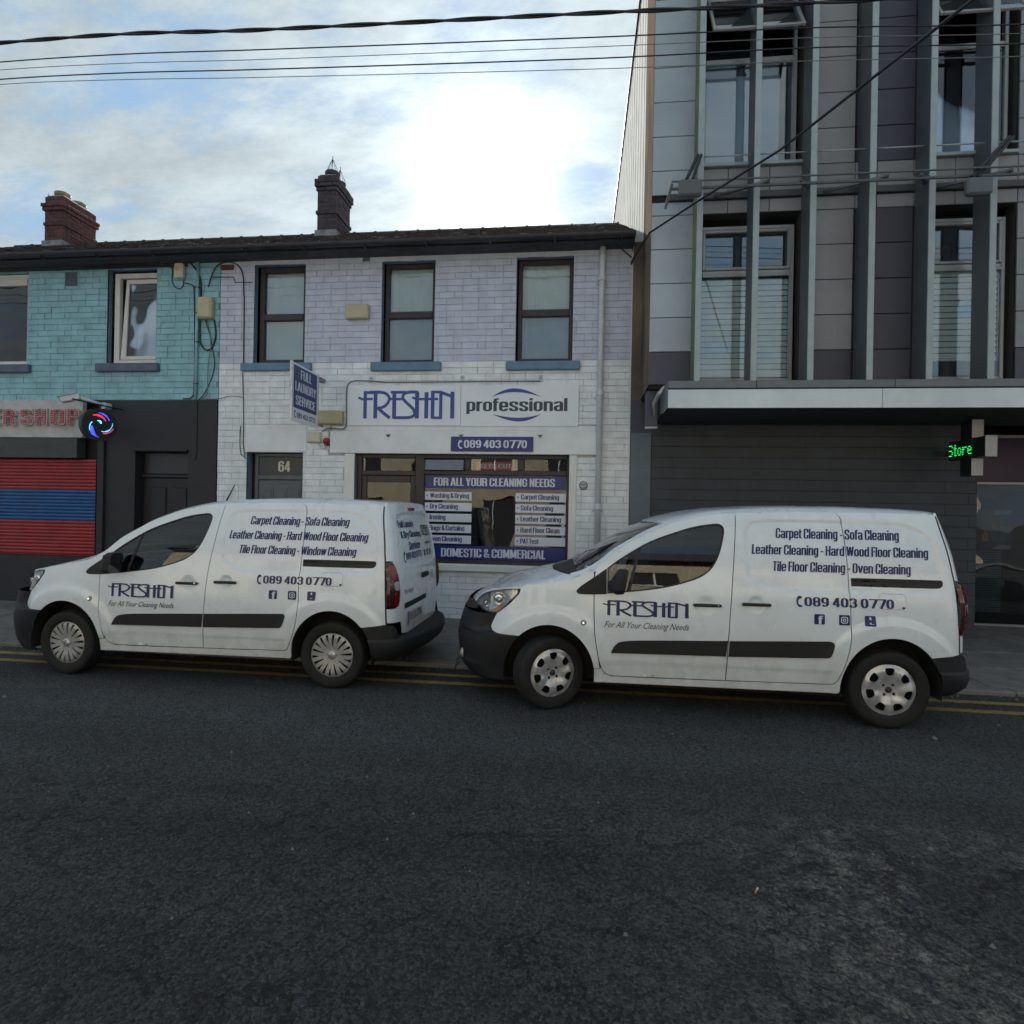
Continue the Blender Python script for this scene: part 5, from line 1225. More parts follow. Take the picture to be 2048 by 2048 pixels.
# dark tiled ground floor
gw = part(wall_mesh(.73, 5.33, .06, 2.99, D + .0, []), 'ground_floor_wall', 'dark_joint', mod)
part(MB().box(5.30, 5.33, D, 9.6, .06, 2.99), 'return_wall', 'dark_joint', mod)
tile_holes = [(.70, 1.04, .05, 2.88)]
z = .085; k = 0
while z < 2.96:
    x = 1.02 - (.3 if k % 2 else 0)
    while x < 5.33:
        a, c = max(x, 1.03), min(x + .60, 5.325)
        if c - a > .05:
            o = bpy.data.objects.new('wall_tile', brick_mesh(c - a - .003, .149, .016, 'dark_tile')); C.objects.link(o); o.parent = gw
            o.location = Vector(((a + c) / 2, D - .006 + rng.normal(0, .001), z + .073)) - wloc(gw)
        x += .60
    z += .152; k += 1
bx('service_door', 'grey_door', mod, .735, 1.02, D - .03, D - .006, .12, 2.86)
part(MB().add([(.724, D - .008, 2.865), (1.03, D - .008, 2.865), (1.03, D - .008, 3.33), (.724, D - .008, 3.33)], [(0, 1, 2, 3)]), 'infill', 'panel_purple', mod)
# shop front set back
SY = 9.44
sfr = MB().cbox(5.34, 9.0, SY - .02, SY + .05, .095, .15).build('bottom_rail', 'alu_frame', mod)
for za_, zb_ in ((2.235, 2.279), (2.931, 2.98)): bx('top_rail', 'alu_frame', mod, 5.34, 9.0, SY - .02, SY + .05, za_, zb_)
bx('shop_fascia', 'shop_purple', mod, 5.34, 9.0, SY, SY + .04, 2.28, 2.93)
MB().box(5.34, 9.0, SY + .01, SY + .018, .15, 2.235).build('shop_pane', 'shop_glass', mod)
part(MB().box(5.3, 9.2, 11.6, 11.7, 0, 3.0).box(5.3, 9.2, SY + .1, 11.6, 2.9, 2.95), 'room_behind', 'interior_grey', mod)
vb = MB()
for i in range(26): vb.box(5.9, 6.36, SY + .08, SY + .084, .32 + i * .036, .345 + i * .036)
part(vb, 'window_film', 'reveal_blue', mod)['kind'] = 'stuff'
po = thing('poster', 'purple shop poster with people in teal and orange tops, in the right shop window', 'poster', (6.25, SY, 1.26))
bx('sheet', 'poster_a', po, 6.04, 6.46, SY + .030, SY + .033, 1.255, 1.86, c=.001)
for nm, poly, m in (('print', [(6.22, 1.78), (6.45, 1.80), (6.45, 1.855), (6.22, 1.855)], 'poster_pale'), ('print', [(6.05, 1.56), (6.16, 1.70), (6.30, 1.72), (6.44, 1.66), (6.45, 1.50), (6.3, 1.46), (6.06, 1.5)], 'poster_green'),
                    ('print', circ(6.215, 1.605, .03, n=12), 'poster_skin'), ('print', circ(6.10, 1.57, .026, n=12), 'poster_skin'), ('print', circ(6.33, 1.585, .026, n=12), 'poster_skin')):
    flat_poly(nm, poly, on_facade(SY + .0295 - (.0006 if m == 'poster_skin' else 0)), m, po)
flat_poly('print', [(6.15, 1.38), (6.17, 1.53), (6.215, 1.57), (6.26, 1.54), (6.29, 1.38)], on_facade(SY + .0288), 'poster_teal', po)
flat_poly('print', [(6.055, 1.38), (6.065, 1.50), (6.10, 1.54), (6.14, 1.50), (6.145, 1.38)], on_facade(SY + .0288), 'lamp_amber', po)
flat_poly('print', [(6.295, 1.37), (6.30, 1.50), (6.335, 1.55), (6.39, 1.50), (6.41, 1.37)], on_facade(SY + .0288), 'poster_teal', po)
flat_poly('print', [(6.2, 1.27), (6.45, 1.27), (6.45, 1.33), (6.28, 1.34)], on_facade(SY + .0288), 'poster_pale', po)
# LED cross sign
cs = thing('led_cross_sign', 'black LED cross with white edges reading store, at the dark shop corner', 'sign', (4.86, 7.9, 2.25))
X0, X1 = 4.84, 4.94
cb_ = MB().cbox(X0, X1, 7.78, 8.00, 2.25, 2.945, .004).cbox(X0 + .001, X1 - .001, 7.54, 7.779, 2.47, 2.715, .004).cbox(X0 + .001, X1 - .001, 8.001, 8.24, 2.47, 2.715, .004).build('case', 'cross_black', cs)
for a in ((7.774, 7.7795, 2.722, 2.945), (7.774, 7.7795, 2.25, 2.463), (7.534, 7.5395, 2.465, 2.72)): bx('edge_casing', 'cross_white', cs, X0 - .004, X1 + .03, *a, c=.002)
bx('arm', 'steel_frame', cs, X0 + .03, X1 - .03, 8.241, D - .002, 2.55, 2.62)
lm = MB()
FONT = {'S': ['01110', '10001', '10000', '01110', '00001', '10001', '01110'], 't': ['010', '010', '111', '010', '010', '010', '011'], 'o': ['0000', '0000', '0110', '1001', '1001', '1001', '0110'], 'r': ['0000', '0000', '1011', '1100', '1000', '1000', '1000'], 'e': ['0000', '0000', '0110', '1001', '1111', '1000', '0111']}
cx = 0
for ch_ in 'Store':
    for r, rw in enumerate(FONT[ch_]):
        for c_, v in enumerate(rw):
            yy = 8.238 - (cx + c_) * .0190; zz = 2.665 - r * .022
            if v == '1' and cx + c_ > 0: lm.box(X0 - .0045, X0 - .0012, yy - .016, yy, zz - .009, zz)
    cx += len(FONT[ch_][0]) + 1
lm.build('led_lettering', 'led_green', cs)

# ------------------------------------------------------------------ barber's hanging disc sign and camera
ds = thing('disc_sign', 'round black sign with red and blue light swirls beside the barber board', 'sign', (-7.30, 8.05, 2.9))
ang = math.radians(24); nx = Vector((math.cos(ang), -math.sin(ang), 0)); tx = Vector((math.sin(ang), math.cos(ang), 0)); cen = Vector((-7.30, 8.06, 2.90))
def dp_(u, v, h): p = cen + tx * u + Vector((0, 0, v)) + nx * h; return tuple(p)
cc = circ(0, 0, .245, n=36)
MB().prism(cc, lambda u, v: dp_(u, v, -.05), lambda u, v: dp_(u, v, .05)).build('case', 'cross_black', ds)
MB().prism(circ(0, 0, .215, n=36), lambda u, v: dp_(u, v, .0505), lambda u, v: dp_(u, v, .054)).build('face', 'black_wood', ds)
def swirl(r0, r1, a0, a1, th, m, name='led_arc', dz=0):
    b = MB(); n = 14
    for i in range(n):
        t = i / (n - 1); a = math.radians(a0 + (a1 - a0) * t); r = r0 + (r1 - r0) * t; w = th * math.sin(PI * min(1, .15 + .85 * t)) + .004
        k_ = max(1, int(w / .010))
        for j in range(k_):
            rr = r + (j - (k_ - 1) / 2) * .0115; u, v = rr * math.cos(a), rr * math.sin(a)
            b.prism([(u - .004, v - .004), (u + .004, v - .004), (u + .004, v + .004), (u - .004, v + .004)], lambda p, q: dp_(p, q, .0542), lambda p, q: dp_(p, q, .059))
    b.build(name, m, ds)
swirl(.165, .10, 125, 45, .03, 'led_red'); swirl(.185, .15, 95, 35, .02, 'led_blue'); swirl(.12, .19, 195, 262, .055, 'led_blue'); swirl(.115, .165, 165, 215, .012, 'led_cyan')
swirl(.10, .175, -75, 12, .018, 'led_cyan'); swirl(.135, .185, -70, -12, .016, 'led_red'); swirl(.03, .07, 60, 120, .03, 'led_cyan')
b = MB().tube([(-7.27, 8.06, 3.145), (-7.27, 8.06, 3.20)], .012, 6).tube([(-7.42, 7.72, 3.235), (-7.22, D - .02, 3.20)], .012, 6)
b.build('bracket', 'cable_black', ds)
cv = thing('security_camera', 'white box camera on a long arm above the barber sign', 'camera', (-7.5, D - .02, 3.27))
MB().tube([(-7.44, D - .11, 3.245), (-7.55, 8.22, 3.29), (-7.70, 8.08, 3.345)], [.030, .024, .024], 10).build('arm', 'pvc_white', cv, smooth=True)
MB().lathe([(.0, -.14), (.05, -.14), (.055, -.10), (.055, -.02), (.0, -.01)], (-7.45, D, 3.245), 'y', 16).build('base', 'pvc_white', cv, smooth=False)
hd = MB().cbox(-.06, .06, -.13, .13, -.045, .045, .01).build('housing', 'pvc_white', cv, local=True); hd.location = (-.28, -.36 - .0, .045); hd.rotation_euler = (math.radians(18), 0, math.radians(-62))
h2 = MB().cbox(-.05, .05, -.136, -.131, -.035, .035, .004).build('lens_window', 'cross_black', hd, local=True)
h3 = MB().cbox(-.075, .075, -.16, .10, .046, .056, .004).build('sunshield', 'pvc_white', hd, local=True)

# ------------------------------------------------------------------ overhead wires
def wire(label, pts, r, m='wire_dark', y0_=5.5, group='overhead wires across the street', twist=False):
    P = [Vector((p[0], y0_, p[1])) for p in pts]
    Q = cr([(p.x, p.z) for p in P], False, 14); Q = [Vector((q[0], y0_, q[1])) for q in Q]
    b = MB()
    if twist:
        # two strands wound round each other
        fine = []
        for a, c in zip(Q[:-1], Q[1:]):
            n = max(1, int((c - a).length / .06))
            for i in range(n): fine.append(a.lerp(c, i / n))
        s = 0; st = [[], []]
        for i, p in enumerate(fine):
            if i: s += (p - fine[i - 1]).length
            for k_ in (0, 1):
                a = s * 2 * PI / 1.15 + k_ * PI; st[k_].append(p + Vector((0, math.cos(a) * r * .8, math.sin(a) * r * .8)))
        for k_ in (0, 1): b.tube(st[k_], r, 6)
    else: b.tube(Q, r, 6)
    return tag(b.build('overhead_wire', m, smooth=True), label, 'wire', group)
wire('thick twisted cable crossing the top of the view', [(-13, 6.50), (-9.5, 6.57), (-6.21, 6.59), (-4.71, 6.575), (-3.38, 6.51), (0.12, 6.41), (1.56, 6.36), (5, 6.28), (9, 6.2)], .0115, twist=True)
wire('uppermost of the four thin overhead wires', [(-13, 6.33), (-6.21, 6.385), (-4.71, 6.365), (-3.38, 6.31), (0.12, 6.18), (2.09, 6.12), (3.78, 6.02), (9, 5.9)], .0062)
wire('second of the four thin overhead wires from the top', [(-13, 6.24), (-6.21, 6.30), (-4.71, 6.27), (-3.38, 6.21), (0.12, 6.09), (2.09, 6.03), (3.78, 5.94), (9, 5.8)], .0035, 'cable_grey')
wire('third of the four thin overhead wires from the top', [(-13, 6.14), (-6.21, 6.20), (-4.71, 6.17), (-3.38, 6.11), (0.13, 5.98), (2.09, 5.94), (3.78, 5.85), (9, 5.7)], .0062)
wire('lowest of the four thin overhead wires', [(-13, 6.08), (-6.21, 6.145), (-4.71, 6.10), (-3.37, 6.03), (0.13, 5.88), (2.1, 5.82), (3.78, 5.74), (9, 5.6)], .0035, 'cable_grey')
dgp = [Vector(p) for p in ((.69, 8.38, 5.26), (.70, 8.3, 5.28), (.746, 7.5, 5.134), (.832, 7.4, 5.229), (1.356, 7.0, 5.40), (1.925, 6.0, 5.333), (2.566, 4.2, 5.183), (2.95, 3.1, 5.12), (4.2, -.5, 5.2))]
tag(MB().tube(dgp[:4], .016, 8).tube(dgp[3:], .0125, 8).build('service_cable', 'wire_dark', smooth=True), 'thick cable rising diagonally from the white house corner over the fins', 'wire')
tag(MB().tube([(.69, 8.36, 5.34), (.55, 8.30, 5.44), (.45, 8.25, 5.50)], .010, 6).build('eaves_bracket', 'wire_dark'), 'dark bracket arm holding the diagonal cable at the white house eaves', 'bracket')

# ------------------------------------------------------------------ across the street (seen mirrored in the glass)
opp = thing('yellow_building', 'sunlit yellow rendered building across the street, mirrored in the windows', 'building', (0, -5.0, 0))
OH = [(-9 + i * 2.6, -7.8 + i * 2.6, 3.1, 4.4) for i in range(9)] + [(-9 + i * 2.6, -7.7 + i * 2.6, .1, 2.2) for i in range(9)]
b = wall_mesh(-12, 15, .08, 5.0, -5.0, [(*h, .15) for h in OH])
for h in OH: reveal(b, (*h, -.15), -5.0)
part(b, 'wall', 'opposite_yellow', opp)
for h in OH:
    w = MB().cbox(h[0], h[1], -5.13, -5.11, h[2], h[3], .002).build('window', 'interior_dark', opp)
    bx('window_frame', 'upvc', w, (h[0] + h[1]) / 2 - .03, (h[0] + h[1]) / 2 + .03, -5.108, -5.08, h[2], h[3])
    if h[2] > 3: bx('window_sill', 'trim_white', opp, h[0] - .08, h[1] + .08, -5.1, -4.9, h[2] - .1, h[2] - .002)
part(MB().prism([(-4.8, 5.0), (-8.5, 7.2), (-12, 5.0)], lambda u, v: (-12.1, u, v), lambda u, v: (15.1, u, v)), 'roof', 'opposite_slate', opp)

# a dropped cigarette end on the tarmac
ce = thing('cigarette_end', 'cigarette end lying on the worn tarmac in front of the right van', 'litter', (.83, 2.72, .0))
a_ = Vector((.0, .0, .005)); d_ = Vector((math.cos(1.05), math.sin(1.05), 0))
MB().tube([a_, a_ + d_ * .022], .0042, 8).build('paper', 'butt_paper', ce, local=True); MB().tube([a_ - d_ * .02, a_ - d_ * .0005], .0043, 8).build('filter', 'butt_tip', ce, local=True)

# grit and scraps gathered along the kerb and in the joints of the tarmac
gr_ = MB()
for i in range(420):
    x_ = rng.uniform(-8, 6.5); y_ = 6.09 - abs(rng.normal(0, .10)) if i % 3 else rng.uniform(2.2, 5.4); s_ = abs(rng.normal(.0, .006)) + .0035
    a_ = rng.uniform(0, 6.28); c_, d_ = math.cos(a_) * s_, math.sin(a_) * s_
    gr_.add([(x_ + c_, y_ + d_, 0), (x_ - d_, y_ + c_, 0), (x_ - c_, y_ - d_, 0), (x_ + d_, y_ - c_, 0), (x_ + c_ * .3, y_ + d_ * .3, s_ * 1.1), (x_ - d_ * .5, y_ + c_ * .2, s_ * .9)], [(0, 1, 5, 4), (1, 2, 5), (2, 3, 4, 5), (3, 0, 4)])
gv_ = gr_.build('gravel', 'kerb_stone', kind='stuff')
# ------------------------------------------------------------------ the two vans
def itp(x, pts): return np.interp(x, [p[0] for p in pts], [p[1] for p in pts])
def smooth01(t): t = np.clip(t, 0, 1); return t * t * (3 - 2 * t)
HWZ = [(0, .855), (.2, .872), (.35, .888), (.5, .898), (.75, .905), (.95, .896), (1.05, .886), (1.15, .870), (1.4, .815), (1.6, .757), (1.72, .708), (1.8, .66)]
_z = np.linspace(0, 1.8, 91); _w = itp(_z, HWZ); _w = np.convolve(np.pad(_w, 4, mode='edge'), np.ones(9) / 9, 'valid')
EL_ = [(.05, .80), (.16, .865), (.20, .925), (.27, .975), (.39, 1.015), (.58, 1.045), (.8, 1.085), (1.0, 1.12), (1.12, 1.155), (1.25, 1.228), (1.40, 1.368), (1.70, 1.545), (1.94, 1.638), (2.21, 1.702), (2.42, 1.720), (2.82, 1.735), (3.3, 1.738), (3.8, 1.736), (4.03, 1.728), (4.12, 1.70), (4.25, 1.6)]
CL_ = [(-.02, .76), (.04, .83), (.08, .87), (.12, .895), (.27, .985), (.49, 1.065), (.70, 1.125), (.86, 1.165), (.98, 1.215), (1.25, 1.375), (1.53, 1.545), (1.71, 1.628), (1.88, 1.688), (2.1, 1.738), (2.30, 1.766), (2.65, 1.79), (2.94, 1.80), (3.37, 1.802), (3.79, 1.79), (4.03, 1.775), (4.12, 1.765), (4.2, 1.74)]
def _sm(tab, lo, hi, n=400, k=9):
    x = np.linspace(lo, hi, n); y = itp(x, tab); y = np.convolve(np.pad(y, k // 2, mode='edge'), np.ones(k) / k, 'valid'); return x, y
_ex, _ey = _sm(EL_, .05, 4.25); _cx, _cy = _sm(CL_, -.02, 4.2)
def Ez(x): return np.interp(x, _ex, _ey)
def Cz(x): return np.interp(x, _cx, _cy)
EMB = np.array(cr([(2.49, 1.22), (2.487, 1.52), (2.515, 1.615), (2.60, 1.652), (2.93, 1.66), (3.60, 1.662), (3.78, 1.635), (3.92, 1.56), (3.985, 1.45), (4.008, 1.32), (4.012, 1.20), (4.00, 1.09), (3.9, 1.085), (2.80, 1.085), (2.66, 1.10), (2.54, 1.15)], True, 3))
AF, AR, RXA, RZA, WZ = .862, 3.60, .385, .425, .312
def sdf(x, z, P):
    Q = np.stack([x, z], 1); d = pdist(Q, P); return np.where(inside(Q, P), -d, d)
def W(x, z, feat=True):
    x = np.asarray(x, float); z = np.asarray(z, float)
    w = np.interp(z, _z, _w)
    x0 = itp(z, [(.2, .02), (.5, -.03), (.66, -.01), (.80, .05), (.9, .09), (1.0, .12), (1.3, .12)])
    xe = .88; t = np.clip((xe - x) / (xe - x0), 0, .9995); w = w * (1 - t**2.5)**(1 / 2.5)
    t = np.clip((x - 3.2) / 1.1, 0, 1); w = w - .045 * t**2
    t = np.clip((x - 3.95) / .40, 0, .999); w = w * (1 - t**3.2)**(1 / 3.2)
    if feat:
        for cx in (AF, AR):
            r = np.hypot((x - cx) / 1.0, (z - WZ)); w = w + .016 * smooth01((.60 - r) / .075) * smooth01((z - .28) / .2) * smooth01((1.02 - z) / .1)
        m = (x > 2.3) & (x < 4.1) & (z > 1.0)
        if m.any():
            d = np.zeros_like(w); d[m] = smooth01(-sdf(x[m], z[m], EMB) / .013 + .5); w = w - .013 * d
        for hx, hz in ((2.16, .952), (2.55, .972)):
            r = np.hypot(x - hx, z - hz); w = w - .016 * smooth01((.068 - r) / .03)
        w = w - .007 * smooth01((.46 - z) / .03) * smooth01((z - .2) / .05) * (x > 1.3) * (x < 3.15)
    return w
def side(off=0.0, feat=True): return lambda x, z: (x, -(W(x, z, feat) + off), z)
def Ty(x, y):
    x = np.asarray(x, float); ze = Ez(x); zc_ = Cz(x); we = W(x, ze, False); t = np.clip(1 - np.abs(y) / np.maximum(we, .02), 0, 1)
    k = np.interp(x, [.3, .9, 1.2, 1.9, 2.4], [3.2, 4.0, 3.5, 5.5, 8.5]); g_ = (1 - np.exp(-k * t)) / (1 - np.exp(-k)); g_ = .82 * g_ + .18 * t
    return ze + (zc_ - ze) * g_
def top(off=0.0): return lambda x, y: (x, y, Ty(x, y) + off)
XC = [(.25, 4.21), (.5, 4.225), (.8, 4.23), (1.15, 4.215), (1.4, 4.18), (1.6, 4.13), (1.70, 4.095), (1.78, 4.055)]
XS = [(.25, 4.12), (.62, 4.12), (.78, 4.113), (1.01, 4.103), (1.19, 4.09), (1.43, 4.062), (1.61, 4.03), (1.73, 4.02), (1.8, 4.03)]
def rear_fn(off=0.0, emb=True):
    def f(y, z):
        xc = np.interp(z, *zip(*XC)); xs = np.interp(z, *zip(*XS)) + .002; ws = W(xs, z, False); t = np.clip(np.abs(y) / ws, 0, 1)
        x = xs + (xc - xs) * (1 - t**6.5)**(1 / 1.6)
        if emb:
            for P in (REMB,):
                x = x - .016 * smooth01(-sdf(y, z, P) / .014 + .5)
        return (x + off, y, z)
    return f
REMB = np.array(cr([(-.60, 1.16), (-.30, 1.125), (.30, 1.125), (.60, 1.16), (.655, 1.24), (.60, 1.56), (.53, 1.635), (.3, 1.655), (-.3, 1.655), (-.53, 1.635), (-.60, 1.56), (-.655, 1.24)], True, 4))
ARCH_F = [(AF - RXA * math.cos(a), WZ + RZA * math.sin(a)) for a in np.linspace(math.asin((.63 - WZ) / RZA), PI - .17, 22)]
ARCH_R = [(AR - RXA * math.cos(a), WZ + RZA * math.sin(a)) for a in np.linspace(-.06, PI - math.asin((.59 - WZ) / RZA), 22)]
FEND = cr([(.40, .81), (.365, .74), (.345, .685), (.36, .65), (.41, .633), (ARCH_F[0][0], .63, 1)], False, 4)[:-1] + ARCH_F + [(1.238, .383), (1.296, .383)] + cr([(1.296, .383, 1), (1.28, .48), (1.25, .65), (1.238, .83), (1.236, 1.01, 1)], False, 4)[1:] + [(1.236, 1.185)] + [(x, float(Ez(x))) for x in (1.20, 1.12, 1.0, .9, .8, .7, .62)] + [(.605, 1.03), (.60, .995), (.52, .905), (.45, .845)]
WIN = cr([(1.345, 1.018, 1), (1.47, 1.03), (1.69, 1.058), (1.85, 1.088), (1.98, 1.125), (2.10, 1.170), (2.18, 1.225), (2.235, 1.295), (2.28, 1.40), (2.315, 1.54), (2.315, 1.59), (2.29, 1.618), (2.25, 1.624), (2.12, 1.606), (1.99, 1.572), (1.70, 1.462), (1.46, 1.318), (1.345, 1.232, 1)], True, 4)
FDOOR = cr([(1.238, .83, 1), (1.25, .65), (1.28, .48), (1.303, .40), (1.335, .350), (1.39, .327), (1.6, .325), (2.322, .332, 1)], False, 4)[:-1] + cr([(2.322, .332, 1), (2.335, .68), (2.362, 1.09), (2.40, 1.49), (2.412, 1.62), (2.42, float(Ez(2.42)), 1)], False, 4)[:-1] + [(x, float(Ez(x))) for x in (2.42, 2.3, 2.21, 2.1, 1.94, 1.82, 1.70, 1.6, 1.5, 1.40, 1.33, 1.25)] + [(1.238, 1.16), (1.236, 1.01)]
SEAM = cr([(3.165, 1.7365, 1), (3.22, 1.728), (3.256, 1.70), (3.266, 1.655), (3.275, 1.50), (3.28, 1.30), (3.278, 1.10), (3.282, .90), (3.28, .72), (3.262, .60), (3.235, .50), (3.20, .41), (3.175, .362), (3.13, .345), (3.0, .342, 1)], False, 4)
SLIDER = [(2.324, .332)] + [(2.6, .335)] + SEAM[::-1] + [(x, float(Ez(x))) for x in (3.1, 2.9, 2.7, 2.5)] + cr([(2.42, float(Ez(2.42)), 1), (2.412, 1.62), (2.40, 1.49), (2.362, 1.09), (2.335, .68), (2.324, .332, 1)], False, 4)[:-1]
QUART = SEAM + [(2.6, .335), (1.6, .323), (1.39, .325)] + cr([(1.39, .325, 1), (1.335, .348), (1.303, .398), (1.298, .383, 1)], False, 3)[1:] + [(1.245, .383), (1.245, .262), (2.2, .265), (3.20, .270)] + ARCH_R + [(4.118, .618)] + [(4.112, .78), (4.102, 1.01), (4.089, 1.19), (4.061, 1.43), (4.03, 1.61), (4.021, 1.70), (4.02, 1.729)] + [(x, float(Ez(x))) for x in (3.9, 3.7, 3.5, 3.3, 3.2)]
RAIL = cr([(3.298, 1.205, 1), (3.35, 1.207), (3.99, 1.205), (4.003, 1.19), (4.0, 1.162), (3.975, 1.142), (3.90, 1.138), (3.298, 1.14, 1)], True, 3)
FLAP = rrect(3.495, 3.705, .965, 1.09, .03)
HEAD = cr([(.165, .842), (.20, .905), (.28, .962), (.40, 1.002), (.53, 1.025), (.585, 1.022), (.59, .992), (.51, .905), (.43, .825), (.385, .803), (.27, .803), (.225, .828)], True, 4)
TRI = cr([(1.088, 1.035), (1.10, 1.012), (1.15, 1.006), (1.24, 1.008), (1.34, 1.014, 1), (1.34, 1.228, 1), (1.24, 1.155), (1.13, 1.078)], True, 4)
STRIP_F = cr([(1.385, .535), (1.39, .520), (1.42, .522), (2.318, .535, 1), (2.330, .668, 1), (1.60, .640), (1.46, .622), (1.415, .590)], True, 4)
STRIP_R = cr([(2.334, .535, 1), (3.09, .558), (3.128, .575), (3.158, .665), (3.145, .692), (3.10, .697), (2.342, .668, 1)], True, 4)
def van(label, loc, steer, hub, lines, phone_x, icons, logo_x, slogan, tag_rear, antenna, divider=True):
    t = thing('parked_van', label, 'van', loc, 'white cleaning vans parked nose to tail')
    R_ = dict(local=True)
    mir = []
    def S(name, outline, m, off=0., holes=(), res=.025, rim=.014, gap=.0036, feat=True, parent=t, both=True):
        o = sheet(name, outline, side(off, feat), m, parent, holes, res, rim, (0, 1, 0), gap)
        if both: mir.append((o, parent))
        return o
    fender = S('front_wing', FEND, 'van_white')
    fd = S('front_door', FDOOR, 'van_white', holes=[WIN])
    sdn = S('sliding_door', SLIDER, 'van_white', res=.016)
    qp = S('side_panel', QUART, 'van_white', holes=[RAIL, FLAP], res=.018)
    fz = S('fuel_flap', FLAP, 'van_white', gap=.0028, parent=qp, both=False)
    S('flap_catch', rrect(3.672, 3.694, .973, .99, .006), 'van_rubber', .002, rim=.004, gap=0, parent=fz, both=False)
    S('slide_rail', inset(RAIL, -.008), 'van_rubber', -.014, rim=0, gap=0, feat=False, parent=qp)
    S('rail_lip', cr([(3.30, 1.20, 1), (3.99, 1.20), (3.995, 1.185), (3.30, 1.182, 1)], True, 2), 'van_black', -.006, rim=.006, gap=0, feat=False, parent=qp, both=False)
    S('rub_strip', STRIP_F, 'van_black', .013, rim=.016, gap=.003, parent=fd); S('rub_strip', STRIP_R, 'van_black', .013, rim=.016, gap=.003, parent=sdn)
    # door glass with rubber surround
    S('window_seal', inset(resample(WIN, .02), -.004), 'van_rubber', -.001, holes=[inset(resample(WIN, .02), .012)], rim=.012, gap=0, parent=fd)
    S('door_glass', inset(resample(WIN, .02), .008), 'van_glass', -.008, rim=0, gap=0, parent=fd, feat=False)
    S('quarter_trim', TRI, 'van_black', .006, rim=.012, gap=0, parent=fd, feat=False)
    if divider:
        S('window_divider', [(1.505, 1.04), (1.535, 1.042), (1.625, 1.405), (1.600, 1.39)], 'van_rubber', -.003, rim=.008, gap=0, parent=fd, feat=False)
    # door handles
    for hx, hz, pr_, key_ in ((2.16, .952, fd, 1), (2.55, .972, sdn, 0)):
        yy = -float(W(np.array([hx]), np.array([hz]), False)[0])
        b = MB().cbox(hx - .115, hx + .115, yy - .028, yy - .004, hz - .014, hz + .012, .009)
        o = b.build('door_handle', 'van_rubber', pr_, local=True); mir.append((o, pr_))
        if key_: MB().lathe([(0, -.0305), (.008, -.030), (.009, -.027)], (hx + .088, yy, hz), 'y', 12).build('key_lock', 'chrome', o, local=True)
    # lamps on the side and front
    yy = -float(W(np.array([1.15]), np.array([.77]), True)[0])
    o = MB().lathe([(0, -.012), (.015, -.010), (.024, -.002), (.026, .004)], (1.15, yy, .77), 'y', 16).build('side_repeater', 'lamp_clear', fender, local=True); o.scale = (1, 1, 1); mir.append((o, fender))
    S('repeater_bulb', circ(1.15, .77, .009, n=10), 'chrome', .0135, rim=.002, gap=0, parent=o, both=False, res=.01)
    hl = S('headlight', HEAD, 'lamp_lens', .004, rim=0, gap=.001, feat=False, res=.02)
    rng2 = np.random.default_rng(3)
    def bowl(x, z):
        w = W(x, z, False) - .035 - .045 * smooth01((.12 - np.hypot((x - .40), (z - .915) * 1.2)) / .10) - .03 * smooth01((.07 - np.hypot((x - .27), (z - .87))) / .05) - .008 * np.sin(x * 90) * (x < .33)
        return (x, -w, z)
    o = sheet('reflector', inset(resample(HEAD, .02), .006), bowl, 'reflector_silver', hl, res=.012); mir.append((o, hl))
    o = sheet('headlight_rim', HEAD, side(.003, False), 'van_rubber', hl, holes=[inset(resample(HEAD, .02), .009)], res=.02, rim=.03, rimdir=(0, 1, 0)); mir.append((o, hl))
    o = sheet('indicator', cr([(.20, .845), (.225, .905), (.29, .945), (.315, .90), (.27, .845)], True, 3), side(-.026, False), 'lamp_clear', hl, res=.02); mir.append((o, hl))
    for cx_, cz_, r_a in ((.41, .925, .055), (.285, .868, .03)):
        yy = -float(W(np.array([cx_]), np.array([cz_]), False)[0])
        o = MB().lathe([(0, .030), (r_a * .5, .026), (r_a * .9, .036), (r_a, .05), (r_a * 1.06, .02)], (cx_, yy, cz_), 'y', 20).build('lamp_bowl', 'chrome', hl, local=True, smooth=True); mir.append((o, hl))
    o = sheet('amber_band', [(.30, .815), (.40, .815), (.47, .885), (.44, .895), (.385, .84)], side(-.020, False), 'lamp_amber', hl, res=.03); mir.append((o, hl))
    # bonnet, windscreen, roof
    def we(x): return float(W(np.array([x]), np.array([float(Ez(x))]), False)[0])
    xs = [.60, .7, .8, .9, .97]
    half = [(.058, 0.0), (.064, .18), (.084, .34), (.125, .47), (.175, we(.175) - .004)] + [(x, we(x) - .003) for x in (.2, .24, .3, .38, .48, .6, .7, .8, .9, 1.0, 1.04)]
    back = [(1.035, .80), (.985, .74), (.93, .62), (.875, .42), (.85, .2), (.843, 0)]
    H_ = half + back; HO = H_ + [(x, -y) for x, y in H_[::-1] if y > 0]
    sheet('bonnet', HO, top(), 'van_white', t, res=.035, rim=.02, rimdir=(0, 0, -1))
    pil = [(x, we(x)) for x in (1.045, 1.12, 1.25, 1.33, 1.40, 1.5, 1.6, 1.70, 1.80)]
    ws_b = [(.99, .735), (.94, .62), (.885, .42), (.86, .2), (.853, 0)]
    ws_side = [(1.81, .685), (1.70, .70), (1.5, .735), (1.3, .765), (1.12, .775), (1.03, .76)]
    ws_top = [(1.725, 0), (1.735, .25), (1.76, .45), (1.79, .62)]
    def mirr(Hh): return Hh + [(x, -y) for x, y in Hh[::-1] if y > 1e-6]
    wsp = ws_top + ws_side + ws_b
    cowl = [(1.05, 0), (1.06, .3), (1.075, .55), (1.095, .765), (1.03, .76)] + ws_b
    o = sheet('scuttle', mirr(cowl), top(-.018), 'van_rubber', t, res=.05)
    wsg = [(1.04, 0), (1.05, .3), (1.065, .55), (1.085, .755)]
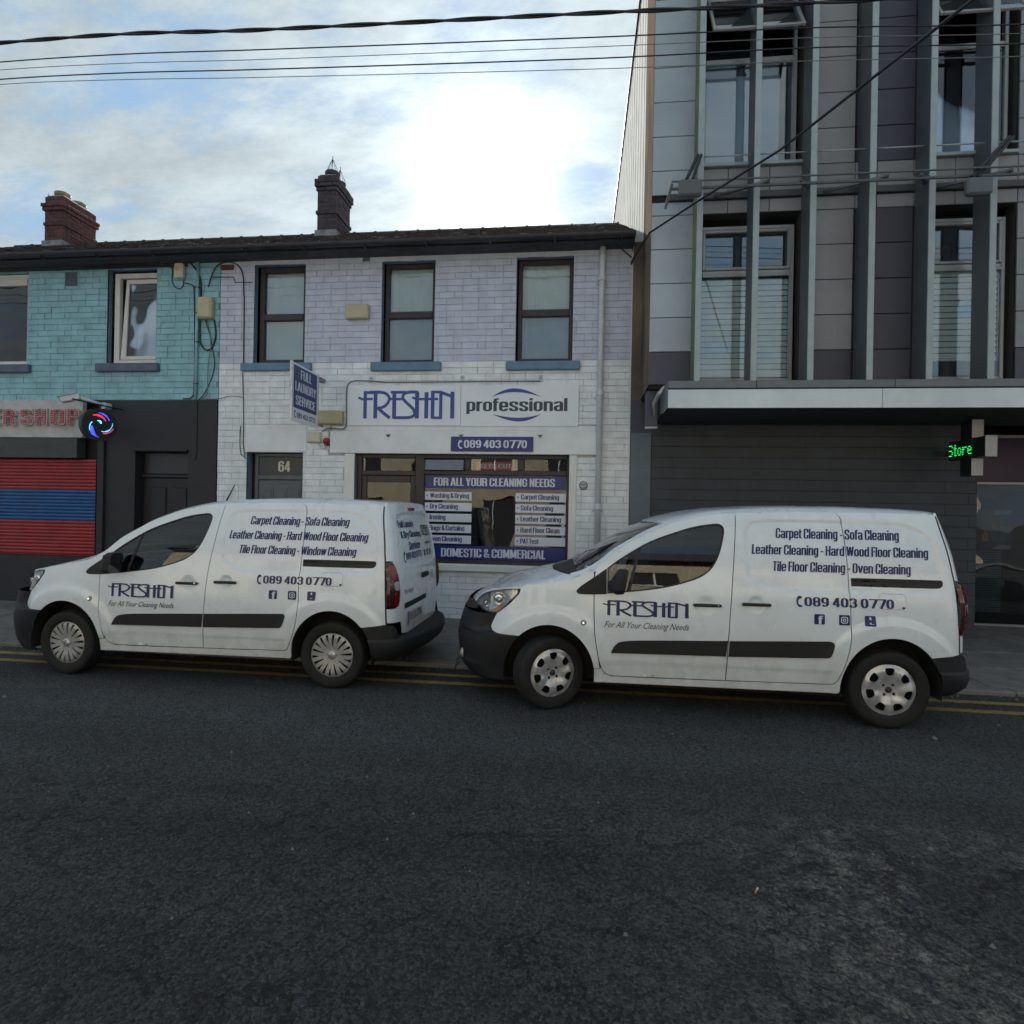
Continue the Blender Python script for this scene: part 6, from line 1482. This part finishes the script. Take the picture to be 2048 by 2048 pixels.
    sheet('windscreen', mirr(ws_top + ws_side[:-1] + wsg[::-1]), top(-.006), 'van_glass', t, res=.06)
    # body-coloured pillars beside the screen
    pl = [(1.84, we(1.84))] + [(x, we(x)) for x in (1.75, 1.6, 1.5, 1.40, 1.33, 1.25, 1.18, 1.12, 1.05)] + [(1.042, we(1.045) - .01), (1.03, .765)] + [(1.12, .78), (1.3, .77), (1.5, .74), (1.70, .705), (1.815, .69)]
    o = sheet('windscreen_pillar', [(x, -y) for x, y in pl], top(), 'van_white', t, res=.03, rim=.03, rimdir=(0, 0, -1)); mir.append((o, t))
    rf = [(1.735, 0), (1.745, .25), (1.77, .45), (1.80, .62), (1.822, .688)] + [(x, we(x)) for x in (1.845, 2.0, 2.2, 2.42, 2.7, 3.0, 3.3, 3.6, 3.9, 3.97, 4.014)] + [(4.035, .60), (4.05, .4), (4.055, .2), (4.056, 0)]
    sheet('roof', mirr(rf), top(), 'van_white', t, res=.045, rim=.03, rimdir=(0, 0, -1))
    for s_ in (-1, 1):
        MB().tube([(1.0, .30 * s_ + .1, 1.19), (1.06, .1 * s_ - .2, 1.235), (1.09, -.35 * s_ - .12, 1.235)], .008, 6).build('wiper', 'van_rubber', t, local=True)
    # tail: doors, tailgate edge, lamps
    ru = rear_fn(0.0)
    wr = lambda z, k=1.0: float(W(np.array([np.interp(z, *zip(*XS)) + .002]), np.array([z]), False)[0]) * k
    zs_ = [1.75, 1.70, 1.61, 1.5, 1.43, 1.3, 1.21]
    hf = [(0, 1.768), (.45, 1.765), (.58, 1.755)] + [(wr(z) - (.004 if z < 1.74 else .02), z) for z in zs_] + [(wr(1.205) - .004, 1.205), (.775, 1.205), (.755, .98), (.745, .765), (wr(.765) - .004, .765), (wr(.63) - .004, .632), (.66, .622), (.63, .55), (.62, .50), (.3, .465), (0, .455)]
    rdL = rdR = sheet('tailgate', hf + [(-y, z) for y, z in hf[::-1] if y > 0], ru, 'van_white', t, res=.018, rim=.02, rimdir=(-1, 0, 0), gap=.0028)
    zz_ = np.linspace(.63, 1.72, 14); S('seam_shade_strip', [(float(np.interp(z, *zip(*XS))) - 0.006, z) for z in zz_] + [(float(np.interp(z, *zip(*XS))) + .006, z) for z in zz_[::-1]], 'van_rubber', .001, rim=0, gap=0, feat=False, res=.03)  # black strip over the tailgate shut line, the gap's darkness put in as colour
    # the lamp clusters wrap round both rear corners
    for s_ in (-1, 1):
        def lamp(y, z, off=.036):
            x, y2, z2 = rear_fn(0, False)(y, z); ty = np.clip((np.abs(y) - .745) / .13, 0, 1); bulge = off * np.sin(PI * np.clip((z - .775) / .42, 0, 1))**.5
            return (x + bulge, y2 + np.sign(y) * bulge * .5 * ty, z2)
        P = [(s_ * .782, 1.197), (s_ * .762, .98), (s_ * .752, .775), (s_ * wr(.775, .998), .775), (s_ * wr(.9, .998), .9), (s_ * wr(1.05, .998), 1.05), (s_ * wr(1.197, .998), 1.197)]
        tl = sheet('tail_light', P, lamp, 'lamp_dark_red', t, res=.02, rim=.03, rimdir=(-1, 0, 0))
        for z0_, z1_, m in ((1.03, 1.17, 'lamp_red'), (.935, 1.02, 'lamp_clear'), (.795, .925, 'lamp_red')):
            yi = .766 + .06 * max(0, (z1_ - .95)) ; pp = rrect(*sorted((s_ * yi, s_ * (yi + .048))), z0_, z1_, .02)
            sheet('lamp_segment', pp, lambda y, z: tuple(np.asarray(q) + (.003 if i == 0 else 0) for i, q in enumerate(lamp(y, z, .038))), m, tl, res=.02, rim=.004, rimdir=(-1, 0, 0))
    bl = MB().cbox(-.10, .10, -.012, .012, -.016, .016, .004).build('brake_light', 'lamp_red', t, local=True); x_, _, _ = ru(np.array([0.]), np.array([1.70])); bl.location = (float(x_[0]) + .006, -.06, 1.70); bl.rotation_euler = (0, 0, PI / 2)
    def on_rear(off): return lambda u, w: (rear_fn(off)(np.asarray(u), np.asarray(w)))
    # plate recess, number plate, handle, badge
    rr = sheet('plate_recess', rrect(-.62, .14, .735, .79, .02), on_rear(.002), 'van_black', rdL, res=.04)
    pt = MB(); xp = float(rear_fn(0, False)(np.array([-.28]), np.array([.64]))[0][0]) + .012
    pl_ = MB().cbox(xp - .006, xp, -.56, -.04, .575, .70, .003).build('number_plate', 'plate_white', t, local=True)
    MB().box(xp + .0004, xp + .001, -.558, -.510, .577, .698).build('plate_band', 'plate_blue', pl_, local=True)
    if tag_rear: text('plate_number', tag_rear, lambda u, w: (np.full_like(u, xp + .0015), u, w), -.495, -.06, .597, .680, 'print_black', pl_, local=True)
    hb = MB(); xh = float(rear_fn(0)(np.array([.06]), np.array([1.0]))[0][0])
    MB().cbox(xh - .004, xh + .035, -.04, .17, .975, 1.03, .012).build('rear_handle', 'van_rubber', rdL, local=True)
    if hub == 'chevron':
        text('model_badge', 'Berlingo', on_rear(.004), -.62, -.34, .86, .925, 'cover_grey', rdL, bold=.01, shear=.2, local=True)
        for k_, dz in enumerate((0, .045)):
            flat_poly('chevron_badge', [(.33, .90 + dz), (.42, .955 + dz), (.51, .90 + dz), (.51, .93 + dz), (.42, .985 + dz), (.33, .93 + dz)], on_rear(.006), 'chrome', rdR, local=True)
        for s_, a, c, z0_ in (('Full Laundry', -.56, -.06, 1.50), ('& Dry Cleaning', -.55, .12, 1.395), ('Service', -.35, .05, 1.285)):
            block('lettering', s_, on_rear(.003), a, c, z0_, z0_ + .085, 'navy_print', rdL, local=True, lift=(1, 0, 0))
        flat_poly('handset_mark', fit(HANDSET, -.57, -.50, 1.17, 1.28), on_rear(.003), 'navy_print', rdL, local=True)
        block('phone_number', '089 403 0773', on_rear(.003), -.48, .08, 1.195, 1.265, 'navy_print', rdL, local=True, lift=(1, 0, 0))
        logo('wordmark', on_rear(.003), -.0 + .17, .50, 1.41, 1.53, 'print_black', rdL, local=True, dn=(1, 0, 0))
        text('lettering', 'professional', on_rear(.003), -.0 + .26, .48, 1.31, 1.355, 'print_black', rdL, local=True)
        for k_ in range(3): flat_poly('social_mark', rrect(.17 + .11 * k_, .225 + .11 * k_, 1.195, 1.26, .008), on_rear(.003), 'navy_print', rdL, local=True)
    # bumpers
    def ubump(name, rows, xin, n=46, ex=2.5, m='van_black'):
        V = []; F = []; nr = len(rows)
        for z, x0_, wv, xend in rows:
            a = np.linspace(-1, 1, n)
            for q in a:
                th = q * PI / 2; sx = abs(math.cos(th))**(2 / ex); sy = math.copysign(abs(math.sin(th))**(2 / ex), q)
                V.append((xend + (x0_ - (.035 if x0_ < 1 else 0) - xend) * sx, sy * wv, z))
        for r in range(nr - 1):
            for i in range(n - 1): F.append((r * n + i, r * n + i + 1, (r + 1) * n + i + 1, (r + 1) * n + i))
        return mesh_obj(name, V, F, m, t, local=True, smooth=True)
    def wat(x, z): return float(W(np.array([x]), np.array([z]), True)[0])
    def xarch(z): return AF - RXA * math.sqrt(max(0, 1 - ((z - WZ) / RZA)**2)) - .002
    rows = []
    for z, x0_ in ((.20, .20), (.215, .13), (.24, .07), (.28, .025), (.33, -.005), (.36, -.012), (.365, -.004), (.42, -.01), (.50, -.022), (.56, -.025), (.60, -.018), (.628, -.008)):
        xe = xarch(z); rows.append((z, x0_, wat(xe, z) + .004 - (.10 if z < .21 else 0), xe))
    rows.append((.631, -.008, wat(.60, .63) + .004, .60))
    for z, x0_, xe in ((.634, -.007, .412), (.65, -.002, .363), (.685, .008, .348), (.74, .024, .366), (.80, .045, .396)): rows.append((z, x0_, wat(xe, z) + .003, xe))
    fbm = ubump('front_bumper', rows, 0)
    rows = [(.802, .050, wat(.18, .81) - .01, .19), (.83, .062, wat(.18, .84) - .02, .188), (.855, .072, .53, .184), (.868, .085, .47, .18)]
    gr = ubump('grille', rows, 0)
    for s_ in (-1, 1):
        fo = MB().lathe([(0, -.02), (.03, -.012), (.045, 0), (.05, .02)], (0, 0, 0), 'x', 14).build('fog_lamp', 'lamp_clear', fbm, local=True); fo.location = (.055, s_ * .60, .40)
    rows = []
    for z, x0_, dw in ((.27, 4.25, -.06), (.30, 4.31, -.015), (.34, 4.385, 0), (.40, 4.41, .004), (.46, 4.405, .004), (.483, 4.39, .0), (.489, 4.28, -.03), (.493, 4.16, -.08)):
        xa = AR + RXA * math.sqrt(max(0, 1 - ((z - WZ) / RZA)**2)) + .002; rows.append((z, x0_, wat(xa, z) + .006 + dw, xa))
    rbm = ubump('rear_bumper', rows, 0, n=56)
    for s_ in (-1, 1):
        za = [.47, .50, .55, .588]
        P = [(AR + RXA * math.sqrt(1 - ((z - WZ) / RZA)**2) + .002, z) for z in za] + [(4.0, .606), (4.10, .616), (4.155, .612), (4.185, .585), (4.20, .53), (4.21, .47)]
        sheet('bumper_corner', P, (lambda s2: lambda x, z: (x, s2 * (W(np.minimum(x, 4.30), z, False) + .006), z))(s_), 'van_black', rbm, res=.03, rim=.05, rimdir=(0, -s_, 0))
    # mirrors
    for s_ in (-1, 1):
        cx_, cy_, cz_ = 1.42, s_ * 1.00, 1.135
        mm_ = MB(); V = []; F = []; n = 14; prof = [(0, .001), (.01, .55), (.03, .85), (.06, 1.0), (.10, .98), (.12, .93)]
        for d_, sc in prof:
            for u, v in rrect(-.075, .095, -.105, .10, .045, 4): V.append((cx_ - .05 + d_ + (v * .18), cy_ + u * sc * s_ * -1, cz_ + v * sc))
        k_ = 20
        for r in range(len(prof) - 1):
            for i in range(k_): F.append((r * k_ + i, r * k_ + (i + 1) % k_, (r + 1) * k_ + (i + 1) % k_, (r + 1) * k_ + i))
        mo = mm_.add(V, F).build('wing_mirror', 'van_black', t, local=True, smooth=True)
        MB().add([V[-k_ + i] for i in range(k_)], [tuple(range(k_))]).build('mirror_glass', 'mirror_dark', mo, local=True)
        MB().cbox(1.36, 1.46, *sorted((s_ * .875, s_ * .95)), 1.04, 1.08, .012).build('mirror_arm', 'van_black', mo, local=True)
    # inner skin, arches, floor and cab
    ISK = [(.47, .60)] + [(AF - (RXA + .004) * math.cos(a), WZ + (RZA + .004) * math.sin(a)) for a in np.linspace(.75, PI - .1, 16)] + [(1.26, .262), (3.2, .262)] + [(AR - (RXA + .004) * math.cos(a), WZ + (RZA + .004) * math.sin(a)) for a in np.linspace(0, PI - .7, 16)] + [(4.08, .62), (4.06, 1.1), (3.99, 1.70), (3.0, 1.70), (2.42, 1.69)] + [(x, float(Ez(x)) - .035) for x in (2.2, 1.9, 1.6, 1.4, 1.25, 1.1, .9, .7)] + [(.62, .93), (.50, .80)]
    o = sheet('inner_skin', ISK, side(-.032, False), 'van_inner', t, holes=[inset(resample(WIN, .03), -.002)], res=.08); mir.append((o, t))
    for cx_ in (AF, AR):
        for s_ in (-1, 1):
            V = []; F = []; n = 20
            for i in range(n + 1):
                a = -.15 + (PI + .3) * i / n
                for yy, e_ in ((.868, .006), (.62, .006)): V.append((cx_ - (RXA + e_) * math.cos(a), s_ * yy, WZ + (RZA + e_) * math.sin(a)))
            for i in range(n): F.append((2 * i, 2 * i + 1, 2 * i + 3, 2 * i + 2))
            b = MB().add(V, F); c0 = len(b.v); b.add([(cx_, s_ * .62, WZ)] + [V[2 * i + 1] for i in range(n + 1)], [(0, i + 1, i + 2) for i in range(n)])
            b.build('wheel_arch_liner', 'underbody', t, local=True)
    MB().box(.15, 4.2, -.60, .60, .22, .34).box(1.25, 3.2, -.85, .85, .262, .30).build('underbody', 'underbody', t, local=True)
    MB().prism([(-.80, .30), (.80, .30), (.80, 1.1), (.66, 1.66), (-.66, 1.66), (-.80, 1.1)], lambda u, v: (2.44, u, v), lambda u, v: (2.46, u, v)).build('bulkhead', 'van_inner', t, local=True)
    dsh = MB().add([(1.02, -.80, .95), (1.02, .80, .95), (1.30, .80, 1.10), (1.30, -.80, 1.10), (1.48, .80, 1.05), (1.48, -.80, 1.05), (1.44, .80, .75), (1.44, -.80, .75)], [(0, 1, 2, 3), (3, 2, 4, 5), (5, 4, 6, 7)]).build('dashboard', 'dash_plastic', t, local=True)
    MB().tube([(1.60 + .05 * math.sin(a), .38 + .19 * math.cos(a), 1.06 + .18 * math.sin(a)) for a in np.linspace(0, 2 * PI, 25)[:-1]], .014, 8, closed=True).tube([(1.5, .38, 1.0), (1.60, .38, 1.06)], .03, 8).build('steering_wheel', 'dash_plastic', t, local=True, smooth=True)
    for yy in (-.40, .40):
        st = MB().cbox(1.75, 2.25, yy - .24, yy + .24, .62, .80, .05).build('seat', 'seat_cloth', t, local=True)
        b = MB().prism([(2.16, .78), (2.30, .80), (2.40, 1.36), (2.28, 1.36)], lambda u, v: (u, yy - .23, v), lambda u, v: (u, yy + .23, v)); b.build('seat_back', 'seat_cloth', st, local=True)
        MB().cbox(2.30, 2.39, yy - .12, yy + .12, 1.39, 1.56, .03).build('headrest', 'seat_cloth', st, local=True)
    # discs in the screen corner
    for dx, m in ((0, 'tax_disc'), (.055, 'tax_disc_yellow')):
        xa = 1.16 + dx * 1.1; P = [(xa, -.70), (xa + .055, -.69), (xa + .055, -.60), (xa, -.60)]
        sheet('windscreen_disc', P, top(-.010), m, t, res=.05)
    if antenna: MB().tube([(1.93, .0, 1.69), (1.945, .0, 1.715), (2.06, .0, 1.93)], [.02, .010, .005], 8).build('aerial', 'van_rubber', t, local=True)
    # mirrored copies for the far side
    cp_ = {}
    for o, pr_ in mir:
        c = o.copy(); C.objects.link(c); c.parent = cp_.get(pr_.name, pr_) if pr_ != t else t
        if c.parent == t: c.scale = (1, -1, 1)
        elif pr_.name not in cp_: c.scale = (1, -1, 1)
        cp_[o.name] = c
    # wheels
    for cx_, s_, st_ in ((AF, -1, steer), (AF, 1, steer), (AR, -1, 0), (AR, 1, 0)):
        wl = bpy.data.objects.new('wheel', None); C.objects.link(wl); wl.parent = t
        wl.location = (cx_, s_ * .775, .315); wl.rotation_euler = (0, 0, math.radians(st_) + (PI if s_ > 0 else 0))
        k_ = (hub,)
        if k_ not in WCACHE: WCACHE[k_] = wheel_parts(hub)
        for nm, me, par in WCACHE[k_]:
            o = bpy.data.objects.new(nm, me); C.objects.link(o); o.parent = wl
    # lettering on the side
    def sd(off=.003): return side(off)
    for s_, x0_, x1_, z0_, z1_ in lines: block('lettering', s_, sd(), x0_, x1_, z0_, z1_, 'navy_print', t, local=True, shear=.10)
    x0_, x1_ = phone_x; zb = .975
    flat_poly('handset_mark', fit(HANDSET, x0_ - .078, x0_ - .018, zb - .012, zb + .080), sd(.0034), 'navy_print', t, local=True)
    block('phone_number', '089 403 0770', sd(.0034), x0_, x1_, zb - .004, zb + .072, 'navy_print', t, local=True)
    for k_, ix in enumerate(icons):
        tq = flat_poly('social_badge', rrect(ix, ix + .082, .830, .912, .010), sd(.0030), 'navy_print', t, local=True)
        if k_ == 0: block('badge_mark', 'f', sd(.0042), ix + .030, ix + .068, .832, .900, 'letter_white', tq, local=True)
        elif k_ == 1:
            sheet('badge_mark', rrect(ix + .014, ix + .068, .844, .898, .016), side(.0042), 'letter_white', tq, holes=[rrect(ix + .021, ix + .061, .851, .891, .012)], res=.012)
            sheet('badge_mark', circ(ix + .041, .871, .0135, n=16), side(.0042), 'letter_white', tq, holes=[circ(ix + .041, .871, .007, n=12)], res=.01)
        else:
            for pp_ in ([(ix + .034, .846), (ix + .048, .846), (ix + .048, .902), (ix + .034, .902)], [(ix + .0485, .871), (ix + .066, .871), (ix + .066, .884), (ix + .0485, .884)], [(ix + .0485, .846), (ix + .066, .846), (ix + .066, .858), (ix + .0485, .858)]):
                flat_poly('badge_mark', pp_, sd(.0042), 'letter_white', tq, local=True)
    logo('wordmark', sd(.003), logo_x[0], logo_x[1], logo_x[2], logo_x[3], 'navy_print', t, local=True)
    text('slogan', 'For All Your Cleaning Needs', sd(.003), slogan[0], slogan[1], slogan[2], slogan[3], 'print_black', t, bold=.0, shear=.45, local=True)
    return t
WCACHE = {}
def wheel_parts(hub):
    """local frame: axle along y, outer face toward -y"""
    P = []
    def me_of(b, m, smooth=True, nm='m'):
        o = b.build(nm, m, None, smooth=smooth); me = o.data; bpy.data.objects.remove(o); return me
    ty = [(.205, -.070), (.215, -.088), (.235, -.094), (.265, -.0975), (.285, -.096), (.300, -.088), (.309, -.074), (.312, -.058), (.3125, -.05), (.306, -.049), (.306, -.043), (.3145, -.042), (.315, -.016), (.308, -.015), (.308, -.009), (.315, -.008), (.315, .020), (.308, .021), (.308, .027), (.3145, .028), (.3125, .058), (.309, .074), (.295, .092), (.25, .097), (.205, .085)]
    P.append(('tyre', me_of(MB().lathe(ty, (0, 0, 0), 'y', 56), 'tyre'), None))
    P.append(('rim', me_of(MB().lathe([(.207, -.072), (.202, -.060), (.190, .02), (.19, .08)], (0, 0, 0), 'y', 40).lathe([(.0, .0), (.19, .0)], (0, 0, 0), 'y', 30), 'van_inner'), None))
    def dome(x, z):
        r = np.hypot(x, z); return (x, -(.072 + .018 * smooth01((.205 - r) / .05) - .020 * smooth01((.13 - r) / .10) + .004 * np.cos(np.arctan2(z, x) * 7) * smooth01((r - .06) / .06)), z)
    def dome2(x, z):
        r = np.hypot(x, z); return (x, -(.074 + .014 * smooth01((.205 - r) / .03) - .012 * smooth01((.16 - r) / .14)), z)
    holes = []
    if hub == 'lion':
        for i in range(7):
            a = PI / 2 + 2 * PI * i / 7; ca, sa_ = math.cos(a), math.sin(a)
            sh_ = cr([(.118, -.020), (.122, .020), (.150, .036), (.172, .034), (.178, .0), (.172, -.034), (.150, -.036)], True, 3)
            holes.append([(r * ca - q * sa_, r * sa_ + q * ca) for r, q in sh_])
        for i in range(4):
            a = PI * .28 + 2 * PI * i / 4; holes.append(circ(.052 * math.cos(a), .052 * math.sin(a), .013, n=10))
        V, F = sheet_mesh(circ(0, 0, .205, n=64), dome, holes, .012, .012, (0, 1, 0)); m = 'cover_silver'
    else:
        for i in range(9):
            a = 2 * PI * i / 9 + .1
            for da, r0, r1, w0, w1 in ((0, .085, .190, .004, .012), (2 * PI / 18, .125, .190, .003, .013)):
                ca, sa_ = math.cos(a + da), math.sin(a + da)
                sh_ = cr([(r0, -w0), (r0 - .004, 0), (r0, w0), ((r0 + r1) / 2, (w0 + w1) / 2), (r1, w1), (r1 + .004, 0), (r1, -w1), ((r0 + r1) / 2, -(w0 + w1) / 2)], True, 2)
                holes.append([(r * ca - q * sa_, r * sa_ + q * ca) for r, q in sh_])
        V, F = sheet_mesh(circ(0, 0, .205, n=64), dome2, holes, .012, .012, (0, 1, 0)); m = 'cover_grey'
    me = bpy.data.meshes.new('wheel_cover'); me.from_pydata([tuple(v) for v in V], [], F); me.materials.append(MAT[m]); me.shade_smooth(); me.update(); P.append(('wheel_cover', me, None))
    if hub == 'lion':
        P.append(('hub_cap', me_of(MB().lathe([(0, -.076), (.024, -.075), (.027, -.068), (.027, -.05)], (0, 0, 0), 'y', 20), 'cross_black'), None))
        b = MB()
        for pl_ in ([(-.010, -.014), (-.004, -.002), (-.009, .008), (.0, .014), (.007, .007), (.002, .001), (.008, -.006), (.004, -.015), (.0, -.006)],):
            b.prism(pl_, lambda u, v: (u, -.0765, v), lambda u, v: (u, -.0785, v))
        P.append(('hub_emblem', me_of(b, 'chrome', False), None))
    else:
        P.append(('hub_cap', me_of(MB().lathe([(0, -.092), (.036, -.090), (.041, -.080), (.041, -.06)], (0, 0, 0), 'y', 24), 'cover_silver'), None))
        b = MB()
        for dz in (-.012, .006):
            b.prism([(-.022, dz - .006), (0, dz + .012), (.022, dz - .006), (.022, dz + .001), (0, dz + .019), (-.022, dz + .001)], lambda u, v: (u, -.0905, v), lambda u, v: (u, -.094, v))
        P.append(('hub_emblem', me_of(b, 'chrome', False), None))
        b = MB()
        for i in range(5):
            a = 2 * PI * i / 5 + .3; b.lathe([(0, -.086), (.006, -.085), (.007, -.076)], (.054 * math.cos(a), 0, .054 * math.sin(a)), 'y', 6)
        P.append(('wheel_nut', me_of(b, 'chrome', False), None))
    return P
V1 = van('left white van, twin slotted wheel covers, rear doors lettered full laundry and dry cleaning', (-5.87, 5.156 + .905, 0), -4, 'chevron',
    [('Carpet Cleaning - Sofa Cleaning', 2.71, 3.70, 1.507, 1.605), ('Leather Cleaning - Hard Wood Floor Cleaning', 2.52, 3.90, 1.367, 1.465), ('Tile Floor Cleaning - Window Cleaning', 2.64, 3.80, 1.230, 1.328)],
    (2.925, 3.60), (2.99, 3.18, 3.37), (1.335, 2.02, .798, .928), (1.345, 2.03, .690, .757), '182-D-27001', True)
V2 = van('right white van with turned front wheels and seven hole covers, lettered oven cleaning', (-1.088, 4.922 + .905, 0), 28, 'lion',
    [('Carpet Cleaning - Sofa Cleaning', 2.73, 3.70, 1.497, 1.597), ('Leather Cleaning - Hard Wood Floor Cleaning', 2.53, 3.91, 1.362, 1.460), ('Tile Floor Cleaning - Oven Cleaning', 2.69, 3.76, 1.227, 1.325)],
    (2.925, 3.61), (3.00, 3.19, 3.385), (1.31, 2.01, .836, .966), (1.325, 2.02, .720, .790), '', False)
